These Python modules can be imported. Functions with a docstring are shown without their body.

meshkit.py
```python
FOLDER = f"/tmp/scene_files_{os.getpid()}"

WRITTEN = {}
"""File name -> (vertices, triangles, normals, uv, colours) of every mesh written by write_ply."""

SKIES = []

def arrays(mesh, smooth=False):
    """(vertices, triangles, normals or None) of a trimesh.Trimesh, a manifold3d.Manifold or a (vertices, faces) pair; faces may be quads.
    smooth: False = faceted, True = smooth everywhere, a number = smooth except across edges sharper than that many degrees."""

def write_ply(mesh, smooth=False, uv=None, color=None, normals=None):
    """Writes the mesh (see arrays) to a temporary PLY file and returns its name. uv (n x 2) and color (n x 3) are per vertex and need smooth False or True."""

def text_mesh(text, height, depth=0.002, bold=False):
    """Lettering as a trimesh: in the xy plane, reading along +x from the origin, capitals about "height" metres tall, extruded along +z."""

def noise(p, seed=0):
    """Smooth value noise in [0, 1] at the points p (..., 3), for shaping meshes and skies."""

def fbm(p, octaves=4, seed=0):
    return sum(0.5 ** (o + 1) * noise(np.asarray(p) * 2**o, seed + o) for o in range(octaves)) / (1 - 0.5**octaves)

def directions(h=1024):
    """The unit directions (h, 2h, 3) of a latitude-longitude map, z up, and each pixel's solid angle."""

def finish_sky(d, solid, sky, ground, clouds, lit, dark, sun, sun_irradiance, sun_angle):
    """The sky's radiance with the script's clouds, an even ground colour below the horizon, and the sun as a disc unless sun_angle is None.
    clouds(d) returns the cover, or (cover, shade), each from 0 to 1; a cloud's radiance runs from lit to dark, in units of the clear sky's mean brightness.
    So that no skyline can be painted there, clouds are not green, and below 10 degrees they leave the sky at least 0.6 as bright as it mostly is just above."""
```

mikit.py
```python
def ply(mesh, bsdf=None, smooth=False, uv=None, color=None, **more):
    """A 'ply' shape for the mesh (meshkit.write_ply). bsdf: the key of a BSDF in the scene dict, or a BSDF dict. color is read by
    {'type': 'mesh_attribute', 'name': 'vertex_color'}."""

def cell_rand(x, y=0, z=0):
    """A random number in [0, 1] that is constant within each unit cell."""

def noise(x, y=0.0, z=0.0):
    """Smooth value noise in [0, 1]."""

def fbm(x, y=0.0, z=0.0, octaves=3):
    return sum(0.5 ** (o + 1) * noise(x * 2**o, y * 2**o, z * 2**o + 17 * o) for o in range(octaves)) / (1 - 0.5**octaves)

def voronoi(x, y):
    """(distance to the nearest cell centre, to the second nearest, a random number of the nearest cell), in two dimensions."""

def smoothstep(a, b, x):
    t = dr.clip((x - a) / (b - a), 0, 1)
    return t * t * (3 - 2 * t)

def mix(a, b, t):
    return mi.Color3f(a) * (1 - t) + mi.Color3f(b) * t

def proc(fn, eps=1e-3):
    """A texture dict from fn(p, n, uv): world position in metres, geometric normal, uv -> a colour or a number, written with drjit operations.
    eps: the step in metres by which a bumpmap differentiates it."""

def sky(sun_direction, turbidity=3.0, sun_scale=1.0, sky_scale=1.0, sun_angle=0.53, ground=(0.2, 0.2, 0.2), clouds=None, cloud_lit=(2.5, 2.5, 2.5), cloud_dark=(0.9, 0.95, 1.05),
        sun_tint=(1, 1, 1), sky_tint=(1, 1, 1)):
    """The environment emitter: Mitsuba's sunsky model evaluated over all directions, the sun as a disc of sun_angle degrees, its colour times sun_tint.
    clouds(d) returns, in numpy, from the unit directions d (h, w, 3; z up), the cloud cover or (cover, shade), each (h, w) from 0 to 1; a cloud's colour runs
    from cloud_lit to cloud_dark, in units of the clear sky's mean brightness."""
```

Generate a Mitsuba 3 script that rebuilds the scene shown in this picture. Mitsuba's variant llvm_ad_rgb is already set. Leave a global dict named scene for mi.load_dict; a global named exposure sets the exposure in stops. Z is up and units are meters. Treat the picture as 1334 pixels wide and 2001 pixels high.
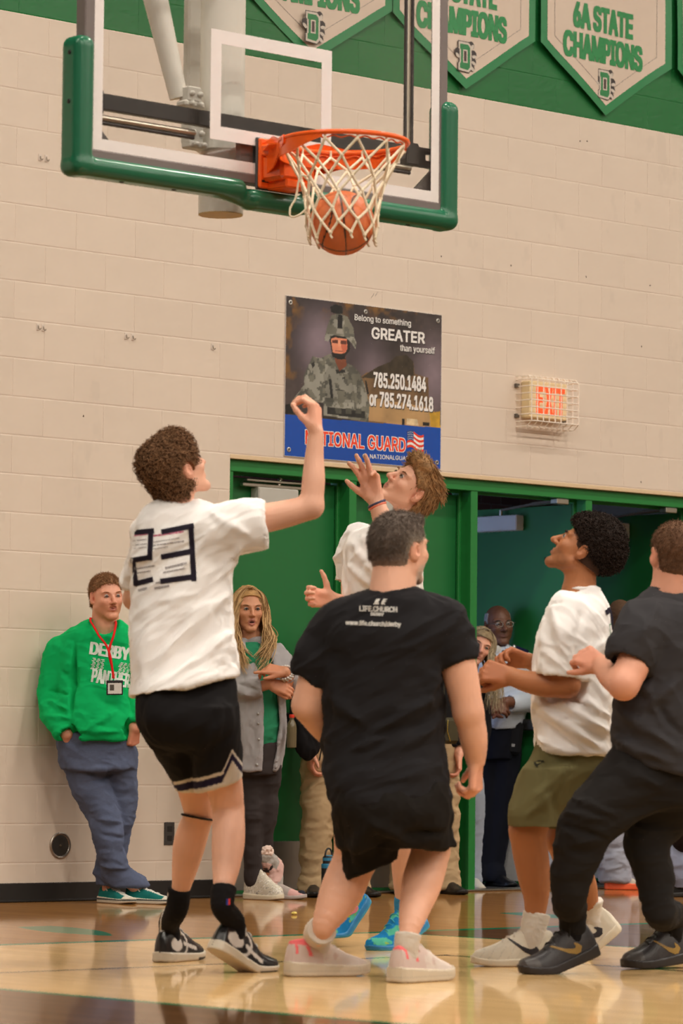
import math, random
import numpy as np, trimesh, manifold3d
import mitsuba as mi, drjit as dr
import mikit, meshkit
from mikit import ply, proc, noise as tnoise, fbm as tfbm, cell_rand, smoothstep, mix
from shapely.geometry import Polygon, Point, LineString, box as sbox, MultiPolygon
from shapely.ops import unary_union
from shapely import affinity, contains_xy
from scipy import sparse
from scipy.interpolate import PchipInterpolator
from scipy.spatial import cKDTree

# ---------------------------------------------------------------- camera, light, exposure
T = mi.ScalarTransform4f
scene, labels = {}, {}
exposure = 0.0
FPX = 7031.37
CO = np.array([-14.83904, -15.02184, 0.73773])
CR = np.array([0.73767096, -0.67508536, 0.01006502])
CU = np.array([-0.05449549, -0.04467544, 0.99751408])
CF = np.array([0.67295749, 0.73638567, 0.06974488])
scene['camera'] = {'type': 'thinlens', 'fov': math.degrees(2 * math.atan(667 / FPX)), 'fov_axis': 'x',
                   'to_world': T().look_at(origin=CO.tolist(), target=(CO + CF).tolist(), up=CU.tolist()),
                   'aperture_radius': 0.012, 'focus_distance': 17.0, 'near_clip': 0.1, 'far_clip': 200.0}
LAMP_POWER = 94.0
LAMP_TINT = np.array([1.0, 0.92, 0.80])
DAY_POWER = np.array([1.1, 1.5, 2.4])
ROOM = dict(x0=-24.0, x1=11.0, y0=-26.0, z=9.6)
WALL_PAINT = (0.70, 0.585, 0.49)
GREEN_PAINT = (0.010, 0.140, 0.034)
LAMP_Z = 9.2
# ---------------------------------------------------------------- helpers
def pt(x, y, d):            # a point at distance d along the view axis
    return CO + d * (CF + CR * (x - 667) / FPX - CU * (y - 1000.5) / FPX)
def ony(x, y, Y):
    v = pt(x, y, 1.0) - CO
    return CO + v * ((Y - CO[1]) / v[1])
def onz(x, y, Z):
    v = pt(x, y, 1.0) - CO
    return CO + v * ((Z - CO[2]) / v[2])
def nrm(v):
    v = np.asarray(v, float)
    return v / np.linalg.norm(v)
def lin(c):                 # sRGB 0..255 or 0..1 -> linear
    c = np.asarray(c, float)
    if c.max() > 1.0: c = c / 255.0
    return np.where(c <= 0.04045, c / 12.92, ((c + 0.055) / 1.055) ** 2.4)

def bsdf(key, **kw):
    vc = kw.pop('vc', True)
    d = {'type': 'principled', **kw}
    if vc: d['base_color'] = {'type': 'mesh_attribute', 'name': 'vertex_color'}
    scene[key] = {'type': 'twosided', 'bsdf': d}
bsdf('m_matte', roughness=0.85, specular=0.25)
bsdf('m_cloth', roughness=0.95, specular=0.12, sheen=0.25)
bsdf('m_satin', roughness=0.42, specular=0.5)
bsdf('m_gloss', roughness=0.22, specular=0.5, clearcoat=0.3, clearcoat_gloss=0.9)
bsdf('m_skin', roughness=0.48, specular=0.42, sheen=0.1)
bsdf('m_hair', roughness=0.72, specular=0.25)
bsdf('m_metal', roughness=0.32, metallic=0.95)

numbers = {}
def numbered(name):
    if name not in numbers:
        numbers[name] = 0
        return name
    numbers[name] += 1
    return '%s_%03d' % (name, numbers[name])
def meta(key, label=None, cat=None, group=None, kind=None):
    d = {}
    if label: d['label'] = label
    if cat: d['category'] = cat
    if group: d['group'] = group
    if kind: d['kind'] = kind
    labels[key] = {**labels.get(key, {}), **d}
def thing(name, label, cat, group=None):
    key = numbered(name)
    meta(key, label, cat, group)
    return key
def vf(mesh):
    if hasattr(mesh, 'to_mesh'):
        m = mesh.to_mesh(); return np.array(m.vert_properties[:, :3], float), np.array(m.tri_verts)
    if hasattr(mesh, 'vertices'): return np.array(mesh.vertices, float), np.array(mesh.faces)
    v, f = np.asarray(mesh[0], float), np.asarray(mesh[1])
    if f.shape[1] == 4: f = np.vstack([f[:, [0, 1, 2]], f[:, [0, 2, 3]]])
    return v, f
def put(name, mesh, mat, color=None, parent=None, smooth=25, label=None, cat=None, group=None, kind=None):
    """One entry of the scene. color: one linear colour, or one per vertex (then the mesh is smooth everywhere or faceted)."""
    key = numbered((parent + '__' if parent else '') + name)
    v, f = vf(mesh)
    col = None
    if color is not None:
        color = np.asarray(color, float)
        if color.ndim == 2: col = color
        else:
            if smooth is not False and smooth is not True:
                m = trimesh.graph.smooth_shade(trimesh.Trimesh(v, f, process=False), angle=np.radians(smooth), facet_minarea=None)
                v, f, smooth = np.array(m.vertices), np.array(m.faces), True
            col = np.tile(color, (len(v), 1))
    if color is not None and smooth not in (True, False): smooth = True
    scene[key] = ply((v, f), mat, smooth=smooth, color=col)
    if label or cat or group or kind: meta(key, label, cat, group, kind)
    return key

# simple meshes
def cat_(ms):
    vs, fs, n = [], [], 0
    for m in ms:
        v, f = vf(m); vs.append(v); fs.append(f + n); n += len(v)
    return np.vstack(vs), np.vstack(fs)
def xf(mesh, R=None, t=None, s=None):
    v, f = vf(mesh)
    if s is not None: v = v * np.asarray(s)
    if R is not None: v = v @ np.asarray(R).T
    if t is not None: v = v + np.asarray(t)
    return v, f
def bx(lo, hi, bevel=0.0):
    lo, hi = np.minimum(lo, hi).astype(float), np.maximum(lo, hi).astype(float)
    if bevel <= 0:
        return xf(trimesh.creation.box(hi - lo), t=(lo + hi) / 2)
    b = min(bevel, 0.49 * (hi - lo).min())
    pts = []
    for sx in (0, 1):
        for sy in (0, 1):
            for sz in (0, 1):
                c = np.where([sx, sy, sz], hi, lo).astype(float); o = np.where([sx, sy, sz], -b, b)
                for k in range(3):
                    p = c + o; p[k] = c[k]; pts.append(p)
    m = trimesh.convex.convex_hull(np.array(pts))
    return vf(m)
def frame_of(d, up=(0, 0, 1)):
    d = nrm(d); a = np.cross(up, d)
    if np.linalg.norm(a) < 1e-3: a = np.cross((0, 1, 0), d)
    a = nrm(a); return a, np.cross(d, a), d
def tube(path, r, n=8, closed=False, caps=True, flat=1.0, up=(0, 0, 1)):
    path = np.asarray(path, float); m = len(path)
    r = np.broadcast_to(np.asarray(r, float), (m,))
    tg = np.roll(path, -1, 0) - np.roll(path, 1, 0) if closed else np.gradient(path, axis=0)
    tg = tg / np.maximum(np.linalg.norm(tg, axis=1, keepdims=True), 1e-12)
    a, b, _ = frame_of(tg[0], up)
    vs = []
    for i in range(m):
        a = a - tg[i] * (a @ tg[i]); a = a / max(np.linalg.norm(a), 1e-9); b = np.cross(tg[i], a)
        th = np.arange(n) * 2 * np.pi / n
        vs.append(path[i] + r[i] * (np.cos(th)[:, None] * a + flat * np.sin(th)[:, None] * b))
    v = np.vstack(vs); f = []
    for i in range(m if closed else m - 1):
        j = (i + 1) % m
        k = np.arange(n); k2 = (k + 1) % n
        f.append(np.stack([i * n + k, i * n + k2, j * n + k2, j * n + k], 1))
    f = np.vstack(f); f = np.vstack([f[:, [0, 1, 2]], f[:, [0, 2, 3]]])
    if caps and not closed:
        k = np.arange(1, n - 1)
        f = np.vstack([f, np.stack([0 * k, k + 1, k], 1), (m - 1) * n + np.stack([0 * k, k, k + 1], 1)])
    return v, f
def cyl(a, b, r, n=24):
    return tube([a, b], r, n)
def lathe(prof, n=32, axis_pt=(0, 0, 0), R=None):
    m = trimesh.creation.revolve(np.asarray(prof, float), sections=n)
    return xf(m, R=R, t=axis_pt)
def sphere(c, r, sub=2, s=None, R=None):
    return xf(trimesh.creation.icosphere(subdivisions=sub, radius=1.0), R=R, s=np.asarray(r) * np.ones(3), t=c)
def extrude(poly, h):
    gs = getattr(poly, 'geoms', [poly])
    return cat_([trimesh.creation.extrude_polygon(g, h, engine='earcut') for g in gs if g.area > 1e-9])
def text(s, height, width=None, bold=True, depth=0.002, center=False, lean=0.0):
    v, f = vf(meshkit.text_mesh(s, height, depth, bold=bold))
    v = v.copy(); v[:, 0] -= v[:, 0].min()
    if width: v[:, 0] *= width / v[:, 0].max()
    if lean: v[:, 0] += lean * v[:, 1]
    if center: v[:, 0] -= v[:, 0].max() / 2
    return v, f
# text in the xy plane -> the back wall's plane (reads along +x, faces -y)
WALLR = np.array([[1, 0, 0], [0, 0, -1], [0, 1, 0]], float)   # x->x, y->z, z->-y

# ---------------------------------------------------------------- implicit surfaces
class Field:
    """A distance field on a grid; smooth unions of primitives, turned into one closed mesh by surface nets."""
    def __init__(self, lo, hi, h):
        self.lo, self.h = np.asarray(lo, float), h
        self.n = np.ceil((np.asarray(hi) - lo) / h).astype(int) + 1
        self.d = np.full(self.n, 0.25, np.float32)
    def sub(self, lo, hi):
        i0 = np.clip(np.floor((np.asarray(lo) - self.lo) / self.h).astype(int), 0, self.n)
        i1 = np.clip(np.ceil((np.asarray(hi) - self.lo) / self.h).astype(int) + 1, 0, self.n)
        if np.any(i1 <= i0): return None, None
        sl = tuple(slice(a, b) for a, b in zip(i0, i1))
        ax = [(self.lo[k] + self.h * np.arange(i0[k], i1[k])).astype(np.float32) for k in range(3)]
        return sl, (ax[0][:, None, None], ax[1][None, :, None], ax[2][None, None, :])
    def add(self, prim, k=0.01, cut=False, grow=0.0):
        fn, lo, hi = prim
        m = k + 3 * self.h + abs(grow)
        sl, (X, Y, Z) = self.sub(lo - m, hi + m)
        if sl is None: return
        p = fn(X, Y, Z).astype(np.float32) - grow
        d = self.d[sl]
        if cut:
            p = -p
            h = np.clip(0.5 - 0.5 * (d - p) / k, 0, 1) if k > 0 else (p > d)
            self.d[sl] = d * (1 - h) + p * h + k * h * (1 - h)
        else:
            h = np.clip(0.5 + 0.5 * (d - p) / k, 0, 1) if k > 0 else (p < d)
            self.d[sl] = d * (1 - h) + p * h - k * h * (1 - h)
    def mesh(self, relax=2):
        return nets(self.d, self.lo, self.h, relax)
def nets(d, lo, h, relax=2):
    d = np.pad(d, 1, constant_values=0.25); lo = np.asarray(lo) - h
    ins = d < 0
    n = np.array(d.shape) - 1
    c = np.zeros(n, np.uint8)
    for i in (0, 1):
        for j in (0, 1):
            for k in (0, 1):
                c += ins[i:i + n[0], j:j + n[1], k:k + n[2]]
    act = np.argwhere((c > 0) & (c < 8))
    idx = np.full(n, -1, np.int64); idx[tuple(act.T)] = np.arange(len(act))
    corner = np.array([[i, j, k] for i in (0, 1) for j in (0, 1) for k in (0, 1)])
    val = np.stack([d[tuple((act + q).T)] for q in corner], 1)
    s, w = np.zeros((len(act), 3)), np.zeros(len(act))
    for a in range(8):
        for b in range(a + 1, 8):
            if np.abs(corner[a] - corner[b]).sum() != 1: continue
            va, vb = val[:, a], val[:, b]
            x = (va < 0) != (vb < 0)
            t = np.where(x, va / np.where(x, va - vb, 1), 0)
            s += np.where(x[:, None], corner[a] + t[:, None] * (corner[b] - corner[a]), 0); w += x
    v = lo + h * (act + s / w[:, None])
    quads = []
    for ax in range(3):
        sl0 = [slice(None)] * 3; sl1 = [slice(None)] * 3
        sl0[ax] = slice(0, -1); sl1[ax] = slice(1, None)
        a, b = ins[tuple(sl0)], ins[tuple(sl1)]
        e = np.argwhere(a != b)
        o1, o2 = np.eye(3, dtype=int)[(ax + 1) % 3], np.eye(3, dtype=int)[(ax + 2) % 3]
        q = np.stack([idx[tuple((e - o1 * i - o2 * j).T)] for i, j in ((0, 0), (1, 0), (1, 1), (0, 1))], 1)
        flip = ~a[tuple(e.T)]
        q[flip] = q[flip][:, ::-1]
        quads.append(q)
    q = np.vstack(quads)
    f = np.vstack([q[:, [0, 1, 2]], q[:, [0, 2, 3]]])
    if relax:
        e = np.vstack([q[:, [0, 1]], q[:, [1, 2]], q[:, [2, 3]], q[:, [3, 0]]])
        A = sparse.coo_matrix((np.ones(len(e)), (e[:, 0], e[:, 1])), (len(v), len(v))).tocsr()
        A = A + A.T; A.data[:] = 1
        deg = np.maximum(np.asarray(A.sum(1)).ravel(), 1)
        for i in range(relax):
            v = v + 0.5 * (A @ v / deg[:, None] - v)
            v = v - 0.52 * (A @ v / deg[:, None] - v) if i < relax - 1 or relax > 1 else v
    return v, f
def lighten(mesh, tol=0.00028):
    """The same surface with fewer triangles where it is flat."""
    v, f = mesh
    m = manifold3d.Manifold(manifold3d.Mesh(np.ascontiguousarray(v, np.float32), np.ascontiguousarray(f, np.uint32)))
    if m.num_tri() == 0: return mesh
    m = m.simplify(tol).to_mesh()
    return np.array(m.vert_properties[:, :3], float), np.array(m.tri_verts)
def vnormals(v, f):
    n = np.zeros_like(v); fn = np.cross(v[f[:, 1]] - v[f[:, 0]], v[f[:, 2]] - v[f[:, 0]])
    for k in range(3): np.add.at(n, f[:, k], fn)
    return n / np.maximum(np.linalg.norm(n, axis=1, keepdims=True), 1e-12)
# primitives: (fn(X, Y, Z), lo, hi)
def P_cone(a, b, ra, rb, flat=None, fn_=1.0):
    """Round cone from a to b; flat = a direction along which it is thinned to the factor fn_."""
    a, b = np.asarray(a, float), np.asarray(b, float); ab = b - a; L2 = max(ab @ ab, 1e-9)
    if flat is not None:
        fl = nrm(flat); 
        g = 1.0 / fn_ - 1.0
    def fn(X, Y, Z):
        x, y, z = X - a[0], Y - a[1], Z - a[2]
        t = np.clip((x * ab[0] + y * ab[1] + z * ab[2]) / L2, 0, 1)
        dx, dy, dz = x - t * ab[0], y - t * ab[1], z - t * ab[2]
        q = dx * dx + dy * dy + dz * dz
        if flat is not None:
            w = dx * fl[0] + dy * fl[1] + dz * fl[2]
            q = q + (2 * g + g * g) * w * w
        return np.sqrt(q) - (ra + t * (rb - ra))
    r = max(ra, rb)
    return fn, np.minimum(a, b) - r, np.maximum(a, b) + r
def P_ell(c, r, R=None):
    c, r = np.asarray(c, float), np.asarray(r, float) * np.ones(3)
    R = np.eye(3) if R is None else np.asarray(R)
    def fn(X, Y, Z):
        x, y, z = X - c[0], Y - c[1], Z - c[2]
        p = [x * R[0, k] + y * R[1, k] + z * R[2, k] for k in range(3)]
        k0 = np.sqrt(sum((p[k] / r[k]) ** 2 for k in range(3)))
        k1 = np.sqrt(sum((p[k] / r[k] ** 2) ** 2 for k in range(3)))
        return k0 * (k0 - 1) / np.maximum(k1, 1e-6)
    e = np.abs(R) @ r
    return fn, c - e, c + e
def P_poly(pts, rad, dense=4, flat=None, fn_=1.0):
    """A limb or trouser leg: a smooth curve through the points with a smoothly changing radius."""
    pts, rad = np.array([np.asarray(p, float) for p in pts]), np.asarray(rad, float)
    if len(pts) > 2:
        s = np.r_[0, np.cumsum(np.linalg.norm(np.diff(pts, axis=0), axis=1))]
        t = np.unique(np.r_[s, np.linspace(0, s[-1], dense * (len(pts) - 1) + 1)])
        pts, rad = PchipInterpolator(s, pts)(t), PchipInterpolator(s, rad)(t)
    cones = [P_cone(pts[i], pts[i + 1], rad[i], rad[i + 1], flat, fn_)[0] for i in range(len(pts) - 1)]
    def fn(X, Y, Z):
        d = cones[0](X, Y, Z)
        for c in cones[1:]: d = np.minimum(d, c(X, Y, Z))
        return d
    r = rad.max()
    return fn, pts.min(0) - r, pts.max(0) + r
def P_stack(nodes, right, deep, expo=2.2, cap=0.0):
    """A body of elliptic sections: nodes = (centre point, half width along right, half depth along deep), from top to bottom."""
    right, deep = nrm(right), nrm(deep); up = nrm(np.cross(right, deep))
    C = np.array([n[0] for n in nodes]); a = np.array([n[1] for n in nodes]); b = np.array([n[2] for n in nodes])
    s = C @ up
    if s[0] > s[-1]: s, C, a, b = s[::-1], C[::-1], a[::-1], b[::-1]
    tt = np.linspace(s[0], s[-1], 200)
    ip = [PchipInterpolator(s, q)(tt) for q in (C @ right, C @ deep, a, b)]
    def fn(X, Y, Z):
        S = X * up[0] + Y * up[1] + Z * up[2]
        U = X * right[0] + Y * right[1] + Z * right[2]; V = X * deep[0] + Y * deep[1] + Z * deep[2]
        cu, cv, aa, bb = (np.interp(S, tt, q).astype(np.float32) for q in ip)
        e = (np.abs((U - cu) / aa) ** expo + np.abs((V - cv) / bb) ** expo) ** (1 / expo)
        d = (e - 1) * np.minimum(aa, bb)
        return np.maximum(d, np.maximum(S - s[-1], s[0] - S) - cap)
    m = max(a.max(), b.max())
    P = np.vstack([C + i * a[:, None] * right + j * b[:, None] * deep for i in (-1, 1) for j in (-1, 1)])
    return fn, P.min(0) - cap, P.max(0) + cap
def px_stack(rows, D, expo=2.2, right=None, deep=None, cap=0.0):
    """rows: (y, x left, x right, depth thickness in metres, depth offset) read off the photograph, at distance D."""
    nodes = []
    for r in rows:
        y, xl, xr, th = r[:4]; dd = r[4] if len(r) > 4 else 0.0
        nodes.append((pt((xl + xr) / 2, y, D + dd), (xr - xl) / 2 * (D + dd) / FPX, th / 2))
    return P_stack(nodes, CR if right is None else right, CF if deep is None else deep, expo, cap)
def P_box(lo, hi, r=0.01):
    lo, hi = np.asarray(lo, float), np.asarray(hi, float); c, e = (lo + hi) / 2, (hi - lo) / 2 - r
    def fn(X, Y, Z):
        q = [np.abs(p - c[k]) - e[k] for k, p in enumerate((X, Y, Z))]
        o = np.sqrt(sum(np.maximum(a, 0) ** 2 for a in q))
        return o + np.minimum(np.maximum(np.maximum(q[0], q[1]), q[2]), 0) - r
    return fn, lo, hi
def chain(F, pts, rad, k=0.012, flat=None, fn_=1.0):
    for i in range(len(pts) - 1):
        F.add(P_cone(pts[i], pts[i + 1], rad[i], rad[i + 1], flat, fn_), k)
def folds(v, n, amp, freq, seed, direction=None, stretch=4.0):
    """Cloth folds: ridged noise, stretched along a direction, as a displacement along the normals."""
    q = v * freq
    if direction is not None:
        d = nrm(direction); q = q - (q @ d)[:, None] * d * (1 - 1 / stretch)
    w = meshkit.fbm(q * 0.6, 2, seed + 7)[:, None] * 1.5
    a = meshkit.fbm(q + w, 3, seed)
    r = 1 - np.abs(2 * a - 1) * 2.2
    return v + n * (amp * (np.clip(r, -0.6, 1) - 0.35))[:, None]
def crease(v, n, segs):
    """Single folds on the side of a garment that faces the court's near end: (a, b, width, height), each a soft ridge or valley along a segment."""
    q = np.stack([v @ CR, v @ CU], 1); w_ = np.clip((-(n @ CF)) * 2.5, 0, 1)
    for a, b, w, h in segs:
        a, b = np.array([a @ CR, a @ CU]), np.array([b @ CR, b @ CU]); ab = b - a
        t = np.clip((q - a) @ ab / (ab @ ab), 0, 1)
        r = q - a - t[:, None] * ab
        d = np.hypot(r[:, 0], r[:, 1] ) * (1 + 0.35 * np.sin(9 * t + 40 * w))
        e = np.exp(-(d / w) ** 2) * np.minimum(1, 3 * np.minimum(t, 1 - t) + 0.1)
        v = v + n * (1.25 * h * e * w_)[:, None]
    return v
# ---------------------------------------------------------------- the gym
C8 = 0.2032
def block_color(base, dirt, bump):
    def fn(p, n, uv):
        c = 0.95 + 0.05 * tfbm(p.x * 2.3, p.z * 2.3, 3.0) + 0.035 * (cell_rand(dr.floor(p.z / C8), dr.floor(p.x / 0.4064 + 0.5 * (dr.floor(p.z / C8) - 2 * dr.floor(p.z / C8 * 0.5))), 5) - 0.5)
        s = smoothstep(0.66, 0.80, tfbm(p.x * 9.0, p.z * 5.0, 1.0, 4)) * smoothstep(0.5, 0.62, tnoise(p.x * 1.3, p.z * 1.3, 9.0))
        return mi.Color3f(*base) * c * (1 - dirt * s)
    return fn
def relief(p, n, uv):
    return 0.0012 * tfbm(p.x * 55.0, p.z * 55.0, p.y * 55.0, 2)
for key, base, dirt, ro in (('m_block', WALL_PAINT, 0.05, 0.5), ('m_block_green', GREEN_PAINT, 0.06, 0.42)):
    scene[key] = {'type': 'twosided', 'bsdf': {'type': 'bumpmap', 'scale': 1.0, 'tex': proc(relief, 2e-3),
                  'bsdf': {'type': 'principled', 'base_color': proc(block_color(base, dirt, 1)), 'roughness': ro, 'specular': 0.4}}}

def court(p, n, uv):
    x, y = p.x, p.y
    strip = cell_rand(dr.floor(x / 0.057), dr.floor(y / 0.9 + 7.3 * cell_rand(dr.floor(x / 0.057), 3, 1)), 2)
    grain = tfbm(x * 60.0, y * 2.2, 1.0, 3)
    maple = mix((0.45, 0.285, 0.125), (0.55, 0.36, 0.17), 0.55 * strip + 0.45 * grain)
    stain = mix((0.20, 0.090, 0.026), (0.27, 0.128, 0.040), 0.5 * strip + 0.5 * grain)
    dark = mix((0.055, 0.026, 0.012), (0.085, 0.040, 0.018), 0.5 * strip + 0.5 * grain)
    def seg(v, a, b):
        return smoothstep(a - 0.004, a + 0.004, v) * (1 - smoothstep(b - 0.004, b + 0.004, v))
    key = seg(x, -7.72, -3.97) * smoothstep(-9.5, -9.49, y)
    infield = 1 - smoothstep(-3.42, -3.41, y)
    c = mix(stain, dark, infield * 0.92)
    c = mix(c, maple, infield * key)
    c = mix(c, maple, (1 - infield) * seg(y, -3.41, -2.2) * seg(x, -9.0, -4.6) * 0.0)
    green = mi.Color3f(0.012, 0.115, 0.055)
    c = mix(c, green, seg(y, -3.46, -3.36))
    c = mix(c, green, (seg(x, -7.77, -7.72) + seg(x, -3.97, -3.93)) * infield)
    c = mix(c, mi.Color3f(0.03, 0.02, 0.015), seg(y, -4.955, -4.915) * seg(x, -9.0, -5.03) + seg(x, -5.07, -5.03) * seg(y, -6.6, -4.915))
    # painted claw marks between the baseline and the wall
    for (cx, w0) in ((-5.2, 0.42), (-2.2, 0.34), (0.3, 0.4), (-8.4, 0.4)):
        t = (y + 3.05) / 0.85
        c = mix(c, green, seg(t, 0.0, 1.0) * (1 - smoothstep(0.0, 0.02, dr.abs(x - cx - 0.25 * t) - w0 * t * (1 - 0.8 * t))))
    return c
def wavy(p, n, uv):
    return 0.00025 * tfbm(p.x * 3.0, p.y * 1.2, 1.0, 2) + 0.00006 * tnoise(p.x * 17.5, p.y * 2.0, 3.0)
scene['m_floor'] = {'type': 'bumpmap', 'scale': 1.0, 'tex': proc(wavy, 4e-3), 'bsdf': {
    'type': 'principled', 'base_color': proc(court), 'roughness': 0.06, 'specular': 0.24}}
def brick_tex(p, n, uv):
    z = p.z / 0.0677; x = p.x / 0.2032 + 0.5 * (dr.floor(z) - 2 * dr.floor(z * 0.5))
    m = (1 - smoothstep(0.0, 0.1, dr.minimum(z - dr.floor(z), 1 - (z - dr.floor(z))))) + (1 - smoothstep(0.0, 0.03, dr.minimum(x - dr.floor(x), 1 - (x - dr.floor(x)))))
    c = mix((0.13, 0.05, 0.035), (0.22, 0.09, 0.06), cell_rand(dr.floor(x), dr.floor(z), 4))
    return mix(c, (0.30, 0.26, 0.22), dr.clip(m, 0, 1) * 0.6)
scene['m_brick'] = {'type': 'twosided', 'bsdf': {'type': 'principled', 'base_color': proc(brick_tex), 'roughness': 0.8}}

def struct(name, mesh, mat, color=None, parent=None, smooth=25, label=None):
    return put(name, mesh, mat, color, parent, smooth, label=label, kind=None if parent else 'structure')
R_ = ROOM
DX0, DX1, DZ = -1.946, 1.95, 2.432
struct('floor', bx((R_['x0'], R_['y0'], -0.06), (R_['x1'], 0.03, 0.0)), 'm_floor', label='glossy maple gym floor with stained border and green baseline')
struct('ceiling', bx((R_['x0'], R_['y0'], R_['z']), (R_['x1'], 0.0, R_['z'] + 0.1)), 'm_matte', (0.22, 0.21, 0.20), label='grey gym ceiling')
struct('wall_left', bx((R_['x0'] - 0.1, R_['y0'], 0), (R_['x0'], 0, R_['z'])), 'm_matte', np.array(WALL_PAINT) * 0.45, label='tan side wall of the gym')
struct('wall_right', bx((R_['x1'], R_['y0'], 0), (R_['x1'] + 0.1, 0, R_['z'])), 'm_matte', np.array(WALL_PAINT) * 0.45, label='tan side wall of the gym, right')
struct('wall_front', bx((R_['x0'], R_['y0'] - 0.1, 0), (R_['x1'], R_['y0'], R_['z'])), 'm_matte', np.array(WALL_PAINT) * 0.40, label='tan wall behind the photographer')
# back wall: mortar slab with the door opening, and the painted blocks on it
mortar = cat_([bx((R_['x0'], 0.0017, 0), (DX0, 0.19, 23 * C8)), bx((DX1, 0.0017, 0), (R_['x1'], 0.19, 23 * C8)), bx((DX0, 0.0017, DZ), (DX1, 0.19, 23 * C8))])
struct('wall_back', mortar, 'm_block', label='painted concrete block wall, beige below and green above')
put('painted_band', bx((R_['x0'], 0.0016, 23 * C8), (R_['x1'], 0.19, R_['z'])), 'm_block_green', None, 'wall_back')
def block_mesh(w, h=C8):
    j, b, jx, bx_ = 0.0016, 0.004, 0.0006, 0.002
    x0, x1, z0, z1 = jx, w - jx, j, h - j
    o = [(x0, z0), (x1, z0), (x1, z1), (x0, z1)]; i = [(x0 + bx_, z0 + b), (x1 - bx_, z0 + b), (x1 - bx_, z1 - b), (x0 + bx_, z1 - b)]
    v = [(x, 0.02, z) for x, z in o] + [(x, 0.0014, z) for x, z in o] + [(x, 0.0, z) for x, z in i]
    f = []
    for a in range(4):
        c = (a + 1) % 4
        f += [(a, c, 4 + c), (a, 4 + c, 4 + a), (4 + a, 4 + c, 8 + c), (4 + a, 8 + c, 8 + a)]
    f += [(8, 9, 10), (8, 10, 11)]
    return np.array(v), np.array(f)
protos, rest = {}, {'m_block': [], 'm_block_green': []}
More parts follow.
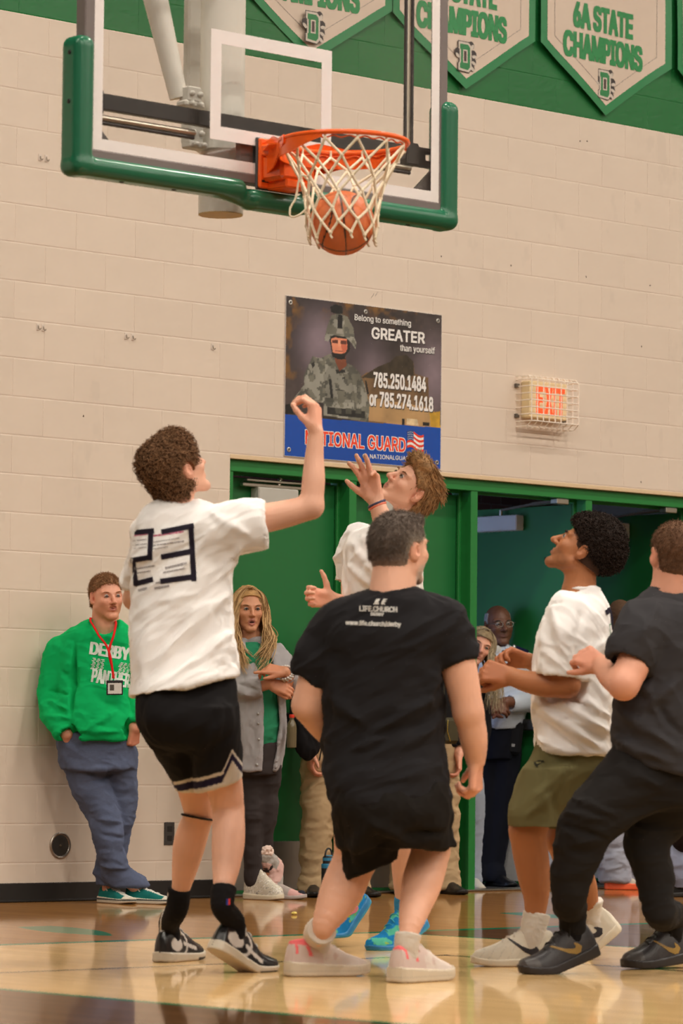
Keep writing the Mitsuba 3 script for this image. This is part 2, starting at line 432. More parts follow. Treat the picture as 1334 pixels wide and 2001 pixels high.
for k in range(int(R_['z'] / C8)):
    x = -60.0 * 0.4064 + (0.2032 if k % 2 else 0.0)
    mat = 'm_block' if k < 23 else 'm_block_green'
    while x < R_['x1']:
        spans = [(x, x + 0.4064)]
        x += 0.4064
        if k < 12:
            spans = [q for s in spans for q in ((s[0], min(s[1], DX0)), (max(s[0], DX1), s[1])) if q[1] - q[0] > 0.02]
        for a, b in spans:
            cx, cz = (a + b) / 2, (k + 0.5) * C8
            seen = -3.75 - 0.12 * (cz > 3) < b and a < 1.95 and cz < 5.55 and cz > 0.1
            if seen and cz > 4.8 and abs(cx - 0.1) < 2.1 and cz > 5.1: seen = False     # behind the banners
            w = round(b - a, 4)
            if seen:
                if (w, mat) not in protos: protos[(w, mat)] = ply(block_mesh(w), mat)
                scene[numbered('wall_back__block')] = {**protos[(w, mat)], 'to_world': T().translate([a, 0, k * C8])}
            else:
                rest[mat].append(xf(block_mesh(w), t=(a, 0, k * C8)))
NBLOCKS = numbers['wall_back__block'] + 1
for mat, ms in rest.items():
    put('block_field', cat_(ms), mat, None, 'wall_back', smooth=False, kind='stuff')
put('lintel', bx((DX0, -0.001, DZ - 0.02), (DX1, 0.06, DZ + 0.004), 0.002), 'm_satin', np.array(WALL_PAINT) * np.array((0.95, 0.85, 0.65)), 'wall_back', label='beige steel lintel over the doors')
struct('baseboard_left', cat_([bx((R_['x0'], -0.012, 0), (DX0, 0.0, 0.1), 0.004), bx((R_['x0'], -0.02, 0), (DX0, 0.0, 0.014), 0.004)]), 'm_satin', (0.012, 0.011, 0.011), label='black rubber baseboard along the block wall')
struct('baseboard_right', bx((DX1, -0.012, 0), (R_['x1'], 0.0, 0.1), 0.004), 'm_satin', (0.012, 0.011, 0.011), label='black rubber baseboard right of the doors')
# vestibule behind the doors
VX0, VX1, VY = -2.7, 4.6, 3.6
struct('floor_vestibule', bx((VX0, 0.03, -0.05), (VX1, VY, 0.0)), 'm_matte', (0.02, 0.02, 0.022), label='dark mat floor behind the doors')
struct('wall_vestibule_back', bx((VX0, VY, 0), (VX1, VY + 0.1, 2.8)), 'm_brick', label='brown brick wall behind the open doors')
struct('wall_vestibule_right', bx((VX1, 0.19, 0), (VX1 + 0.1, VY, 2.8)), 'm_matte', (0.35, 0.3, 0.25), label='vestibule side wall')
struct('ceiling_vestibule', bx((VX0, 0.19, 2.7), (VX1, VY, 2.8)), 'm_matte', (0.5, 0.5, 0.48), label='vestibule ceiling')
struct('wall_vestibule_left', cat_([bx((VX0 - 0.1, 0.19, 0), (VX0, 0.5, 2.8)), bx((VX0 - 0.1, 3.3, 0), (VX0, VY, 2.8)), bx((VX0 - 0.1, 0.5, 2.4), (VX0, 3.3, 2.8)), bx((VX0 - 0.1, 0.5, 0), (VX0, 3.3, 0.2))]), 'm_matte', (0.35, 0.3, 0.25), label='vestibule side wall with a window')
pane = put('window_1', (np.array([(VX0 - 0.03, 0.5, 0.2), (VX0 - 0.03, 3.3, 0.2), (VX0 - 0.03, 3.3, 2.4), (VX0 - 0.03, 0.5, 2.4)]), np.array([(0, 1, 2), (0, 2, 3)])), 'm_matte', (0.5, 0.5, 0.5), smooth=False, label='frosted daylight window of the vestibule', kind='structure')
scene[pane]['emitter'] = {'type': 'area', 'radiance': {'type': 'rgb', 'value': DAY_POWER.tolist()}}
for y in (0.5, 1.43, 2.37, 3.27):
    put('window_frame', bx((VX0 - 0.02, y - 0.03, 0.2), (VX0 + 0.02, y + 0.06, 2.4), 0.005), 'm_satin', (0.1, 0.1, 0.1), 'window_1')
# door frame
FG = np.array(GREEN_PAINT) * np.array([1.25, 1.28, 1.05])
def jamb(x0, x1, z1=2.35):      # hollow-metal profile: face, stop and rabbets
    return cat_([bx((x0, 0.035, 0), (x1, 0.065, z1), 0.003), bx((x0 + 0.006, 0.06, 0), (x1 - 0.006, 0.15, z1)), bx((x0 - 0.012, 0.125, 0), (x1 + 0.012, 0.145, z1), 0.003), bx((x0, 0.145, 0), (x1, 0.2, z1), 0.003)])
MULL = (-0.99, -0.02, 0.955)
struct('trim_1', cat_([bx((DX0, 0.03, 2.345), (DX1, 0.065, DZ - 0.021), 0.003), bx((DX0, 0.06, 2.36), (DX1, 0.2, DZ - 0.021)), bx((DX0, 0.125, 2.335), (DX1, 0.145, 2.36), 0.003)]), 'm_satin', FG, label='green steel head of the door frame')
for i, (a, b) in enumerate([(DX0, DX0 + 0.055)] + [(m - 0.028, m + 0.028) for m in MULL] + [(DX1 - 0.055, DX1)]):
    struct('trim_%d' % (i + 2), jamb(a, b), 'm_satin', FG, label='green steel door post, number %d from the left' % (i + 1))
struct('trim_7', cat_([bx((DX0, 0.02, 0.0), (DX1, 0.2, 0.012), 0.004)]), 'm_metal', (0.35, 0.3, 0.25), label='metal door threshold')
# door leaves
LEAF = np.array(GREEN_PAINT) * np.array([0.9, 0.95, 0.95])
LEAFS = ((DX0 + 0.06, MULL[0] - 0.032), (MULL[0] + 0.032, MULL[1] - 0.032), (MULL[1] + 0.032, MULL[2] - 0.032), (MULL[2] + 0.032, DX1 - 0.06))
for i, (a, b) in enumerate(LEAFS):
    w, opened = b - a, i >= 2
    ang = -math.radians((88, 86)[i - 2]) if opened else 0.0
    R = np.array([[math.cos(ang), -math.sin(ang), 0], [math.sin(ang), math.cos(ang), 0], [0, 0, 1]])
    piv = np.array([b, 0.152, 0.0])
    def lv(m, R=R, piv=piv): return xf(m, R=R, t=piv)
    d = 'door_%d' % (i + 1)
    struct(d, lv(bx((-w, 0, 0.012), (0, 0.045, 2.325), 0.003)), 'm_satin', LEAF, label=('closed green steel door %s' % ('behind the blonde woman', 'behind the man in the black tee')[i % 2]) if not opened else ('open dark green door %s' % ('nearer the middle post', 'farther right')[i - 2]))
    put('kick_plate', lv(bx((-w + 0.04, -0.0025, 0.03), (-0.04, 0.0, 0.30), 0.001)), 'm_metal' if not opened else 'm_satin', (0.42, 0.42, 0.42) if not opened else (0.55, 0.55, 0.56), d, label='steel kick plate')
    bodyx = (-w + 0.22, -w + 0.52) if not opened else (-0.75, -0.39)
    c0, c1 = bodyx
    put('closer', lv(cat_([bx((c0, -0.075, 2.18), (c1, -0.002, 2.275), 0.006)])), 'm_satin', (0.46, 0.44, 0.40) if not opened else (0.62, 0.60, 0.60), d, label='aluminium door closer')
    pv = lv((np.array([((c0 + c1) / 2 + 0.02, -0.04, 2.275)]), np.zeros((0, 3), int)))[0][0]
    if opened:
        sh = np.array([piv[0] - 0.20, 0.06, 2.33]); pv2 = pv + (0, 0, 0.035)
        put('closer_arm', cat_([tube([pv, pv2], 0.012, 10), tube([pv2, (pv2 + sh) / 2 + (0.02, 0, 0.01)], 0.008, 8), tube([(pv2 + sh) / 2 + (0.02, 0, 0.01), sh], 0.012, 8), bx(sh - (0.05, 0.03, 0.02), sh + (0.05, 0.03, 0.012), 0.004)]), 'm_metal', (0.5, 0.48, 0.42), d, label='steel closer arm')
    else:
        put('closer_arm', cat_([bx((a + 0.12, 0.095, 2.275), (a + 0.62, 0.125, 2.295), 0.004), tube([pv, pv + (0.02, 0.0, 0.06)], 0.012, 8), bx((a + 0.14, 0.085, 2.305), (a + 0.66, 0.12, 2.318), 0.003)]), 'm_metal', (0.55, 0.52, 0.45), d, label='steel closer arm')
    for z in (2.06, 1.2, 0.25):
        put('hinge', cat_([lv(bx((-0.06, -0.004, z - 0.06), (0.0, 0.0, z + 0.06))), tube([piv + (0.008, -0.012, z - 0.06), piv + (0.008, -0.012, z + 0.06)], 0.009, 10), bx(piv + (0.012, -0.05, z - 0.06), piv + (0.02, -0.01, z + 0.06))]) if opened else tube([piv + (0.006, -0.008, z - 0.06), piv + (0.006, -0.008, z + 0.06)], 0.009, 10), 'm_metal', (0.4, 0.37, 0.32), d, label='steel hinge')
    put('push_bar', lv(cat_([bx((-w + 0.1, -0.085, 0.95), (-0.12, -0.06, 1.02), 0.008), bx((-w + 0.1, -0.085, 0.94), (-w + 0.2, 0.0, 1.03), 0.006), bx((-0.22, -0.085, 0.94), (-0.12, 0.0, 1.03), 0.006)])), 'm_satin', (0.02, 0.02, 0.02), d, label='black push bar')
# ceiling lamps
lamp_mesh = cat_([bx((-0.6, -0.3, 0.02), (0.6, 0.3, 0.12), 0.02)])
lens = (np.array([(-0.57, -0.27, 0.015), (-0.57, 0.27, 0.015), (0.57, 0.27, 0.015), (0.57, -0.27, 0.015)]), np.array([(0, 1, 2), (0, 2, 3)]))
lens_ply = ply(lens, 'm_matte', color=np.tile([0.8, 0.8, 0.8], (4, 1)))
body_ply = ply(lamp_mesh, 'm_satin', color=np.tile([0.6, 0.6, 0.6], (len(lamp_mesh[0]), 1)))
rod_mesh = tube([(0, 0, 0), (0, 0, R_['z'] - LAMP_Z - 0.1)], 0.008, 6)
rod_ply = ply(rod_mesh, 'm_satin', smooth=True, color=np.tile([0.3, 0.3, 0.3], (len(rod_mesh[0]), 1)))
for ix in range(1, 7):
    for iy in range(5):
        t = thing('ceiling_lamp', 'white rectangular high bay lamp under the gym ceiling', 'lamp', 'high bay lamps')
        tw = T().translate([-21 + 5 * ix, -5.2 - 4.8 * iy, LAMP_Z])
        scene[t + '__housing'] = {**body_ply, 'to_world': tw}
        scene[t + '__diffuser'] = {**lens_ply, 'to_world': tw, 'emitter': {'type': 'area', 'radiance': {'type': 'rgb', 'value': (LAMP_POWER * LAMP_TINT).tolist()}}}
        for s in (-0.4, 0.4): scene[t + ('__rod' if s < 0 else '__rod_001')] = {**rod_ply, 'to_world': T().translate([-21 + 5 * ix + s, -5.2 - 4.8 * iy, LAMP_Z + 0.1])}
# ---------------------------------------------------------------- basketball goal
YB = -4.81
RC = np.array([-5.862, -5.192, 3.052])
hoop = thing('basketball_hoop', 'glass basketball backboard with green edge padding, orange rim and white net', 'basketball hoop')
BL, BRt, BZ0, BZ1 = -6.775, -4.985, 2.945, 4.01
scene['m_glass'] = {'type': 'thindielectric', 'int_ior': 1.45}
scene['m_white_tape'] = {'type': 'twosided', 'bsdf': {'type': 'principled', 'base_color': {'type': 'rgb', 'value': [0.68, 0.66, 0.66]}, 'roughness': 0.5}}
put('glass', (np.array([(BL, YB, BZ0), (BRt, YB, BZ0), (BRt, YB, BZ1), (BL, YB, BZ1)]), np.array([(0, 1, 2), (0, 2, 3)])), 'm_glass', None, hoop, smooth=False)
def ring_rect(x0, x1, z0, z1, w, y0, y1):
    o = sbox(x0, z0, x1, z1); i = sbox(x0 + w, z0 + w, x1 - w, z1 - w)
    v, f = extrude(o.difference(i), y1 - y0)
    return np.stack([v[:, 0], y1 - v[:, 2], v[:, 1]], 1), f
put('border_line', ring_rect(BL + 0.02, BRt - 0.02, BZ0 + 0.018, BZ1 - 0.02, 0.042, YB - 0.0035, YB - 0.0015), 'm_satin', (0.80, 0.74, 0.73), hoop, label='white border line')
put('target_square', ring_rect(-6.197, -5.584, 3.072, 3.49, 0.052, YB - 0.0035, YB - 0.0015), 'm_satin', (0.80, 0.74, 0.73), hoop, label='white target square')
GREY = (0.16, 0.13, 0.125)
put('frame', cat_([bx((BL - 0.025, YB - 0.006, BZ0 - 0.02), (BL + 0.02, YB + 0.05, BZ1 + 0.03), 0.004), bx((BRt - 0.02, YB - 0.006, BZ0 - 0.02), (BRt + 0.025, YB + 0.05, BZ1 + 0.03), 0.004),
    bx((BL - 0.025, YB - 0.006, BZ1), (BRt + 0.025, YB + 0.05, BZ1 + 0.03), 0.004), bx((BL - 0.025, YB - 0.006, BZ0 - 0.02), (BRt + 0.025, YB + 0.05, BZ0 + 0.018), 0.004)]), 'm_satin', GREY, hoop, label='grey aluminium frame')
pad = Field((-6.95, YB - 0.12, 2.78), (-4.85, YB + 0.14, 3.46), 0.008)
y0, y1 = YB - 0.035, YB + 0.085
for lo, hi in (((BL - 0.075, y0, 2.862), (BL + 0.012, y1, 3.375)), ((BRt - 0.012, y0, 2.862), (BRt + 0.075, y1, 3.375)), ((BL - 0.075, y0, 2.862), (-6.02, y1, 2.935)), ((-5.70, y0, 2.862), (BRt + 0.075, y1, 2.935)), ((-6.0, y0, 2.832), (-5.72, y1, 2.905))):
    pad.add(P_box(lo, hi, 0.036), 0.012)
pad.add(P_cone((-6.12, (y0 + y1) / 2, 2.898), (-5.98, (y0 + y1) / 2, 2.868), 0.036, 0.036), 0.02); pad.add(P_cone((-5.6, (y0 + y1) / 2, 2.898), (-5.74, (y0 + y1) / 2, 2.868), 0.036, 0.036), 0.02)
pk = put('edge_padding', pad.mesh(2), 'm_gloss', (0.012, 0.125, 0.062), hoop, smooth=True, label='dark green moulded edge padding')
for z in (3.13, 3.31): put('bolt', sphere((BL - 0.076, YB + 0.02, z), (0.004, 0.009, 0.009), 1), 'm_satin', (0.01, 0.01, 0.01), pk, label='black bolt')
for x in (-6.6, -6.35, -6.1, -5.4, -5.15): put('bolt', sphere((x, YB + 0.02, 2.862), (0.012, 0.008, 0.004), 1), 'm_satin', (0.01, 0.01, 0.01), pk, label='black bolt')
# rear frame: black rail, chrome tubes, gussets
yb = YB + 0.075
BLACK = (0.016, 0.013, 0.013)
def at(x, y, Y=None): return ony(x, y, yb if Y is None else Y)
l0, l1 = at(196, 202), at(842, 305)
zr = (l0[2] + l1[2]) / 2
put('rear_rail', cat_([bx((-6.74, yb - 0.02, zr - 0.03), (-5.02, yb + 0.012, zr + 0.03), 0.003), bx((-6.74, yb + 0.0, zr + 0.02), (-5.02, yb + 0.05, zr + 0.03), 0.002)]), 'm_satin', BLACK, hoop, label='black steel rear rail')
for k, x in enumerate((-6.70, -5.10)):
    put('upright_rod', cat_([tube([(x - 0.018, yb, zr), (x - 0.018, yb, BZ1)], 0.007, 8), tube([(x + 0.018, yb, zr), (x + 0.018, yb, BZ1)], 0.007, 8)]), 'm_satin', BLACK, hoop, label='black channel rod')
    put('upright_core', tube([(x, yb + 0.006, zr), (x, yb + 0.006, BZ1)], 0.012, 10), 'm_metal', (0.5, 0.44, 0.36), hoop, label='bright metal rod')
    put('rod_bracket', cat_([bx((x - 0.03, yb - 0.03, zr - 0.05), (x + 0.035, yb + 0.02, zr + 0.04), 0.006), bx((min(x, x * 0 + BL) if k == 0 else x, yb - 0.02, zr - 0.05), (x if k == 0 else BRt, yb, zr - 0.02), 0.003), bx((BL if k == 0 else x, yb - 0.02, zr + 0.005), (x if k == 0 else BRt, yb, zr + 0.03), 0.003)]), 'm_satin', BLACK, hoop, label='black corner bracket')
for a, b in ((-6.70, -6.22), (-5.42, -5.10)):
    put('lower_tube', tube([(a, yb - 0.01, zr - 0.062), (b, yb - 0.01, zr - 0.062)], 0.013, 10), 'm_metal', (0.5, 0.44, 0.36), hoop, label='chrome tube')
    put('tube_edge', tube([(a, yb - 0.01, zr - 0.08), (b, yb - 0.01, zr - 0.08)], 0.007, 8), 'm_satin', BLACK, hoop, label='black tube edge')
for x, sg in ((BL + 0.03, 1), (BRt - 0.03, -1)):
    g = Polygon([(0, 0), (0.13, 0), (0, 0.12)])
    v, f = extrude(g, 0.012)
    put('corner_gusset', (np.stack([x + sg * v[:, 0], YB + 0.03 + v[:, 2], BZ0 + 0.03 + v[:, 1]], 1), f if sg < 0 else f[:, ::-1]), 'm_satin', (0.10, 0.085, 0.08), hoop, label='grey corner gusset')
# white pole, brace and clamps
Dp = 13.93
pb, ptp = pt(431, 419, Dp), pt(437, -330, Dp)
pole_x, pole_y, pole_r = pb[0], pb[1], 44 * Dp / FPX
WHITE = (0.66, 0.63, 0.57)
outer = tube([(pole_x, pole_y, pb[2]), (pole_x, pole_y, 4.9)], pole_r, 40)
put('pole', outer, 'm_satin', WHITE, hoop, label='white steel hanging pole')
put('pole_cap', cat_([cyl((pole_x, pole_y, pb[2] - 0.004), (pole_x, pole_y, pb[2] + 0.01), pole_r * 0.985, 40)]), 'm_satin', (0.50, 0.34, 0.14), hoop, label='wooden plug in the end of the pole')
zc = pt(431, 272, Dp)[2]
put('pole_collar', cat_([tube([(pole_x, pole_y, zc - 0.045), (pole_x, pole_y, zc + 0.045)], pole_r + 0.010, 40), tube([(pole_x, pole_y, zc + 0.03), (pole_x, pole_y, zc + 0.048)], pole_r + 0.014, 40)]), 'm_satin', WHITE, hoop, label='white clamp collar')
q = pt(385, 100, 14.15)
put('rear_mast', bx((q[0] - 0.06, q[1] - 0.02, pt(385, 185, 14.15)[2]), (q[0] + 0.03, q[1] + 0.02, 4.9), 0.008), 'm_satin', WHITE, hoop, label='white rear mast')
s0, s1 = pt(349, 192, 13.85), pt(262, -180, 13.85)
put('brace_pipe', tube([s0, s1], [0.036, 0.058], 24), 'm_satin', WHITE, hoop, label='white diagonal brace pipe')
for (x, y, a, b) in ((372, 186, 0.035, 0.03), (375, 262, 0.035, 0.04), (372, 205, 0.05, 0.012), (380, 285, 0.045, 0.014)):
    c = pt(x, y, 13.84); put('clamp', cat_([bx(c - (a, 0.03, b), c + (a, 0.03, b), 0.006), sphere(c + (-0.02, -0.035, 0), 0.012, 1), sphere(c + (0.02, -0.035, 0), 0.012, 1)]), 'm_satin', np.array(WHITE) * 0.8, hoop, label='pale bolted clamp')
c0, c1 = pt(440, 275, 13.80), pt(510, 285, 13.70)
put('mount_plate', bx((-6.03, YB + 0.03, 2.955), (-5.70, YB + 0.055, 3.115), 0.02), 'm_satin', (0.13, 0.12, 0.11), hoop, label='grey mounting plate behind the glass')
put('mount_arm', bx((-5.98, YB + 0.05, 2.99), (-5.76, pole_y, 3.08), 0.01), 'm_satin', (0.3, 0.29, 0.27), hoop, label='grey steel arm to the pole')
# rim
ORANGE = (0.86, 0.115, 0.012)
rim = put('rim', cat_([tube(RC + 0.238 * np.stack([np.cos(a), np.sin(a), 0 * a], 1), 0.0095, 12, closed=True) for a in [np.linspace(0, 2 * np.pi, 73)[:-1]]]), 'm_gloss', ORANGE, hoop, smooth=True, label='orange steel rim')
aa = np.linspace(math.radians(-28), math.radians(208), 49)
def band(r, z0, z1, th=0.005):
    v = []
    for a, k in zip(aa, np.minimum(1, 5 * np.minimum(np.linspace(0, 1, 49), 1 - np.linspace(0, 1, 49)) + 0.25)):
        for rr, z in ((r, z1), (r + th, z1), (r + th, z1 + (z0 - z1) * k), (r, z1 + (z0 - z1) * k)): v.append((RC[0] + rr * math.cos(a), RC[1] + rr * math.sin(a), z))
    f = []
    for i in range(48):
        for c in range(4): f.append((4 * i + c, 4 * i + (c + 1) % 4, 4 * i + 4 + (c + 1) % 4, 4 * i + 4 + c))
    return np.array(v), np.array(f)
put('rim_brace', band(0.238, RC[2] - 0.062, RC[2] - 0.002), 'm_gloss', ORANGE, hoop, label='orange curved brace under the rim')
wire = RC + np.array([[0.232 * math.cos(a), 0.232 * math.sin(a), -0.017 - 0.004 * math.cos(24 * a)] for a in np.linspace(0, 2 * np.pi, 145)[:-1]])
put('net_wire', tube(wire, 0.0032, 6, closed=True), 'm_gloss', np.array(ORANGE) * 0.8, hoop, smooth=True, label='orange net wire')
gX = -5.868
put('rim_gasket', bx((gX - 0.105, YB - 0.014, 2.905), (gX + 0.105, YB - 0.002, 3.105), 0.004), 'm_satin', (0.05, 0.045, 0.045), hoop, label='dark gasket')
put('rim_plate', cat_([bx((gX - 0.10, YB - 0.03, 2.91), (gX + 0.10, YB - 0.012, 3.10), 0.005), bx((gX - 0.088, YB - 0.14, 2.935), (gX + 0.088, YB - 0.02, 3.035), 0.012), bx((gX - 0.06, YB - 0.135, 2.905), (gX + 0.06, YB - 0.02, 2.94), 0.006), bx((gX - 0.095, YB - 0.1, 3.03), (gX + 0.095, YB - 0.02, 3.075), 0.006)]), 'm_gloss', ORANGE, hoop, label='orange breakaway bracket')
for sx in (-1, 1):
    pg = Polygon([(0.02, 3.085), (0.10, 3.095), (0.20, 3.066), (0.30, 3.062), (0.30, 3.03), (0.2, 3.0), (0.10, 2.975), (0.02, 2.955)])
    v, f = extrude(pg, 0.008)
    x = RC[0] + sx * (0.085 + 0.155 * np.clip((v[:, 0] - 0.05) / 0.25, 0, 1)) + v[:, 2]
    put('rim_arm', (np.stack([x, YB - 0.01 - v[:, 0], v[:, 1]], 1), f), 'm_gloss', ORANGE, hoop, label='orange side arm of the rim')
put('rim_top_plate', (lambda v, f: (np.stack([RC[0] + v[:, 0], YB - v[:, 1], RC[2] - 0.004 + v[:, 2]], 1), f))(*extrude(Polygon([(-0.09, 0.02), (0.09, 0.02), (0.18, 0.16), (0.165, 0.2), (0, 0.142), (-0.165, 0.2), (-0.18, 0.16)]), 0.006)), 'm_gloss', ORANGE, hoop, label='orange top plate')
for sx, z in ((-0.07, 3.075), (0.07, 3.075), (-0.05, 2.955)): put('bolt', sphere((gX + sx, YB - 0.031, z), (0.008, 0.005, 0.008), 1), 'm_satin', (0.02, 0.01, 0.01), hoop, label='black bolt')
put('slot', bx((gX - 0.092, YB - 0.0315, 2.932), (gX - 0.05, YB - 0.029, 2.94)), 'm_matte', (0.01, 0.005, 0.004), hoop, label='dark slot')
# ball dropping through the net
BALL_D = 13.36; BC = pt(668, 436, BALL_D); BR_ = 0.1205
ball = thing('basketball', 'orange basketball with black seams dropping out of the bottom of the net', 'ball')
bR = np.linalg.qr(np.array([[0.6, 0.5, 0.3], [-0.5, 0.8, 0.2], [0.1, -0.4, 0.9]]))[0]
bv, bf = sphere((0, 0, 0), 1.0, 5)
def ball_seams(p):
    x, y, z = p.T
    s = np.minimum(np.abs(x), np.abs(y))
    for sg in (-1, 1): s = np.minimum(s, np.abs(np.sqrt((x * 1.0 + sg * 1.18) ** 2 + z ** 2) - 0.86))
    return s
sm = ball_seams(bv)
rad = 1 - 0.012 * np.exp(-(sm / 0.02) ** 2) + 0.0015 * (meshkit.noise(bv * 40) - 0.5)
bcol = np.where((sm < 0.026)[:, None], (0.012, 0.01, 0.01), (0.64, 0.16, 0.05)) * (0.9 + 0.2 * meshkit.noise(bv * 60)[:, None])
put('body', (BC + (bv * rad[:, None] * BR_) @ bR.T, bf), 'm_satin', bcol, ball, smooth=True)
# net: twelve loops, knotted rows
NR = [(0.232, -0.02), (0.195, -0.085), (0.160, -0.150), (0.142, -0.215), (0.134, -0.270), (0.132, -0.322), (0.126, -0.372)]
rnd = random.Random(4)
net_axis = lambda z: np.array([RC[0] + (BC[0] - RC[0]) * min(1, z / -0.3), RC[1] + (BC[1] - RC[1]) * min(1, z / -0.3), RC[2] + z])
nodes = []
for i, (r, z) in enumerate(NR):
    row = []
    for k in range(12):
        a = 2 * math.pi * (k + 0.5 * (i % 2)) / 12 + 0.12 * (rnd.random() - 0.5) * (i > 0)
        zz = z + (0.02 * (rnd.random() - 0.5) if 0 < i else 0)
        c = net_axis(zz)
        p = c + np.array([r * math.cos(a), r * math.sin(a), 0])
        d = p - BC; L = np.linalg.norm(d)
        if L < BR_ + 0.007: p = BC + d / L * (BR_ + 0.007)
        row.append(p)
    nodes.append(row)
CREAM = np.array((0.80, 0.70, 0.53))
def cord(pts, r=0.0054): return tube(np.array(pts), r, 7)
cords = []
for i in range(len(NR) - 1):
    for k in range(12):
        for s in (0, 1):
            j = (k + (s if i % 2 else s - 1)) % 12
            a, b = nodes[i][k], nodes[i + 1][j]
            L = np.linalg.norm(b - a)
            path = []
            for t in np.linspace(0, 1, 7):
                p = a + (b - a) * t + np.array([0, 0, -0.10 * L * math.sin(math.pi * t) * (0.3 + rnd.random() * 0.1)]) * (0.25 if i < 2 else 0.6)
                d = p - BC; dl = np.linalg.norm(d)
                if dl < BR_ + 0.0055: p = BC + d / dl * (BR_ + 0.0055)
                path.append(p)
            cords.append(cord(path))
for i in range(1, len(NR)):
    for k in range(12): cords.append(sphere(nodes[i][k], 0.0082, 1))
for k in range(12):
    p = nodes[0][k]; cords.append(cord([p + (0, 0, 0.026), p + (0.004, 0.004, 0.012), p, p + (0.002, 0, -0.01)], 0.005))
for k in range(12):
    p = nodes[-1][k]; cords.append(cord([p, p + (0.003, 0.002, -0.012), p + (0.006, -0.004, -0.022)], 0.0045))
lp = [pt(x, y, 13.3) for x, y in ((600, 345), (589, 343), (583, 355), (580, 375), (576, 390), (570, 400), (566, 410), (566, 420), (572, 424), (582, 421), (592, 414), (600, 405))]
lp = np.array(lp); lp = PchipInterpolator(np.arange(len(lp)), lp)(np.linspace(0, len(lp) - 1, 40))
cords.append(cord(lp, 0.004))
put('net', cat_(cords), 'm_cloth', CREAM, hoop, smooth=True, label='cream knotted cord net')
# ---------------------------------------------------------------- things on the back wall
def wv(v):                                     # (x, z, off the wall) -> world
    v = np.asarray(v, float); return np.stack([v[:, 0], -v[:, 2], v[:, 1]], 1)
def flat(poly, off, th=0.0006):
    v, f = extrude(poly, th); v = v.copy(); v[:, 2] += off
    return wv(v), f[:, ::-1] if False else f
def wtext(s, x, z, h, w, off, bold=True, depth=0.0008, slope=0.0, lean=0.0, fat=0.0):
    v, f = text(s, h, w, bold, depth, lean=lean); v = v.copy()
    if fat: v, f = cat_([(v + (dx, dz, 0), f) for dx in (-fat, fat) for dz in (-fat * 0.6, fat * 0.6)])
    v = v.copy(); v[:, 1] += slope * v[:, 0]
    v = np.stack([v[:, 0] + x, v[:, 1] + z, v[:, 2] + off], 1)
    return wv(v), f
# poster
PX0, PX1, PZ0, PZ1 = -1.553, -0.343, 2.453, 3.352
poster = thing('poster', 'recruiting poster with a soldier in camouflage above a blue band, screwed over the doors', 'poster')
def cp(X, Y):                                  # crop coordinates of the enlarged poster -> metres on the wall
    q = ony(530 + X * 0.2624, 560 + Y * 0.2624, 0.0); return q[0], q[2]
def cpoly(pts): return Polygon([cp(*p) for p in pts]).buffer(0)
nx, nz = 300, 224
gx, gz = np.meshgrid(np.linspace(PX0, PX1, nx), np.linspace(PZ0, PZ1, nz), indexing='ij')
P2 = np.stack([gx.ravel(), gz.ravel()], 1); P3 = np.stack([P2[:, 0], P2[:, 1], 0 * P2[:, 0]], 1)
fb = lambda f, o=4, s=0: meshkit.fbm(P3 * f, o, s)
u, w_ = (P2[:, 0] - PX0) / 1.21, (P2[:, 1] - PZ0) / 0.9
smoke = lin((78, 68, 72)) * 1.0
col = lin((66, 56, 54))[None] * (0.25 + 1.5 * fb(3.2)[:, None] ** 1.5) * (0.7 + 0.6 * fb(26.0, 3, 2)[:, None])
gl = np.exp(-(((u - 0.22) / 0.13) ** 2 + ((w_ - 0.72) / 0.2) ** 2)) + 0.8 * np.exp(-(((u - 0.95) / 0.12) ** 2 + ((w_ - 0.6) / 0.22) ** 2)) + 0.5 * np.exp(-(((u - 0.55) / 0.1) ** 2 + ((w_ - 0.6) / 0.2) ** 2))
col = col + (lin((128, 112, 124)) * 0.95) * (gl * (0.55 + 0.9 * fb(5.0, 4, 3)))[:, None]
rust = np.clip((fb(11.0, 4, 5) - 0.56) * 6, 0, 1) * (np.exp(-(u / 0.07) ** 2) + np.exp(-((1 - w_) / 0.08) ** 2))
col = col * (1 - rust[:, None]) + lin((120, 84, 40)) * rust[:, None]
tank = cpoly([(640, 690), (700, 640), (880, 620), (880, 560), (920, 520), (1000, 510), (1050, 560), (1060, 650), (1160, 680), (1170, 930), (1250, 960), (1250, 1060), (640, 1010)])
dk = cpoly([(780, 600), (880, 560), (920, 520), (1000, 510), (1050, 560), (1055, 660), (980, 690), (660, 680)])
lowtan = cpoly([(700, 820), (1160, 900), (1250, 960), (1250, 1060), (700, 1000)])
def fill(poly, c, noise_f=20.0, amt=0.5, seed=0):
    m = contains_xy(poly, P2[:, 0], P2[:, 1])
    col[m] = np.asarray(c) * (1 - amt / 2 + amt * fb(noise_f, 3, seed)[m][:, None])
fill(tank, lin((112, 86, 58)), 14, 1.1, 2); fill(dk, lin((58, 48, 34)), 24, 1.0, 3); fill(lowtan, lin((176, 140, 96)), 12, 0.6, 4)
for a in ([(965, 985), (985, 985), (985, 1030), (965, 1030)], [(1120, 1010), (1170, 1015), (1170, 1040), (1120, 1035)], [(700, 700), (720, 800), (705, 800), (690, 700)]): fill(cpoly(a), lin((30, 26, 22)), 10, 0.3)
fill(cpoly([(1170, 940), (1250, 930), (1250, 1055), (1180, 1045)]), lin((206, 160, 50)), 22, 0.9, 6)
fill(cpoly([(1000, 980), (1080, 990), (1090, 1035), (1000, 1030)]), lin((214, 190, 150)), 30, 0.7, 6)
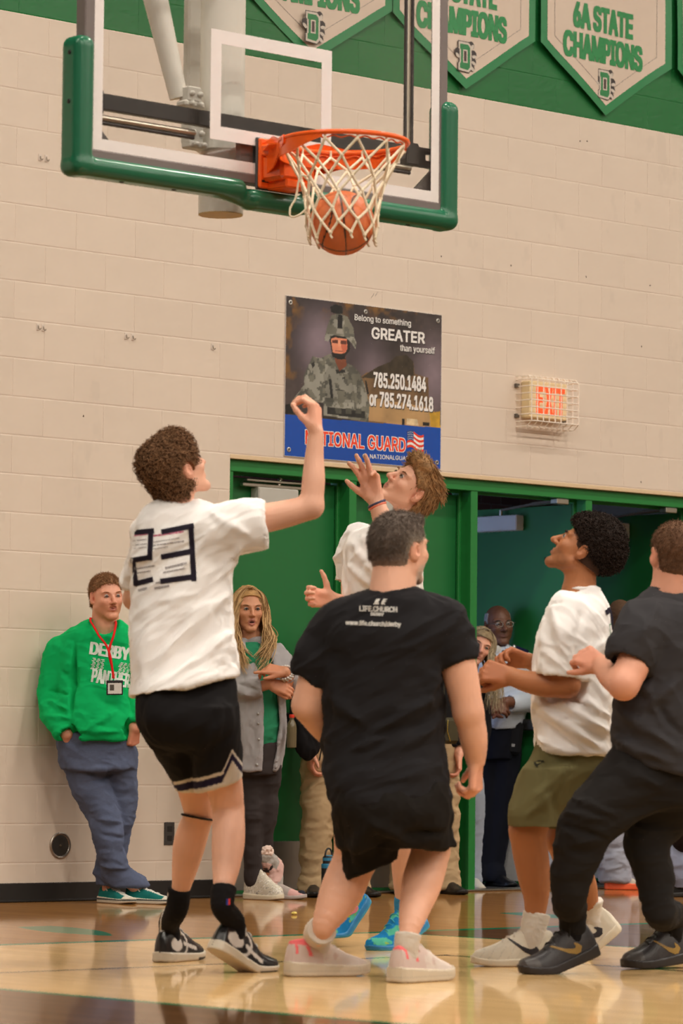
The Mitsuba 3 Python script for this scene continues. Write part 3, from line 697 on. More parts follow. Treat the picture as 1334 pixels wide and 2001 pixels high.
def camo(poly, base):
    m = contains_xy(poly, P2[:, 0], P2[:, 1])
    q = P3[m].copy(); cell = np.floor(q * 110) / 110
    n1, n2 = meshkit.fbm(cell * 22, 3, 1), meshkit.fbm(cell * 30, 3, 9)
    c = np.where(n1[:, None] > 0.55, lin((150, 148, 138)), np.where(n2[:, None] > 0.52, lin((92, 92, 84)), lin((118, 116, 104))))
    shade = 0.55 + 0.75 * meshkit.fbm(q * 9, 2, 4)
    col[m] = c * base * shade[:, None]
camo(cpoly([(232, 670), (300, 520), (360, 535), (430, 500), (550, 570), (600, 590), (650, 640), (690, 740), (725, 880), (715, 1010), (380, 960), (380, 870), (160, 830), (240, 730)]), 0.95)
camo(cpoly([(380, 660), (440, 560), (560, 600), (600, 700), (620, 870), (400, 860)]), 0.72)
for a in ([(290, 575), (312, 560), (318, 590), (300, 610)], [(420, 690), (440, 690), (455, 830), (435, 830)], [(470, 620), (540, 620), (545, 640), (480, 650)], [(410, 895), (690, 930), (690, 985), (410, 950)], [(520, 675), (540, 675), (540, 690), (520, 690)], [(470, 765), (530, 770), (530, 776), (470, 772)]): fill(cpoly(a), lin((38, 38, 36)), 40, 0.9, 8)
for X in (470, 545, 620): fill(cpoly([(X, 905), (X + 45, 910), (X + 45, 950), (X, 945)]), lin((74, 74, 66)), 40, 0.7, 8)
fill(cpoly([(455, 500), (545, 520), (555, 590), (500, 630), (470, 560)]), lin((120, 66, 44)), 20, 0.5)
fill(cpoly([(425, 395), (440, 365), (580, 370), (580, 470), (545, 515), (500, 520), (445, 500)]), lin((34, 30, 28)), 20, 0.4)
fill(cpoly([(437, 390), (470, 378), (556, 392), (558, 440), (548, 490), (500, 508), (450, 490)]), lin((222, 140, 108)), 30, 0.25, 2)
fill(cpoly([(500, 400), (556, 400), (558, 470), (530, 500), (510, 440)]), lin((196, 104, 78)), 30, 0.2, 2)
for a in ([(445, 398), (490, 400), (490, 424), (448, 420)], [(508, 402), (552, 404), (550, 430), (510, 426)]): fill(cpoly(a), lin((96, 52, 40)), 30, 0.5, 2)
fill(cpoly([(468, 476), (525, 480), (525, 486), (470, 483)]), lin((120, 50, 44)), 30, 0.2); fill(cpoly([(488, 400), (508, 402), (512, 448), (488, 448)]), lin((232, 156, 122)), 30, 0.15)
fill(cpoly([(440, 496), (540, 506), (545, 540), (500, 545), (450, 525)]), lin((26, 24, 24)), 30, 0.3)
camo(cpoly([(388, 400), (405, 310), (440, 215), (500, 200), (560, 225), (605, 310), (612, 385), (628, 420), (620, 470), (585, 415), (540, 372), (445, 365), (415, 410)]), 1.0)
fill(cpoly([(490, 210), (524, 212), (520, 315), (484, 310)]), lin((22, 21, 22)), 30, 0.4); fill(cpoly([(482, 312), (525, 318), (528, 355), (478, 350)]), lin((150, 146, 136)), 30, 0.3)
fill(cpoly([(432, 150), (470, 135), (520, 145), (526, 200), (500, 206), (440, 195)]), lin((24, 24, 24)), 60, 1.2, 3)
fill(cpoly([(92, 880), (150, 870), (200, 950), (90, 950)]), lin((14, 13, 14)), 30, 0.4)
blue = cpoly([(60, 945), (400, 985), (1270, 1055), (1270, 1400), (60, 1300)])
mb = contains_xy(blue, P2[:, 0], P2[:, 1]); col[mb] = lin((12, 72, 168)) * (0.92 + 0.16 * fb(4)[mb][:, None])
ii, jj = np.meshgrid(np.arange(nx - 1), np.arange(nz - 1), indexing='ij'); a0 = (ii * nz + jj).ravel()
pf = np.vstack([np.stack([a0, a0 + nz, a0 + nz + 1], 1), np.stack([a0, a0 + nz + 1, a0 + 1], 1)])
put('print', (wv(np.stack([P2[:, 0], P2[:, 1], np.full(len(P2), 0.0075)], 1)), pf), 'm_satin', col * 0.95, poster, smooth=True, label='printed picture of a soldier and a tan vehicle')
put('board', bx((PX0 - 0.003, -0.007, PZ0 - 0.003), (PX1 + 0.003, -0.0005, PZ1 + 0.003)), 'm_satin', (0.55, 0.5, 0.48), poster, label='white edged board')
def ptxt(s, X0, Y0, X1, Y1, h, color, off=0.0082, bold=True, name='lettering', shadow=True, lean=0.0, label=None):
    (x0, z0), (x1, z1) = cp(X0, Y0), cp(X1, Y1)
    m = wtext(s, x0, z0, h, x1 - x0, off + 0.0008, bold, fat=h * 0.022, slope=(z1 - z0) / (x1 - x0), lean=lean)
    if shadow: put(name, xf(m, t=(0.004, 0.0008, -0.005)), 'm_satin', (0.02, 0.018, 0.018), poster, label='dark drop shadow of lettering')
    put(name, m, 'm_satin', color, poster, label=label or 'white lettering')
WH = (0.78, 0.75, 0.74)
ptxt('Belong to something', 612, 250, 1030, 296, 0.034, WH, bold=False)
ptxt('GREATER', 738, 385, 1133, 425, 0.062, WH)
ptxt('than yourself', 950, 478, 1208, 502, 0.036, WH, bold=False)
ptxt('785.250.1484', 752, 745, 1142, 782, 0.081, WH)
ptxt('or 785.274.1618', 722, 882, 1195, 930, 0.079, WH)
(x0, z0), (x1, z1) = cp(245, 1170), cp(990, 1230)
for grow, c, o in ((0.011, WH, 0.0084), (0.0, (0.80, 0.055, 0.02), 0.0096)):
    v, f = text('NATIONAL GUARD', 0.075, x1 - x0, True, 0.0008)
    if grow:
        ms = []
        for dx in (-0.0042, 0, 0.0042):
            for dz in (-0.0042, 0, 0.0042): ms.append((wv(np.stack([v[:, 0] + x0 + dx, v[:, 1] + z0 + dz + (z1 - z0) / (x1 - x0) * v[:, 0], v[:, 2] + o + 0.00002 * (dx + dz) * 100], 1)), f))
        put('lettering', cat_(ms), 'm_satin', c, poster, label='white outline of the red lettering')
    else: put('lettering', (wv(np.stack([v[:, 0] + x0, v[:, 1] + z0 + (z1 - z0) / (x1 - x0) * v[:, 0], v[:, 2] + o], 1)), f), 'm_satin', c, poster, label='red lettering')
ptxt('NATIONALGUARD.com', 725, 1280, 1120, 1302, 0.024, WH, bold=False, shadow=False)
# the small flag on the blue band
fl0, fl1 = cp(1002, 1215), cp(1125, 1240)
fw_, fh_ = fl1[0] - fl0[0], 0.098
def wave(t): return 0.010 * math.sin(t * 2 * math.pi) - 0.012 * t
for i in range(7):
    zz = fl0[1] + 0.01 + fh_ * (6 - i) / 7
    pts = [(fl0[0] + fw_ * t, zz + wave(t)) for t in np.linspace(0, 1, 13)]
    pg = Polygon(pts + [(x, z + fh_ / 7) for x, z in pts[::-1]])
    put('flag_stripe', flat(pg, 0.0086), 'm_satin', (0.72, 0.045, 0.02) if i % 2 == 0 else WH, poster, label='red flag stripe' if i % 2 == 0 else 'white flag stripe')
pts = [(fl0[0] + fw_ * t, fl0[1] + 0.01 + fh_ * 3 / 7 + wave(t)) for t in np.linspace(0, 0.38, 7)]
put('flag_canton', flat(Polygon(pts + [(x, z + fh_ * 4 / 7) for x, z in pts[::-1]]), 0.0092), 'm_satin', (0.02, 0.06, 0.22), poster, label='blue flag canton with stars')
st = [flat(Point(fl0[0] + fw_ * (0.05 + 0.09 * a), fl0[1] + 0.01 + fh_ * (0.5 + 0.13 * b) + wave(0.05 + 0.09 * a)).buffer(0.0028, 3), 0.0098) for a in range(4) for b in range(4)]
put('flag_stars', cat_(st), 'm_satin', WH, poster, label='white stars', kind='stuff')
for x in (PX0 + 0.03, (PX0 + PX1) / 2, PX1 - 0.03):
    for z in (PZ0 + 0.035, PZ1 - 0.035):
        g = put('grommet', xf(lathe([(0.006, 0.0), (0.006, 0.003), (0.0085, 0.004), (0.014, 0.003), (0.015, 0.0)], 20), R=WALLR, t=(x, -0.008, z)), 'm_metal', (0.6, 0.58, 0.56), poster, label='metal grommet')
        put('screw', xf(lathe([(0.0, 0.003), (0.004, 0.0025), (0.0055, 0.0)], 10), R=WALLR, t=(x, -0.008, z)), 'm_satin', (0.03, 0.03, 0.03), g, label='dark screw')
# exit sign in its wire cage
ex = thing('exit_sign', 'lit EXIT sign with red letters behind a white wire guard, right of the poster', 'exit sign')
ex0, ez0, ex1, ez1 = 0.325, 2.80, 0.645, 3.02
put('housing', bx((ex0, -0.075, ez0), (ex1, 0.0, ez1), 0.006), 'm_satin', (0.80, 0.66, 0.40), ex, label='cream plastic housing')
for c, x0, x1 in (('E', 0.385, 0.445), ('X', 0.458, 0.515), ('I', 0.529, 0.548), ('T', 0.560, 0.618)):
    k = put('letter', wtext(c, x0, ez0 + 0.035, 0.15, x1 - x0, 0.0752, True, fat=0.005), 'm_satin', (0.6, 0.04, 0.01), ex, label='glowing red letter %s' % c)
    scene[k]['emitter'] = {'type': 'area', 'radiance': {'type': 'rgb', 'value': [0.85, 0.085, 0.02]}}
cage0, cage1, cz0, cz1, cd = 0.285, 0.685, 2.745, 3.045, 0.13
wires = []
for i in range(9):
    x = cage0 + (cage1 - cage0) * i / 8
    wires.append([(x, 0.0, cz1), (x, -cd * 0.8, cz1), (x, -cd, cz1 - 0.025), (x, -cd, cz0 + 0.03), (x, -cd * 0.72, cz0), (x, 0.0, cz0)])
for i in range(7):
    z = cz0 + 0.03 + (cz1 - cz0 - 0.05) * i / 6
    wires.append([(cage0, 0.0, z), (cage0, -cd + 0.01, z), (cage0 + 0.01, -cd - 0.003, z), (cage1 - 0.01, -cd - 0.003, z), (cage1, -cd + 0.01, z), (cage1, 0.0, z)])
for y in (-0.045, -0.09): wires += [[(cage0, y, cz0), (cage1, y, cz0)], [(cage0, y, cz1), (cage1, y, cz1)]]
for w in wires: put('guard_wire', tube(w, 0.0036, 6), 'm_satin', (0.86, 0.78, 0.68), ex, label='white guard wire')
for z in (2.81, 2.99):
    for x in (cage0, cage1): put('clamp', bx((x - 0.018, -0.02, z - 0.012), (x + 0.012, -0.001, z + 0.012), 0.003), 'm_satin', (0.10, 0.085, 0.07), ex, label='dark clamp')
# champion banners
def emblem(cx, cz, s, off, par):
    pad_ = [Point(-0.36, 0.12).buffer(0.17), Point(0.34, 0.46).buffer(0.16), Point(0.46, 0.12).buffer(0.17), Point(0.46, -0.16).buffer(0.15), Point(0.40, -0.40).buffer(0.13), Polygon([(-0.05, 0.52), (0.4, 0.58), (0.4, 0.3)])]
    D0 = Polygon([(-0.30, -0.52), (0.20, -0.56), (0.33, -0.42), (0.33, 0.40), (0.2, 0.52), (-0.30, 0.52), (-0.30, 0.30), (-0.24, 0.28), (-0.24, -0.28), (-0.30, -0.30)])
    A = lambda g: affinity.translate(affinity.scale(g, s, s, origin=(0, 0)), cx, cz)
    blk = unary_union(pad_).union(D0.buffer(0.06, join_style=2))
    put('emblem', flat(A(blk), off), 'm_satin', (0.03, 0.02, 0.018), par, label='black paw shape of the emblem')
    claws = unary_union([affinity.rotate(affinity.scale(Point(x, y).buffer(0.08), 1.5, 0.8), r) for x, y, r in ((-0.38, 0.0, -40), (0.40, 0.40, 65), (0.50, 0.05, 10), (0.48, -0.2, -25), (0.42, -0.43, -45))])
    put('emblem', flat(A(claws.union(D0.buffer(0.03, join_style=2))), off + 0.0008), 'm_satin', (0.55, 0.48, 0.42), par, label='white edge of the emblem')
    put('emblem', flat(A(affinity.scale(D0, 0.84, 0.9)), off + 0.0016), 'm_satin', (0.016, 0.19, 0.055), par, label='green letter D of the emblem')
    put('emblem', flat(A(sbox(-0.1, -0.24, 0.14, 0.26)), off + 0.0024), 'm_satin', (0.55, 0.48, 0.42), par, label='white slot edge of the emblem')
    put('emblem', flat(A(sbox(-0.05, -0.19, 0.08, 0.21)), off + 0.0032), 'm_satin', (0.05, 0.02, 0.018), par, label='dark slot of the emblem')
BAN = [(-1.385, 'leftmost of them, behind the glass backboard'), (-0.185, 'crossed by the right edge of the backboard'), (1.02, 'the one in full view above the EXIT sign'), (2.225, 'cut off by the right edge of the photo')]
rb = random.Random(3)
for i, (cx, lab) in enumerate(BAN):
    b = thing('banner', 'white pennant with green border, ' + lab, 'banner', None)
    hw, z1, zs, zt = 0.585, 6.75, 5.075, 4.705
    G = 26
    def shape(inset):
        k = inset
        return Polygon([(cx - hw + k, z1 - k), (cx + hw - k, z1 - k), (cx + hw - k, zs + 0.45 * k), (cx, zt + 1.12 * k), (cx - hw + k, zs + 0.45 * k)])
    def sheet(poly, off, th):
        h = 0.045; xs = np.arange(cx - hw - h, cx + hw + 2 * h, h)
        # triangulated finely so that it can hang in soft waves
        v, f = trimesh.creation.triangulate_polygon(poly, engine='earcut')
        m = trimesh.Trimesh(np.c_[v, 0 * v[:, 0]], f, process=False)
        vv, ff = trimesh.remesh.subdivide_to_size(m.vertices, m.faces, 0.11)
        edge = 0.55 * np.exp(-((hw - np.abs(vv[:, 0] - cx)) / 0.1) ** 2)
        d = 0.022 + 0.014 * np.sin(vv[:, 0] * 5.0 + i * 2.1) * np.clip((6.7 - vv[:, 1]) / 1.5, 0, 1) + 0.03 * edge * np.clip((6.3 - vv[:, 1]), 0, 1) + off
        a = np.stack([vv[:, 0], vv[:, 1], d], 1)
        return wv(a), ff
    put('border', sheet(shape(0.0), 0.0, 0), 'm_satin', (0.018, 0.20, 0.065), b, smooth=True, label='green border')
    put('field', sheet(shape(0.055), 0.002, 0), 'm_satin', (0.62, 0.50, 0.41), b, smooth=True, label='white field')
    put('inner_line', sheet(shape(0.12).difference(shape(0.1235)), 0.0035, 0), 'm_satin', (0.3, 0.24, 0.2), b, smooth=True, label='thin grey inner line')
    def bow(m):
        v, f = vf(m); v = v.copy()
        edge = 0.55 * np.exp(-((hw - np.abs(v[:, 0] - cx)) / 0.1) ** 2)
        v[:, 1] -= 0.0225 + 0.014 * np.sin(v[:, 0] * 5.0 + i * 2.1) * np.clip((6.7 - v[:, 2]) / 1.5, 0, 1) + 0.03 * edge
        return v, f
    for s, x0, x1, z, h in (('6A STATE', -0.30, 0.245, 5.218, 0.142), ('CHAMPIONS', -0.385, 0.335, 5.030, 0.142)):
        for j, ch in enumerate([s]):
            put('lettering', bow(wtext(ch, cx + x0, z, h, x1 - x0, 0.004, fat=0.007)), 'm_satin', (0.014, 0.22, 0.06), b, label='green lettering')
    n0 = len(scene)
    keys = set(scene)
    emblem(cx - 0.02, 4.895, 0.155, 0.006 + 0.0225 + 0.014 * abs(math.sin(cx * 5 + i * 2.1)), b)
# small things
pl = thing('wall_plate', 'round dark metal plate low on the wall by the jeans of the man in green', 'wall plate')
c = ony(117, 1652, 0)
put('rim', xf(lathe([(0.055, 0.0), (0.070, 0.0), (0.070, 0.006), (0.064, 0.009), (0.058, 0.007), (0.055, 0.004)], 40), R=WALLR, t=c), 'm_metal', (0.45, 0.4, 0.35), pl, label='chrome ring')
put('disc', xf(lathe([(0.0, 0.006), (0.05, 0.006), (0.06, 0.003), (0.06, 0.0)], 40), R=WALLR, t=c), 'm_satin', (0.03, 0.026, 0.022), pl, label='dark disc')
put('screw', xf(lathe([(0.0, 0.010), (0.005, 0.009), (0.007, 0.006)], 12), R=WALLR, t=c), 'm_metal', (0.3, 0.26, 0.2), pl)
c = ony(330, 1629, 0)
ou = thing('outlet_plate', 'dark rectangular outlet plate low on the wall behind the tall shooter', 'outlet')
put('plate', bx(c - (0.036, 0.006, 0.062), c + (0.036, 0.0, 0.062), 0.003), 'm_satin', (0.05, 0.045, 0.042), ou)
for dz in (-0.025, 0.025): put('socket', bx(c + (-0.017, -0.008, dz - 0.015), c + (0.017, -0.005, dz + 0.015), 0.002), 'm_satin', (0.02, 0.018, 0.017), ou)
for i, (x, y, lab) in enumerate(((78, 309, 'left hook of the pair just under the backboard corner'), (90, 311, 'right hook of the pair just under the backboard corner'), (74, 640, 'left hook of the pair at the far left of the wall'), (84, 642, 'right hook of the pair at the far left of the wall'), (246, 658, 'left hook of the pair above the curly-haired shooter'), (259, 660, 'right hook of the pair above the curly-haired shooter'), (415, 679, 'single hook left of the poster'))):
    c = ony(x, y, 0); h = thing('adhesive_hook', 'tiny clear adhesive ' + lab, 'hook', 'adhesive hooks')
    put('backing', bx(c - (0.011, 0.003, 0.015), c + (0.011, 0.0, 0.022), 0.002), 'm_gloss', (0.66, 0.57, 0.50), h)
    put('hook', tube([c + (0, -0.003, 0.01), c + (0, -0.01, -0.005), c + (0.002, -0.016, -0.012), c + (0.006, -0.02, -0.004)], 0.003, 6), 'm_gloss', (0.30, 0.24, 0.19), h)
for x, y in ((728, 578), (735, 575)):
    c = ony(x, y, 0); put('scuff', tube([c + (-0.01, -0.0008, -0.012), c + (0.01, -0.0008, 0.014)], 0.0012, 5), 'm_matte', (0.3, 0.24, 0.2), 'wall_back', label='grey scuff mark')
for x, y in ((998, 519), (1147, 276), (1133, 276), (862, 501), (1145, 541), (1270, 558), (1253, 677), (1252, 942), (163, 813)):
    c = ony(x, y, 0); put('nail_hole', sphere(c, (0.005, 0.0015, 0.006), 1), 'm_matte', (0.12, 0.08, 0.06), 'wall_back', label='dark nail hole')
# ---------------------------------------------------------------- people: heads, hands, shoes, prints
def basis(fwd, up=(0, 0, 1)):
    f = nrm(fwd); r = nrm(np.cross(f, up)); return np.stack([r, f, np.cross(r, f)], 1)     # columns right, forward, up
def view(a, b, c=0.0):     # a direction given as right, away from the camera, up
    return a * CR + b * CF + c * CU
def add_head(F, c, R, s=1.0, nose=1.0, jaw=1.0, ears=1.0, mouth=0.0, full=0.0, neck=None, nr=0.057):
    """Adds a head (skull, jaw, brow, nose, lips, ears) to a body field. c: between the ears; R: columns right, forward, up."""
    g = lambda p: c + R @ (np.asarray(p, float) * s)
    E = lambda p, r, k=0.012, cut=False, A=None: F.add(P_ell(g(p), np.asarray(r, float) * s, R if A is None else R @ A), k * s, cut)
    Cn = lambda a, b, ra, rb, k=0.012, **q: F.add(P_cone(g(a), g(b), ra * s, rb * s, **q), k * s)
    E((0, -0.012, 0.034), (0.0745, 0.094, 0.084), 0.02)
    E((0, 0.028, -0.028), (0.0615 + full, 0.061, 0.074), 0.03)
    for q in (-1, 1):
        Cn((q * 0.050 * jaw, 0.0, -0.055), (q * 0.016, 0.066, -0.097), 0.018 + full * 0.6, 0.016, 0.022)
        E((q * 0.038, 0.062, -0.022), (0.022, 0.022, 0.018), 0.02)
        Cn((q * 0.048, 0.068, 0.026), (q * 0.012, 0.083, 0.022), 0.009, 0.010, 0.014)
    Cn((-0.009, 0.075, -0.102), (0.009, 0.075, -0.102), 0.016, 0.016, 0.018)
    for q in (-1, 1): E((q * 0.031, 0.094, 0.006), (0.017, 0.014, 0.0105), 0.010, True)
    for q in (-1, 1): E((q * 0.031, 0.0735, 0.006), (0.0155, 0.0135, 0.0125), 0.005)
    Cn((0, 0.084, 0.016), (0, 0.104 + 0.008 * nose, -0.026), 0.0075, 0.0115 * nose, 0.008)
    for q in (-1, 1): E((q * 0.0115 * nose, 0.097, -0.030), (0.0085, 0.011, 0.008), 0.006)
    Cn((-0.016, 0.0775, -0.060), (0.016, 0.0775, -0.060), 0.011, 0.011, 0.016)
    for z, r in ((-0.0545, 0.0062), (-0.0665 - mouth, 0.0075)):
        Cn((-0.017, 0.083, z - 0.001), (0, 0.0895, z), 0.004, r * 0.9, 0.006); Cn((0, 0.0895, z), (0.017, 0.083, z - 0.001), r * 0.9, 0.004, 0.006)
    E((0, 0.098, -0.0605 - mouth / 2), (0.021, 0.013, 0.0012 + mouth * 0.55), 0.003, True)
    for q in (-1, 1):
        A = np.array([[math.cos(0.35), -q * math.sin(0.35), 0], [q * math.sin(0.35), math.cos(0.35), 0], [0, 0, 1]]).T
        E((q * 0.0805, -0.012, -0.002), (0.0085 * ears, 0.0205 * ears, 0.0325 * ears), 0.006, A=A)
        E((q * 0.088, -0.004, 0.002), (0.006, 0.010, 0.017), 0.004, True, A=A)
        E((q * 0.0765, -0.004, -0.026), (0.008, 0.009, 0.010), 0.005)
    if neck is not None:
        F.add(P_cone(g((0, -0.022, -0.045)), neck, nr * s * 0.97, nr * s * 1.06), 0.02 * s)
        F.add(P_cone(g((0, -0.035, -0.03)), np.asarray(neck) + R @ np.array([0, -0.02, 0]), nr * s * 0.8, nr * s), 0.02 * s)
def skin_color(v, c, R, s, base, lip=(0.42, 0.13, 0.10), red=0.35, stubble=None, mouth=0.0):
    """Vertex colours of the skin: base, ruddier nose, ears, cheeks, knuckles; lips; brows; beard."""
    p = (v - c) @ R / s
    base = np.asarray(base, float); ruddy = base * np.array([1.06, 0.66, 0.62])
    n1 = meshkit.fbm(v * 13, 3, 2)
    col = base * (0.93 + 0.14 * n1[:, None])
    on = np.linalg.norm(p, axis=1) < 0.16
    blob = lambda q, r: np.exp(-(((p - q) / r) ** 2).sum(1))
    w = 0.9 * blob((0, 0.108, -0.026), (0.02, 0.02, 0.02)) + 0.6 * (blob((0.042, 0.07, -0.03), (0.022, 0.03, 0.02)) + blob((-0.042, 0.07, -0.03), (0.022, 0.03, 0.02))) + 0.9 * (blob((0.085, -0.01, 0), (0.014, 0.03, 0.04)) + blob((-0.085, -0.01, 0), (0.014, 0.03, 0.04)))
    col = col + (ruddy - col) * (red * np.clip(w, 0, 1) * on)[:, None]
    if stubble is not None:
        bm = on * np.clip((p[:, 1] + 0.0) / 0.02, 0, 1) * np.clip((p[:, 2] + 0.128) / 0.02, 0, 1) * np.clip((-0.036 - p[:, 2] - 0.22 * np.maximum(0, 0.07 - p[:, 1])) / 0.012, 0, 1) * (0.6 + 0.6 * meshkit.noise(v * 300))
        bm = np.clip(bm, 0, 1) * stubble[1]
        col = col * (1 - bm[:, None]) + np.asarray(stubble[0]) * bm[:, None]
    lp = np.clip(1.3 - (((p - (0, 0.09, -0.061 - mouth / 2)) / (0.021, 0.02, 0.0115 + mouth)) ** 2).sum(1), 0, 1) * on
    lp = np.minimum(0.8, lp * 1.5)
    col = col * (1 - lp[:, None]) + np.asarray(lip) * lp[:, None]
    for q in (-1, 1):
        sk = np.clip(1.4 - (((p - (q * 0.031, 0.088, 0.006)) / (0.0195, 0.03, 0.0135)) ** 2).sum(1), 0, 1)[:, None] * 0.4
        col = col * (1 - sk * (1 - np.array([0.8, 0.62, 0.58])))
    return col
def face_parts(par, c, R, s, iris=(0.05, 0.03, 0.015), brow=(0.10, 0.06, 0.03), gaze=(0, 1, 0), lash=(0.03, 0.02, 0.015), brow_up=0.0, lids=0.30, bw=0.0042, lip=None, mouth=0.0):
    g = lambda p: c + (np.asarray(p, float) * s) @ R.T
    for q in (-1, 1):
        e = np.array((q * 0.031, 0.0772, 0.006)); gz = nrm(np.asarray(gaze) + (0, 0.4, 0))
        ek = put('eye', sphere(g(e), 0.0122 * s, 3), 'm_satin', (0.46, 0.40, 0.37), par, smooth=True, label='white of the eye')
        put('iris', sphere(g(e + gz * 0.0078), 0.0068 * s, 2), 'm_satin', iris, ek, smooth=True, label='dark iris')
        a = np.linspace(-1, 1, 9)
        up = np.stack([e[0] + 0.0145 * a, e[1] + 0.0125 - 0.0065 * a ** 2, e[2] + 0.0085 * (1 - a ** 2) - 0.001 - lids * 0.007], 1)
        put('eyelash', tube(g(up), (0.0021 * s) * (1.15 - 0.7 * a ** 2), 6), 'm_hair', lash, par, smooth=True, label='dark lash line')
        b = np.stack([e[0] + q * 0.002 + 0.019 * a, 0.0905 - 0.006 * (q * a > 0) * a ** 2 - 0.002 * a ** 2, 0.0265 + brow_up - 0.0045 * (a * q - 0.25) ** 2 * 1.2 + 0.001], 1)
        put('eyebrow', tube(g(b), bw * s * (1.1 - 0.75 * a ** 2), 6, flat=0.6), 'm_hair', brow, par, smooth=True, label='eyebrow')
    if lip is not None:
        a = np.linspace(-1, 1, 11)
        for nm, z0, r, dz in (('upper', -0.0555, 0.0032, 0.0026), ('lower', -0.0665 - mouth, 0.0042, -0.004)):
            q = np.stack([0.0215 * a, 0.0905 - 0.0105 * a ** 2, (-0.0605 - mouth / 2) + (z0 + 0.0605 + mouth / 2) * (1 - a ** 2) + (dz * 0.3) * np.cos(3 * a)], 1)
            put('lip', tube(g(q), r * s * (1.05 - 0.75 * a ** 2), 6), 'm_skin', lip, par, smooth=True, label=nm + ' lip')
        q = np.stack([0.020 * a, 0.0900 - 0.0100 * a ** 2, 0 * a - 0.0605 - mouth / 2], 1)
        put('mouth_line', tube(g(q), (0.0005 + mouth * 0.40) * s * (1.05 - 0.8 * a ** 2), 6), 'm_matte', (0.05, 0.015, 0.012), par, smooth=True, label='dark mouth opening')
def hand(F, w, d, n, side, curl=(0.5, 0.6, 0.4), thumb=(0.55, 0.15, 0.8), s=1.0, spread=0.10, curls=None, thumb_bend=0.3, k=0.0045):
    """w: wrist; d: towards the knuckles; n: the way the palm faces; side: +1 if the thumb lies towards cross(d, n), else -1."""
    d = nrm(d); n = nrm(np.asarray(n) - d * (np.asarray(n) @ d)); l = nrm(np.cross(d, n)) * side
    pal = 0.088 * s
    base = [0.030, 0.0105, -0.0095, -0.0285]; ln = [0.074, 0.082, 0.076, 0.060]; kn = [0.0, 0.004, 0.0, -0.008]
    for i in range(4):
        F.add(P_cone(w + l * base[i] * 0.55 * s + d * 0.008 * s, w + d * (pal + kn[i] * s) + l * base[i] * s, 0.0155 * s, 0.0115 * s), 0.010 * s)
    F.add(P_cone(w + d * 0.02 * s + l * 0.016 * s + n * 0.008 * s, w + d * 0.055 * s + l * 0.02 * s + n * 0.008 * s, 0.017 * s, 0.013 * s), 0.010 * s)
    tips = []
    for i in range(4):
        c3 = (curls[i] if curls else curl)
        p = w + d * (pal + kn[i] * s) + l * base[i] * s
        a, sp = 0.0, spread * (1.1 - 0.75 * i)
        dd0 = nrm(d + l * sp); r = [0.0104, 0.0096, 0.0088, 0.0078]
        if i == 3: r = [q * 0.86 for q in r]
        for j, fr in enumerate((0.46, 0.30, 0.24)):
            a += c3[j]
            v = dd0 * math.cos(a) + n * math.sin(a)
            p2 = p + v * ln[i] * fr * s
            F.add(P_cone(p, p2, r[j] * s, r[j + 1] * s), k if j else 0.007 * s)
            p = p2
        tips.append(p)
    t0 = w + d * 0.024 * s + l * 0.024 * s + n * 0.006 * s
    tv = nrm(d * thumb[0] + n * thumb[1] + l * thumb[2])
    t1 = t0 + tv * 0.038 * s; tv2 = nrm(tv + d * thumb_bend); t2 = t1 + tv2 * 0.030 * s; t3 = t2 + nrm(tv2 + d * thumb_bend * 0.8) * 0.023 * s
    F.add(P_cone(t0, t1, 0.0155 * s, 0.0118 * s), 0.010 * s); F.add(P_cone(t1, t2, 0.0115 * s, 0.0098 * s), k); F.add(P_cone(t2, t3, 0.0098 * s, 0.0078 * s), k)
    return tips, t3
def solve_depth(a, px, py, d0, length, sign):
    """Third coordinate of a joint seen at (px, py): the distance that gives the bone its length, farther (+1) or nearer (-1)."""
    lo = d0
    for _ in range(12):
        p = pt(px, py, lo); q = p - a; along = q @ CF; rest = np.linalg.norm(q - along * CF)
        lo = (a - CO) @ CF + sign * math.sqrt(max(length ** 2 - rest ** 2, 0.0))
    return pt(px, py, lo)
def seg_r(F, pts, rad, k=0.015): chain(F, [np.asarray(p) for p in pts], rad, k)
# prints: flat shapes laid on a garment
def decal(target, o, A, B, N, mesh2, off=0.0025, size=0.02, reach=0.03):
    v, f = vf(mesh2)
    m = trimesh.Trimesh(np.c_[v[:, :2], 0 * v[:, 0]], f, process=False)
    if size: vv, ff = trimesh.remesh.subdivide_to_size(m.vertices, m.faces, size)
    else: vv, ff = np.array(m.vertices), np.array(m.faces)
    A, B, N = nrm(A), nrm(B), nrm(N)
    tv, tf = target; tn = vnormals(tv, tf); ok = tn @ N > 0.05
    q = tv[ok] - o; ab = np.stack([q @ A, q @ B], 1); dp = q @ N
    box_ = (np.abs(ab - [vv[:, 0].mean(), vv[:, 1].mean()]) < np.ptp(vv[:, :2], axis=0) / 2 + 0.06).all(1)
    ab, dp = ab[box_], dp[box_]
    t = cKDTree(ab); dist, idx = t.query(vv[:, :2], k=min(8, len(ab)))
    dd = dp[idx]; top = dd.max(1, keepdims=True); w = np.exp(-(dist / (np.median(dist) + 1e-6)) ** 2) * (dd > top - reach) + 1e-9
    z = (dd * w).sum(1) / w.sum(1)
    return o + vv[:, :1] * A + vv[:, 1:2] * B + (z + off)[:, None] * N, ff
def poly2(poly):
    gs = getattr(poly, 'geoms', [poly]); ms = []
    for g in gs:
        v, f = trimesh.creation.triangulate_polygon(g, engine='earcut'); ms.append((np.c_[v, 0 * v[:, 0]], f))
    return cat_(ms)
def text2(s, h, w=None, center=True, fat=0.0):
    v, f = text(s, h, w, True, 0.001); v = v.copy()
    if center: v[:, 0] -= v[:, 0].max() / 2
    keep = (v[f][:, :, 2] > 0.0005).all(1); f = f[keep]
    if fat: v, f = cat_([(v + (dx, 0, 0), f) for dx in (-fat, 0, fat)])
    return v, f
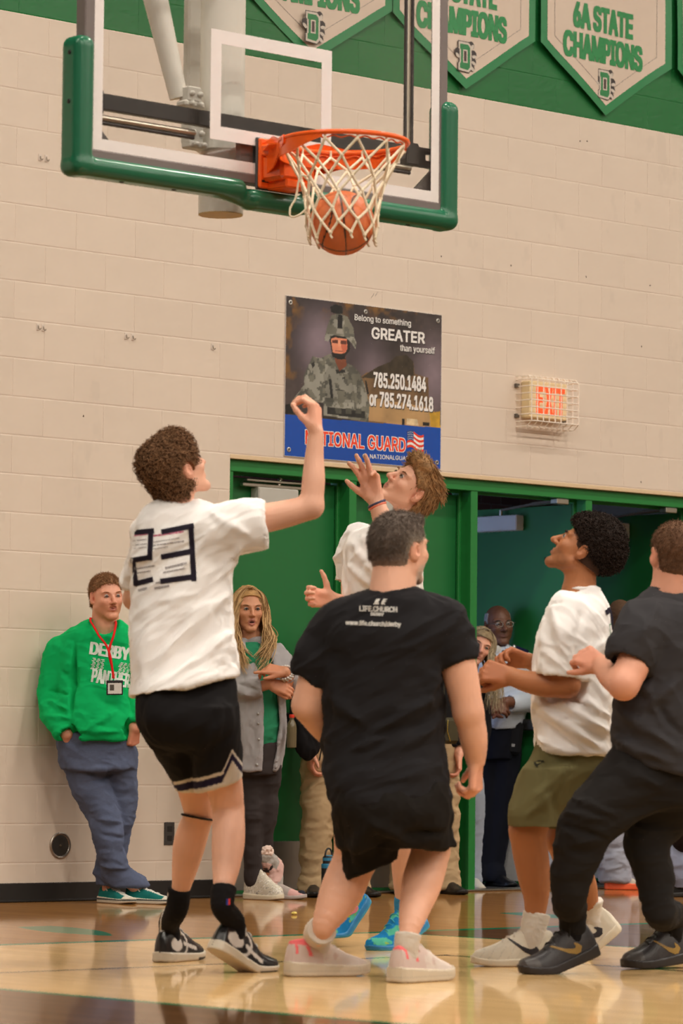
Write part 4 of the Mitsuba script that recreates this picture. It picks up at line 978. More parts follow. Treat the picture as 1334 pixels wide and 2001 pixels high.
SWOOSH = [(-0.5, -0.02), (-0.42, -0.13), (-0.28, -0.15), (-0.05, -0.09), (0.5, 0.16), (0.06, 0.0), (-0.2, -0.045), (-0.31, -0.03), (-0.34, 0.03), (-0.3, 0.1), (-0.4, 0.06)]
# shoes
def shoe(par, heel, toe, up, colors, name='shoe', height=0.10, sole=0.026, lace=None, logo=None, color_fn=None, h=0.0045, wide=1.0, label=None, toe_up=0.012, inner=0, sole_fn=None, bend=0.0):
    heel, toe = np.asarray(heel, float), np.asarray(toe, float)
    L = np.linalg.norm(toe - heel); y = (toe - heel) / L; x = nrm(np.cross(y, up)); z = np.cross(x, y); R = np.stack([x, y, z], 1); S = L / 0.30
    ty = np.array([0, 0.02, 0.06, 0.14, 0.28, 0.42, 0.58, 0.72, 0.84, 0.93, 0.98, 1.0])
    tw = np.array([0.006, 0.024, 0.036, 0.042, 0.044, 0.043, 0.046, 0.049, 0.046, 0.035, 0.019, 0.006]) * wide * S
    cx = np.array([0, 0, 0, 0, 0, -0.001, -0.002, -0.003, -0.002, 0.0, 0.002, 0.003]) * S * inner
    th = np.array([0.055, 0.085, 0.90, 0.94, 0.97, 0.93, 0.74, 0.57, 0.48, 0.41, 0.30, 0.2]); th = th * height * S; th[0] = 0.06 * S; th[1] = 0.085 * S
    lift = np.array([0.006, 0.003, 0.0, 0, 0, 0, 0, 0.0, 0.004, 0.010, 0.014, 0.016]) / 0.016 * toe_up * S
    sl = np.array([1.15, 1.2, 1.2, 1.15, 1.1, 1.0, 0.95, 0.9, 0.85, 0.85, 0.9, 0.95]) * sole * S
    def loc(X, Y, Z):
        X, Y, Z = X - heel[0], Y - heel[1], Z - heel[2]
        q = [X * R[0, k] + Y * R[1, k] + Z * R[2, k] for k in range(3)]
        if bend:
            o = np.maximum(0, q[1] - 0.60 * L); q[2] = q[2] - bend * (np.sqrt(o * o + 0.0004) - 0.02)
        return q
    def up_fn(X, Y, Z):
        a, b, c = loc(X, Y, Z); t = b / L
        w = np.interp(t, ty, tw) - 0.0015; m = np.interp(t, ty, cx); H = np.interp(t, ty, th); l = np.interp(t, ty, lift) + 0.006
        zz = np.clip((c - l) / np.maximum(H - l, 0.01), 0, 3); ww = np.maximum(w, 0.004) * (1 - 0.10 * zz * (t < 0.55))
        e = (np.abs((a - m) / ww) ** 2.4 + zz ** 2.6) ** (1 / 2.5)
        d = (e - 1) * np.minimum(ww, 0.03)
        return np.maximum(np.maximum(d, l - c), np.maximum(-b, b - L))
    def so_fn(X, Y, Z):
        a, b, c = loc(X, Y, Z); t = b / L
        w = np.interp(t, ty, tw) + 0.0035 * S; m = np.interp(t, ty, cx); l = np.interp(t, ty, lift); T_ = np.interp(t, ty, sl)
        d = np.abs(a - m) - np.maximum(w, 0.0); q = np.abs(c - l - T_ / 2) - T_ / 2
        d = np.sqrt(np.maximum(d + 0.006, 0) ** 2 + np.maximum(q + 0.006, 0) ** 2) - 0.006 + np.minimum(np.maximum(d, q) + 0.006, 0)
        return np.maximum(d, np.maximum(-b, b - L) * 0.7)
    corners = np.array([heel + R @ np.array([i, j, k]) for i in (-0.06 * S, 0.06 * S) for j in (-0.01, L + 0.01) for k in (-0.01, (height * 1.1 + 0.12 * bend) * S + 0.01)])
    lo, hi = corners.min(0), corners.max(0)
    out = thing(name, label, 'shoe') if par is None else (par + '__' + name)
    out = numbered(par + '__' + name) if par else out
    F1 = Field(lo, hi, h); F1.add((up_fn, lo, hi), 0); mu = F1.mesh(2)
    F2 = Field(lo, hi, h); F2.add((so_fn, lo, hi), 0); ms = F2.mesh(2) if sole_fn else lighten(F2.mesh(2), 0.0003)
    def unbend(q):
        if bend:
            o = np.maximum(0, q[:, 1] - 0.60 * L); q = q.copy(); q[:, 2] -= bend * (np.sqrt(o * o + 0.0004) - 0.02)
        return q
    lv = unbend((mu[0] - heel) @ R); ls = unbend((ms[0] - heel) @ R)
    cu = color_fn(lv / S) if color_fn else np.tile(colors[0], (len(lv), 1))
    scene[out] = ply(mu, 'm_cloth' if len(colors) < 3 else colors[2], smooth=True, color=cu)
    if label: meta(out, label)
    cs = sole_fn(ls / S) if sole_fn else np.tile(colors[1], (len(ls), 1))
    put('sole', ms, 'm_satin', cs, out, smooth=True, label='rubber sole')
    W = lambda p: heel + (np.asarray(p, float) * S) @ R.T
    if lace is not None:
        for i in range(5):
            yy = 0.105 + 0.021 * i; zt = np.interp(yy / 0.30, ty, th) / S
            a = np.linspace(-1, 1, 9)
            pth = np.stack([0.021 * a, yy + 0.006 * a * (1 if i % 2 else -1), zt * (1 - np.abs(0.021 * a / 0.04) ** 2.4 * 0.5) + 0.0015 + 0 * a], 1)
            put('lace', tube(W(pth), 0.0030 * S, 6, flat=0.7), 'm_cloth', lace, out, smooth=True, label='lace')
        for q in (-1, 1):
            pth = np.array([(0, 0.095, 0.083), (q * 0.015, 0.088, 0.098), (q * 0.03, 0.09, 0.09), (q * 0.03, 0.1, 0.075), (q * 0.012, 0.1, 0.082)]) * np.array([1, 1, height / 0.10])
            put('lace', tube(W(PchipInterpolator(np.arange(5), pth)(np.linspace(0, 4, 17))), 0.0028 * S, 6), 'm_cloth', lace, out, smooth=True, label='lace bow')
    if logo is not None:
        for q, lc in ((-1, logo), (1, logo)):
            pg = affinity.translate(affinity.rotate(affinity.scale(Polygon(SWOOSH).buffer(0.022), 0.105, 0.135, origin=(0, 0)), 8), 0.125, 0.066)
            v, f = poly2(pg)
            v = v * S
            put('side_mark', decal(mu, heel, y, z, x * q, (v, f), 0.0018, 0.012), 'm_satin', lc, out, smooth=True, label='curved side mark')
    return out, R, S
# hair
def off_ears(v, c, R, s, r=0.036):
    p = (v - c) @ R / s
    return np.minimum(*[np.sqrt((p[:, 0] - q * 0.082) ** 2 + (p[:, 1] + 0.004) ** 2 + (p[:, 2] + 0.002) ** 2) for q in (-1, 1)]) > r
def tufts(v, n, count, length, r, seed, flow=None, curl=0.0, lift=0.6, segs=4, sides=4, jitter=0.35, mask=None):
    rg = np.random.default_rng(seed)
    ids = np.arange(len(v)) if mask is None else np.nonzero(mask)[0]
    ids = rg.choice(ids, count); out = []
    m = segs + 1
    p0 = v[ids] + rg.normal(0, 0.0012, (count, 3)); d = n[ids] * lift
    if flow is not None: d = d + np.asarray(flow)[ids] if np.ndim(flow) == 2 else d + np.asarray(flow)
    d = d + rg.normal(0, jitter, (count, 3)); d /= np.linalg.norm(d, axis=1, keepdims=True)
    side = np.cross(d, rg.normal(0, 1, (count, 3))); side /= np.maximum(np.linalg.norm(side, axis=1, keepdims=True), 1e-9); sd2 = np.cross(d, side)
    ln = length * rg.uniform(0.6, 1.25, count)[:, None]; ph = rg.uniform(0, 6.28, count)[:, None]
    rings = []
    for i in range(m):
        t = i / segs
        a = ph + t * (5.5 if curl else 0)
        c = p0 + d * ln * t * (0.75 if curl else 1) + (side * np.cos(a) + sd2 * np.sin(a)) * curl * t
        rr = r * (1 - 0.75 * t) if not curl else r * (1 - 0.4 * t)
        for s_ in range(sides):
            th = 2 * np.pi * s_ / sides
            rings.append(c + rr * (side * math.cos(th) + sd2 * math.sin(th)))
    V = np.stack(rings, 1)                       # count, m*sides, 3
    f = []
    for i in range(segs):
        for s_ in range(sides):
            a, b = i * sides + s_, i * sides + (s_ + 1) % sides
            f += [(a, b, b + sides), (a, b + sides, a + sides)]
    f = np.array(f)
    return V.reshape(-1, 3), (f[None] + (np.arange(count) * m * sides)[:, None, None]).reshape(-1, 3)
def strands(paths, r, sides=5, taper=True):
    ms = []
    for p in paths:
        p = np.asarray(p); t = np.linspace(0, 1, len(p))
        ms.append(tube(p, r * (1 - 0.8 * t ** 3 if taper else 1 + 0 * t), sides))
    return cat_(ms)
def hair_cap(c, R, s, thick, hairline, h=0.004, extra=(), rough=0.003, freq=90, seed=1, back=-0.075, k=0.01, ear=0.0):
    """Hair volume over the skull: an offset of the skull kept behind the hairline. hairline(p) > 0 where there is hair."""
    g = lambda p: c + R @ (np.asarray(p, float) * s)
    r = 0.17 * s
    F = Field(c - r, c + r, h)
    F.add(P_ell(g((0, -0.012, 0.034)), np.array((0.0745, 0.094, 0.084)) * s + thick * np.array((0.9, 1, 1.1)), R), 0)
    F.add(P_ell(g((0, -0.035, -0.03)), np.array((0.064, 0.062, 0.062)) * s + thick * 0.8, R), 0.02)
    for q, rr in extra: F.add(P_ell(g(q), np.asarray(rr) * s, R), k)
    sl, (X, Y, Z) = F.sub(c - r, c + r)
    P = np.stack(np.broadcast_arrays(X, Y, Z), -1) - c
    p = (P @ R) / s
    m = hairline(p)
    if ear:
        for q in (-1, 1): m = np.minimum(m, np.sqrt((p[..., 0] - q * 0.082) ** 2 + ((p[..., 1] + 0.006) * 1.15) ** 2 + ((p[..., 2] + 0.002) * 0.9) ** 2) - ear)
    F.d[sl] = np.maximum(F.d[sl], -m * s)
    v, f = F.mesh(2)
    n = vnormals(v, f)
    if rough: v = v + n * (rough * (meshkit.fbm(v * freq, 2, seed) - 0.5) * 2)[:, None]
    return v, f

def foot_flat(heel_xy, direction, L=0.30):
    """Heel and toe of a foot standing on the floor."""
    h = np.array([heel_xy[0], heel_xy[1], 0.0]); d = nrm((direction[0], direction[1], 0.0))
    return h, h + d * L, 0.0
def foot_raised(ball_xy, direction, lift, L=0.30):
    """Heel and (unbent) toe of a foot on its ball, heel lifted; and the bend of the sole."""
    b = np.array([ball_xy[0], ball_xy[1], 0.004]); d = nrm((direction[0], direction[1], 0.0)); r = 0.60 * L
    s = min(0.95, lift / r); c = math.sqrt(1 - s * s)
    h = b - d * r * c + np.array([0, 0, lift])
    return h, h + (b - h) / r * L, s / c
def foot_up(heel, toe):
    y = nrm(np.asarray(toe) - heel); return nrm(np.array([0, 0, 1.0]) - y * y[2])
# ---------------------------------------------------------------- garments and bodies
def P_half(p, n):            # half space on the side that n points away from
    p, n = np.asarray(p, float), nrm(n)
    return (lambda X, Y, Z: (X - p[0]) * n[0] + (Y - p[1]) * n[1] + (Z - p[2]) * n[2]), np.full(3, -1e3), np.full(3, 1e3)
def P_cyl(a, b, R, flat=None, fn_=1.0):
    a, b = np.asarray(a, float), np.asarray(b, float); L = np.linalg.norm(b - a); d = (b - a) / L
    def fn(X, Y, Z):
        x, y, z = X - a[0], Y - a[1], Z - a[2]; t = x * d[0] + y * d[1] + z * d[2]
        q = x * x + y * y + z * z - t * t
        if flat is not None:
            f = nrm(flat); w = x * f[0] + y * f[1] + z * f[2]; g = 1 / fn_ - 1; q = q + (2 * g + g * g) * w * w
        return np.maximum(np.maximum(np.sqrt(np.maximum(q, 0)) - R, -t), t - L)
    return fn, np.minimum(a, b) - R, np.maximum(a, b) + R
def bounds(prims, m=0.03):
    lo = np.min([p[1] for p in prims], 0); hi = np.max([p[2] for p in prims], 0)
    return lo - m, hi + m
def garment(par, name, adds, cuts=(), color=(0.5, 0.5, 0.5), h=0.007, fold=None, creases=(), mat='m_cloth', label=None, color_fn=None, relax=2, smooth_pre=0):
    """adds / cuts: (primitive, blend). fold: (height, frequency, seed, direction, stretch) or a list of them."""
    lo, hi = bounds([a[0] for a in adds])
    F = Field(lo, hi, h)
    for p, k in adds: F.add(p, k)
    for p, k in cuts: F.add(p, k, cut=True)
    v, f = F.mesh(relax)
    n = vnormals(v, f)
    if creases: v = crease(v, n, creases)
    if fold is not None:
        for fo in (fold if isinstance(fold, list) else [fold]):
            v = folds(v, n, *fo); 
    full = (v, f)
    if color_fn is None: v, f = lighten((v, f), 0.0003)
    col = color_fn(v) if color_fn else np.tile(np.asarray(color, float), (len(v), 1))
    key = numbered(par + '__' + name)
    scene[key] = ply((v, f), mat, smooth=True, color=col)
    if label: meta(key, label)
    return key, full
def sleeve(adds, cuts, pts, rad, k=0.03, inner=0.007, flat=None, fn_=1.0, hollow=0.03):
    pts = [np.asarray(p) for p in pts]
    adds.append((P_poly(pts, rad, 4, flat, fn_), k))
    d = nrm(pts[-1] - pts[-2]); e = pts[-1]
    cuts.append((P_cyl(e, e + d * (rad[-1] + 0.02), rad[-1] * 1.5), 0.004))
    cuts.append((P_cyl(e - d * hollow, e + d * 0.02, rad[-1] - inner, flat, fn_), 0.004))
class Person:
    def __init__(self, label, D, skin, h=0.006):
        self.key = thing('person', label, 'person'); self.D, self.skin, self.h = D, np.asarray(skin, float), h
        self.prims = []; self.head = None; self.hands = []
    def p(self, x, y, d=0.0): return pt(x, y, self.D + d)
    def bone(self, pts, rad, k=0.015, flat=None, fn_=1.0):
        self.prims.append((P_poly(pts, rad, 4, flat, fn_), k))
    def torso(self, pelvis, chest, neck, shl, shr, hipl, hipr, w=0.10):
        self.bone([pelvis, (pelvis + chest) / 2, chest], [w, w * 0.95, w * 1.05], 0.03)
        self.bone([shl, (shl + shr) / 2, shr], [0.045, 0.065, 0.045], 0.02)
        self.bone([chest, neck], [w * 0.9, 0.06], 0.03)
        self.bone([hipl, pelvis, hipr], [0.055, 0.075, 0.055], 0.02)
    def build_body(self, **kw):
        pr = list(self.prims)
        lo, hi = bounds([q[0] for q in pr], 0.05)
        if self.head: lo, hi = np.minimum(lo, self.head[0] - 0.2), np.maximum(hi, self.head[0] + 0.2)
        for hd in self.hands: lo, hi = np.minimum(lo, hd[0][0] - 0.22), np.maximum(hi, hd[0][0] + 0.22)
        F = Field(lo, hi, self.h)
        for q, k in pr: F.add(q, k)
        if self.head:
            c, R, s, hk = self.head; add_head(F, c, R, s, **hk)
        self.tips = []
        for a, k in self.hands: self.tips.append(hand(F, *a, **k))
        v, f = lighten(F.mesh(2), 0.00025)
        col = np.tile(self.skin, (len(v), 1)) * (0.94 + 0.12 * meshkit.fbm(v * 13, 3, 2)[:, None])
        if self.head: col = skin_color(v, self.head[0], self.head[1], self.head[2], self.skin, mouth=self.head[3].get('mouth', 0.0), **kw)
        for a, k in self.hands:
            m = np.exp(-np.maximum(0, np.linalg.norm(v - (a[0] + nrm(a[1]) * 0.09), axis=1) - 0.05) ** 2 / 0.03 ** 2)[:, None]
            col = col * (1 - m * 0.5 * (1 - np.array([1.03, 0.80, 0.76])))
        put('body', (v, f), 'm_skin', col, self.key, smooth=True, label='skin')
        return v, f
def plane_hem(a, b, deep=None, tilt=0.0):
    """Everything below the line a - b (run back along the view) is cut away."""
    a, b = np.asarray(a), np.asarray(b); n = nrm(np.cross(b - a, (CF if deep is None else deep) + tilt * CU))
    return P_half(a, n if n @ CU > 0 else -n)
def pxmesh(o, s):                 # photograph pixels -> metres in the picture plane of a garment
    return lambda pts: [((x - o[0]) * s, -(y - o[1]) * s) for x, y in pts]
SK_PALE = lin((228, 174, 148)); SK_TAN = lin((196, 138, 106)); SK_BROWN = lin((174, 112, 74)); SK_DARK = lin((106, 68, 50)); SK_RED = lin((220, 158, 132))
WHITE_CLOTH = np.array((0.87, 0.84, 0.83)); BLACK_CLOTH = np.array((0.012, 0.011, 0.012))

def ankle(h, t, z=0.095, y=0.068):
    """Ankle joint and the spot inside the shoe below it, for a shoe with this heel and toe."""
    L = np.linalg.norm(t - h); d = (t - h) / L; u = foot_up(h, t)
    return h + d * y * L / 0.3 + u * z * L / 0.3, h + d * (y + 0.012) * L / 0.3 + u * 0.045 * L / 0.3
def sock_of(P, pts, rad, col, label, fn=None):
    a = [(P_poly(pts, rad), 0.01)]; d = nrm(pts[0] - pts[1])
    return garment(P.key, 'sock', a, [(P_cyl(pts[0], pts[0] + d * 0.1, 0.1), 0.003)], col, 0.004, (0.002, 25, 3, d, 0.4), label=label, color_fn=fn)
def depthcut(P, pl, d0, d1):
    fn = lambda X, Y, Z: np.maximum(pl[0](X, Y, Z), np.maximum(d0 - ((X - CO[0]) * CF[0] + (Y - CO[1]) * CF[1] + (Z - CO[2]) * CF[2] - P.D), ((X - CO[0]) * CF[0] + (Y - CO[1]) * CF[1] + (Z - CO[2]) * CF[2] - P.D) - d1))
    return fn, pl[1], pl[2]
def legbox(P, pl, x0, x1):       # a cut that only reaches between two columns of the photograph
    a = P.p(x0, 1600); b = P.p(x1, 1600)
    fn = lambda X, Y, Z: np.maximum(pl[0](X, Y, Z), np.maximum((a[0] - X) * CR[0] + (a[1] - Y) * CR[1] + (a[2] - Z) * CR[2], (X - b[0]) * CR[0] + (Y - b[1]) * CR[1] + (Z - b[2]) * CR[2]))
    return fn, pl[1], pl[2]
def flat_dir(a, b): return nrm(np.array([CR[0] * a + CF[0] * b, CR[1] * a + CF[1] * b, 0]))
def dist(q): return (np.asarray(q) - CO) @ CF
# ---------------------------------------------------------------- the shooter with the black number on his back
P = Person('curly-haired young man in a white tee numbered 23 and black shorts, right arm raised', 12.8, SK_PALE, 0.005)
p = P.p
S_ = 12.8 / FPX
neck = p(347, 992, 0.0)
fd = flat_dir(0.42, 0.9); hL, tL, _ = foot_flat(onz(312, 1881, 0.0)[:2], fd, 0.315); aL, bL = ankle(hL, tL, 0.11)
bd = flat_dir(0.70, 0.68); hR, tR, bn = foot_raised(onz(480, 1900, 0.0)[:2], bd, 0.085, 0.315); aR, bR2 = ankle(hR, tR, 0.11)
shl, shr = p(285, 1035, 0.10), p(432, 1022, -0.06)
hl_, hr_ = p(335, 1395, -0.06), p(400, 1395, -0.12)
P.torso(p(366, 1370, -0.13), p(355, 1110, 0.0), neck, shl, shr, hl_, hr_, 0.10)
elr, wrr = p(608, 990, -0.06), p(617, 845, -0.02)
P.bone([shr, p(520, 1012, -0.06), elr], [0.056, 0.052, 0.043], 0.02)
P.bone([elr, p(612, 945, -0.05), p(614, 890, -0.03), wrr], [0.040, 0.041, 0.033, 0.027], 0.02)
ell, wrl = p(262, 1170, 0.16), p(300, 1120, 0.40)
P.bone([shl, ell, wrl], [0.053, 0.043, 0.028], 0.02)
knr, akr = p(446, 1580, 0.0), aR
P.bone([hr_, p(428, 1490, -0.05), knr], [0.060, 0.070, 0.056], 0.02)
P.bone([knr, p(446, 1640, -0.06), p(442, 1690, -0.12), p(436, 1745, -0.19), akr], [0.054, 0.059, 0.050, 0.032, 0.018], 0.01)
knl, akl = p(390, 1592, 0.22), aL
P.bone([hl_, p(370, 1500, 0.1), knl], [0.060, 0.064, 0.053], 0.02)
P.bone([knl, p(371, 1645, 0.27), p(362, 1690, 0.3), p(351, 1745, 0.33), akl], [0.050, 0.059, 0.049, 0.031, 0.018], 0.01)
hc = p(346, 920, 0.0); HR = basis(view(0.70, 0.55, 0.50))
P.head = (hc, HR, 1.0, dict(neck=neck, nr=0.052))
P.hands.append(((wrr, view(-0.05, 0.15, 1), view(-0.92, 0.38, -0.1), 1), dict(curl=(0.75, 0.75, 0.5), thumb=(0.62, 0.62, 0.25), s=1.08, curls=[(0.95, 0.8, 0.5), (0.8, 0.8, 0.5), (0.8, 0.7, 0.5), (0.8, 0.6, 0.5)])))
P.hands.append(((wrl, view(0.6, 0.5, 0.4), view(0.3, -0.5, 0.5), -1), dict(curl=(0.5, 0.6, 0.4))))
P.build_body()
face_parts(P.key, hc, HR, 1.0, lip=(0.36, 0.14, 0.11))
# tee
adds = [(px_stack([(982, 306, 390, .13), (992, 290, 416, .17), (1010, 276, 438, .21), (1040, 265, 450, .25), (1080, 259, 457, .27), (1150, 258, 457, .28, -.01), (1220, 258, 459, .29, -.03), (1300, 256, 466, .33, -.08), (1340, 255, 471, .36, -.11), (1375, 255, 473, .37, -.12)], 12.8, 2.3), 0.02)]
cuts = []
sleeve(adds, cuts, [p(410, 1045, -0.05), p(465, 1030, -0.06), p(517, 1025, -0.06)], [0.090, 0.088, 0.080], 0.035)
sleeve(adds, cuts, [p(298, 1050, 0.08), p(281, 1100, 0.12), p(274, 1148, 0.145)], [0.080, 0.072, 0.062], 0.03)
cuts.append((plane_hem(p(255, 1357), p(471, 1314)), 0.004))
cuts.append((P_ell(p(347, 978, 0.02), (0.062, 0.062, 0.03)), 0.006))
cr = [(p(470, 1060, -.2), p(420, 1140, -.2), 0.014, 0.020), (p(455, 1090, -.2), p(370, 1200, -.2), 0.018, -0.008), (p(455, 1150, -.2), p(300, 1300, -.25), 0.018, 0.018), (p(440, 1230, -.2), p(290, 1340, -.25), 0.02, -0.010), (p(460, 1230, -.2), p(330, 1330, -.25), 0.016, 0.018), (p(300, 1180, -.2), p(390, 1160, -.2), 0.014, 0.007), (p(320, 1210, -.2), p(440, 1170, -.2), 0.014, 0.006), (p(400, 1000, -.2), p(500, 1050, -.15), 0.016, 0.008), (p(420, 1060, -.2), p(510, 1000, -.15), 0.016, 0.006), (p(270, 1330, -.25), p(300, 1190, -.2), 0.02, 0.006)]
tk, tee = garment(P.key, 'tee', adds, cuts, WHITE_CLOTH, 0.006, [(0.016, 7.0, 5, CR * 0.7 + CU * 0.7, 4.0), (0.007, 16.0, 8, CR * 0.6 + CU * 0.5, 3.0)], cr, label='white short sleeved tee')
put('neckband', tube([p(347 + 44 * math.cos(a), 984 - 2 * math.cos(a) + 3 * math.sin(a), 0.02 - 0.062 * math.sin(a)) for a in np.linspace(0, 2 * math.pi, 33)[:-1]], 0.009, 6, closed=True, flat=0.7), 'm_cloth', WHITE_CLOTH * 0.97, tk, smooth=True, label='white neckband')
# number and small print on the back
o = p(320, 1090); px = lambda pts: [((x - 320) * S_, -(y - 1090) * S_) for x, y in pts]
def stroke(pts, w): return LineString(px([(230 + X * 0.3373, 760 + Y * 0.3373) for X, Y in pts])).buffer(w / 2, cap_style=2, join_style=2)
INK = (0.020, 0.016, 0.026)
for ch in ([[(100, 832), (218, 820)], [(200, 815), (196, 990)], [(84, 992), (205, 972)], [(92, 985), (112, 1138)], [(105, 1128), (215, 1098)]], [[(262, 828), (450, 790)], [(432, 785), (452, 1108)], [(262, 972), (445, 936)], [(258, 1110), (458, 1082)]]):
    put('number', decal(tee, o, CR, CU, -CF, poly2(unary_union([stroke(s, 0.0185) for s in ch])), 0.003, 0.015), 'm_cloth', INK, tk, smooth=True, label='black block numeral')
rg = random.Random(5)
def small_lines(rows, color, lab):
    ms = []
    for X0, Y0, X1, Y1, w in rows:
        x = 0.0
        while x < 1:
            l = 0.05 + 0.09 * rg.random(); a, b = x, min(1, x + l); x += l + 0.02
            ms.append(stroke([(X0 + (X1 - X0) * a, Y0 + (Y1 - Y0) * a), (X0 + (X1 - X0) * b, Y0 + (Y1 - Y0) * b)], w))
    put('small_print', decal(tee, o, CR, CU, -CF, poly2(unary_union(ms)), 0.0022, 0.02), 'm_cloth', color, tk, smooth=True, label=lab, kind='stuff')
small_lines([(98, 850, 180, 840, 0.004), (215, 850, 390, 825, 0.006)], (0.5, 0.12, 0.2), 'red line of small print')
small_lines([(92, 880, 180, 868, 0.003), (90, 905, 180, 895, 0.003), (88, 925, 175, 915, 0.003), (215, 885, 370, 862, 0.003), (215, 905, 395, 880, 0.004), (215, 925, 300, 912, 0.003)], (0.26, 0.23, 0.25), 'grey lines of small print')
small_lines([(115, 1040, 225, 1020, 0.005), (118, 1065, 200, 1050, 0.004), (285, 1035, 410, 1005, 0.008), (275, 1060, 400, 1035, 0.005), (230, 1120, 300, 1108, 0.007), (125, 1165, 180, 1150, 0.009), (225, 1150, 310, 1135, 0.008)], (0.30, 0.27, 0.28), 'grey lines of print below the number')
# shorts
adds = [(px_stack([(1300, 280, 450, .20, -.08), (1340, 268, 460, .27, -.12), (1400, 268, 462, .34, -.14), (1440, 284, 464, .33, -.1), (1470, 302, 462, .2, -.05)], 12.8, 2.3), 0.02),
        (px_stack([(1390, 268, 380, .26, -.02), (1440, 287, 408, .29, .05), (1480, 308, 420, .29, .10), (1517, 334, 428, .28, .14), (1560, 352, 434, .27, .17)], 12.8, 2.2), 0.03),
        (px_stack([(1380, 330, 460, .27, -.16), (1440, 360, 467, .27, -.12), (1490, 376, 472, .26, -.06), (1530, 381, 474, .25, -.02), (1560, 383, 475, .25, .0)], 12.8, 2.2), 0.02)]
hemr, heml = plane_hem(p(382, 1546), p(474, 1518)), plane_hem(p(350, 1549), p(430, 1530))
cuts = [(P_half(p(400, 1549, 0), CU), 0.004)]
def legcut(hem, lo_px, hi_px, d0, d1):       # a hem that only cuts its own leg
    a, b = p(lo_px, 1500), p(hi_px, 1500)
    def fn(X, Y, Z):
        s = (X - CO[0]) * CF[0] + (Y - CO[1]) * CF[1] + (Z - CO[2]) * CF[2] - 12.8
        return np.maximum(hem[0](X, Y, Z), np.maximum(d0 - s, s - d1))
    return fn, hem[1], hem[2]
cuts += [(legcut(hemr, 0, 0, -0.5, 0.085), 0.004)]
tr = (nrm(np.cross(p(474, 1518) - p(382, 1546), CF)), p(382, 1546)); tl = (nrm(np.cross(p(430, 1530) - p(350, 1549), CF)), p(350, 1549))
if tr[0] @ CU < 0: tr = (-tr[0], tr[1])
if tl[0] @ CU < 0: tl = (-tl[0], tl[1])
def trim(v):
    dep = (v - CO) @ CF - 12.8; r = (v - p(457, 1500)) @ CR
    d = np.where(dep < 0.085, (v - tr[1]) @ tr[0] - np.clip(0.066 - np.abs(r) * 1.9, 0, 1) * (dep < 0.06), (v - tl[1]) @ tl[0])
    c = np.tile(BLACK_CLOTH, (len(v), 1))
    c[d < 0.050] = (0.62, 0.57, 0.52); c[d < 0.038] = (0.018, 0.014, 0.04); c[d < 0.012] = (0.62, 0.57, 0.52)
    return c
garment(P.key, 'shorts', adds, cuts, BLACK_CLOTH, 0.0045, [(0.012, 7, 12, CU * 0.8 + CR * 0.3, 3.0)], [(p(440, 1400, -.3), p(380, 1480, -.2), 0.02, 0.012), (p(455, 1430, -.3), p(390, 1500, -.2), 0.018, -0.01)], label='black basketball shorts with white and navy hem', color_fn=trim)
# socks, strap, shoes
for side, (pp, rr) in enumerate((([p(351, 1736, 0.325), p(347, 1770, 0.34), aL, bL], [0.043, 0.041, 0.038, 0.036]), ([p(438, 1734, -0.19), p(434, 1765, -0.22), aR, bR2], [0.044, 0.041, 0.038, 0.036]))):
    def sc(v, a=pp[0], b=pp[2]):
        ax = nrm(b - a); t = (v - a) @ ax; q = v - a - t[:, None] * ax; sidev = q @ nrm(-CR * 0.75 - CF * 0.65) / np.maximum(np.linalg.norm(q, axis=1), 1e-6)
        c = np.tile(np.array((0.010, 0.009, 0.010)), (len(v), 1))
        m = (sidev > 0.93) & (((t % 0.024) > 0.007) | (t > 0.09)) & (t > 0.008)
        c[m] = (0.62, 0.58, 0.55)
        return c
    sk, sm_ = sock_of(P, pp, rr, None, 'black crew sock with white bars up the back', sc)
    if side == 1:
        mk = cat_([poly2(sbox(-0.004, -0.012, 0.004, 0.012))])
        put('mark', decal(sm_, p(445, 1765, -0.3), CR, CU, -CF, (mk[0] * (0.9, 0.9, 1) + (-0.0035, 0, 0), mk[1]), 0.0015, 0.01), 'm_cloth', (0.03, 0.05, 0.25), sk, label='blue half of a small mark')
        put('mark', decal(sm_, p(445, 1765, -0.3), CR, CU, -CF, (mk[0] * (0.9, 0.9, 1) + (0.0035, 0, 0), mk[1]), 0.0015, 0.01), 'm_cloth', (0.6, 0.05, 0.05), sk, label='red half of a small mark')
ck = p(386, 1597, 0.215)
put('knee_strap', tube([ck + CR * 0.055 * math.cos(a) + CF * 0.068 * math.sin(a) - CU * 0.010 * math.cos(a) - CU * 0.004 * math.sin(a) for a in np.linspace(0, 2 * math.pi, 33)[:-1]], 0.0065, 8, closed=True, flat=0.6), 'm_cloth', (0.015, 0.012, 0.012), P.key, smooth=True, label='thin black strap below the knee')
def kicks(q):
    x, y, z = q.T
    c = np.tile(np.array((0.013, 0.012, 0.014)), (len(q), 1))
    e = ((y - 0.062) / 0.036) ** 2 + ((z - 0.062) / 0.024) ** 2
    ring = np.abs(np.sqrt(((y - 0.075) / 0.062) ** 2 + ((z - 0.065) / 0.046) ** 2) - 1) < 0.09
    W_ = (e < 1) | (ring & (z > 0.03) & (y > 0.06)) | ((z > 0.108) & (y < 0.10)) | ((np.abs(z - 0.052 - 0.25 * (0.16 - y)) < 0.007) & (y > 0.11) & (y < 0.2)) | ((z < 0.034) & (y > 0.17) & (z < 0.012 + 0.1 * (y - 0.17)))
    c[W_] = (0.66, 0.62, 0.60)
    return c
def kick_sole(q): return np.where((q[:, 1] > 0.20)[:, None] & (q[:, 2] < 0.010)[:, None], (0.02, 0.018, 0.018), (0.62, 0.55, 0.45))
KW = dict(height=0.125, sole=0.030, color_fn=kicks, sole_fn=kick_sole, lace=(0.55, 0.52, 0.5), label='black and white basketball shoe')
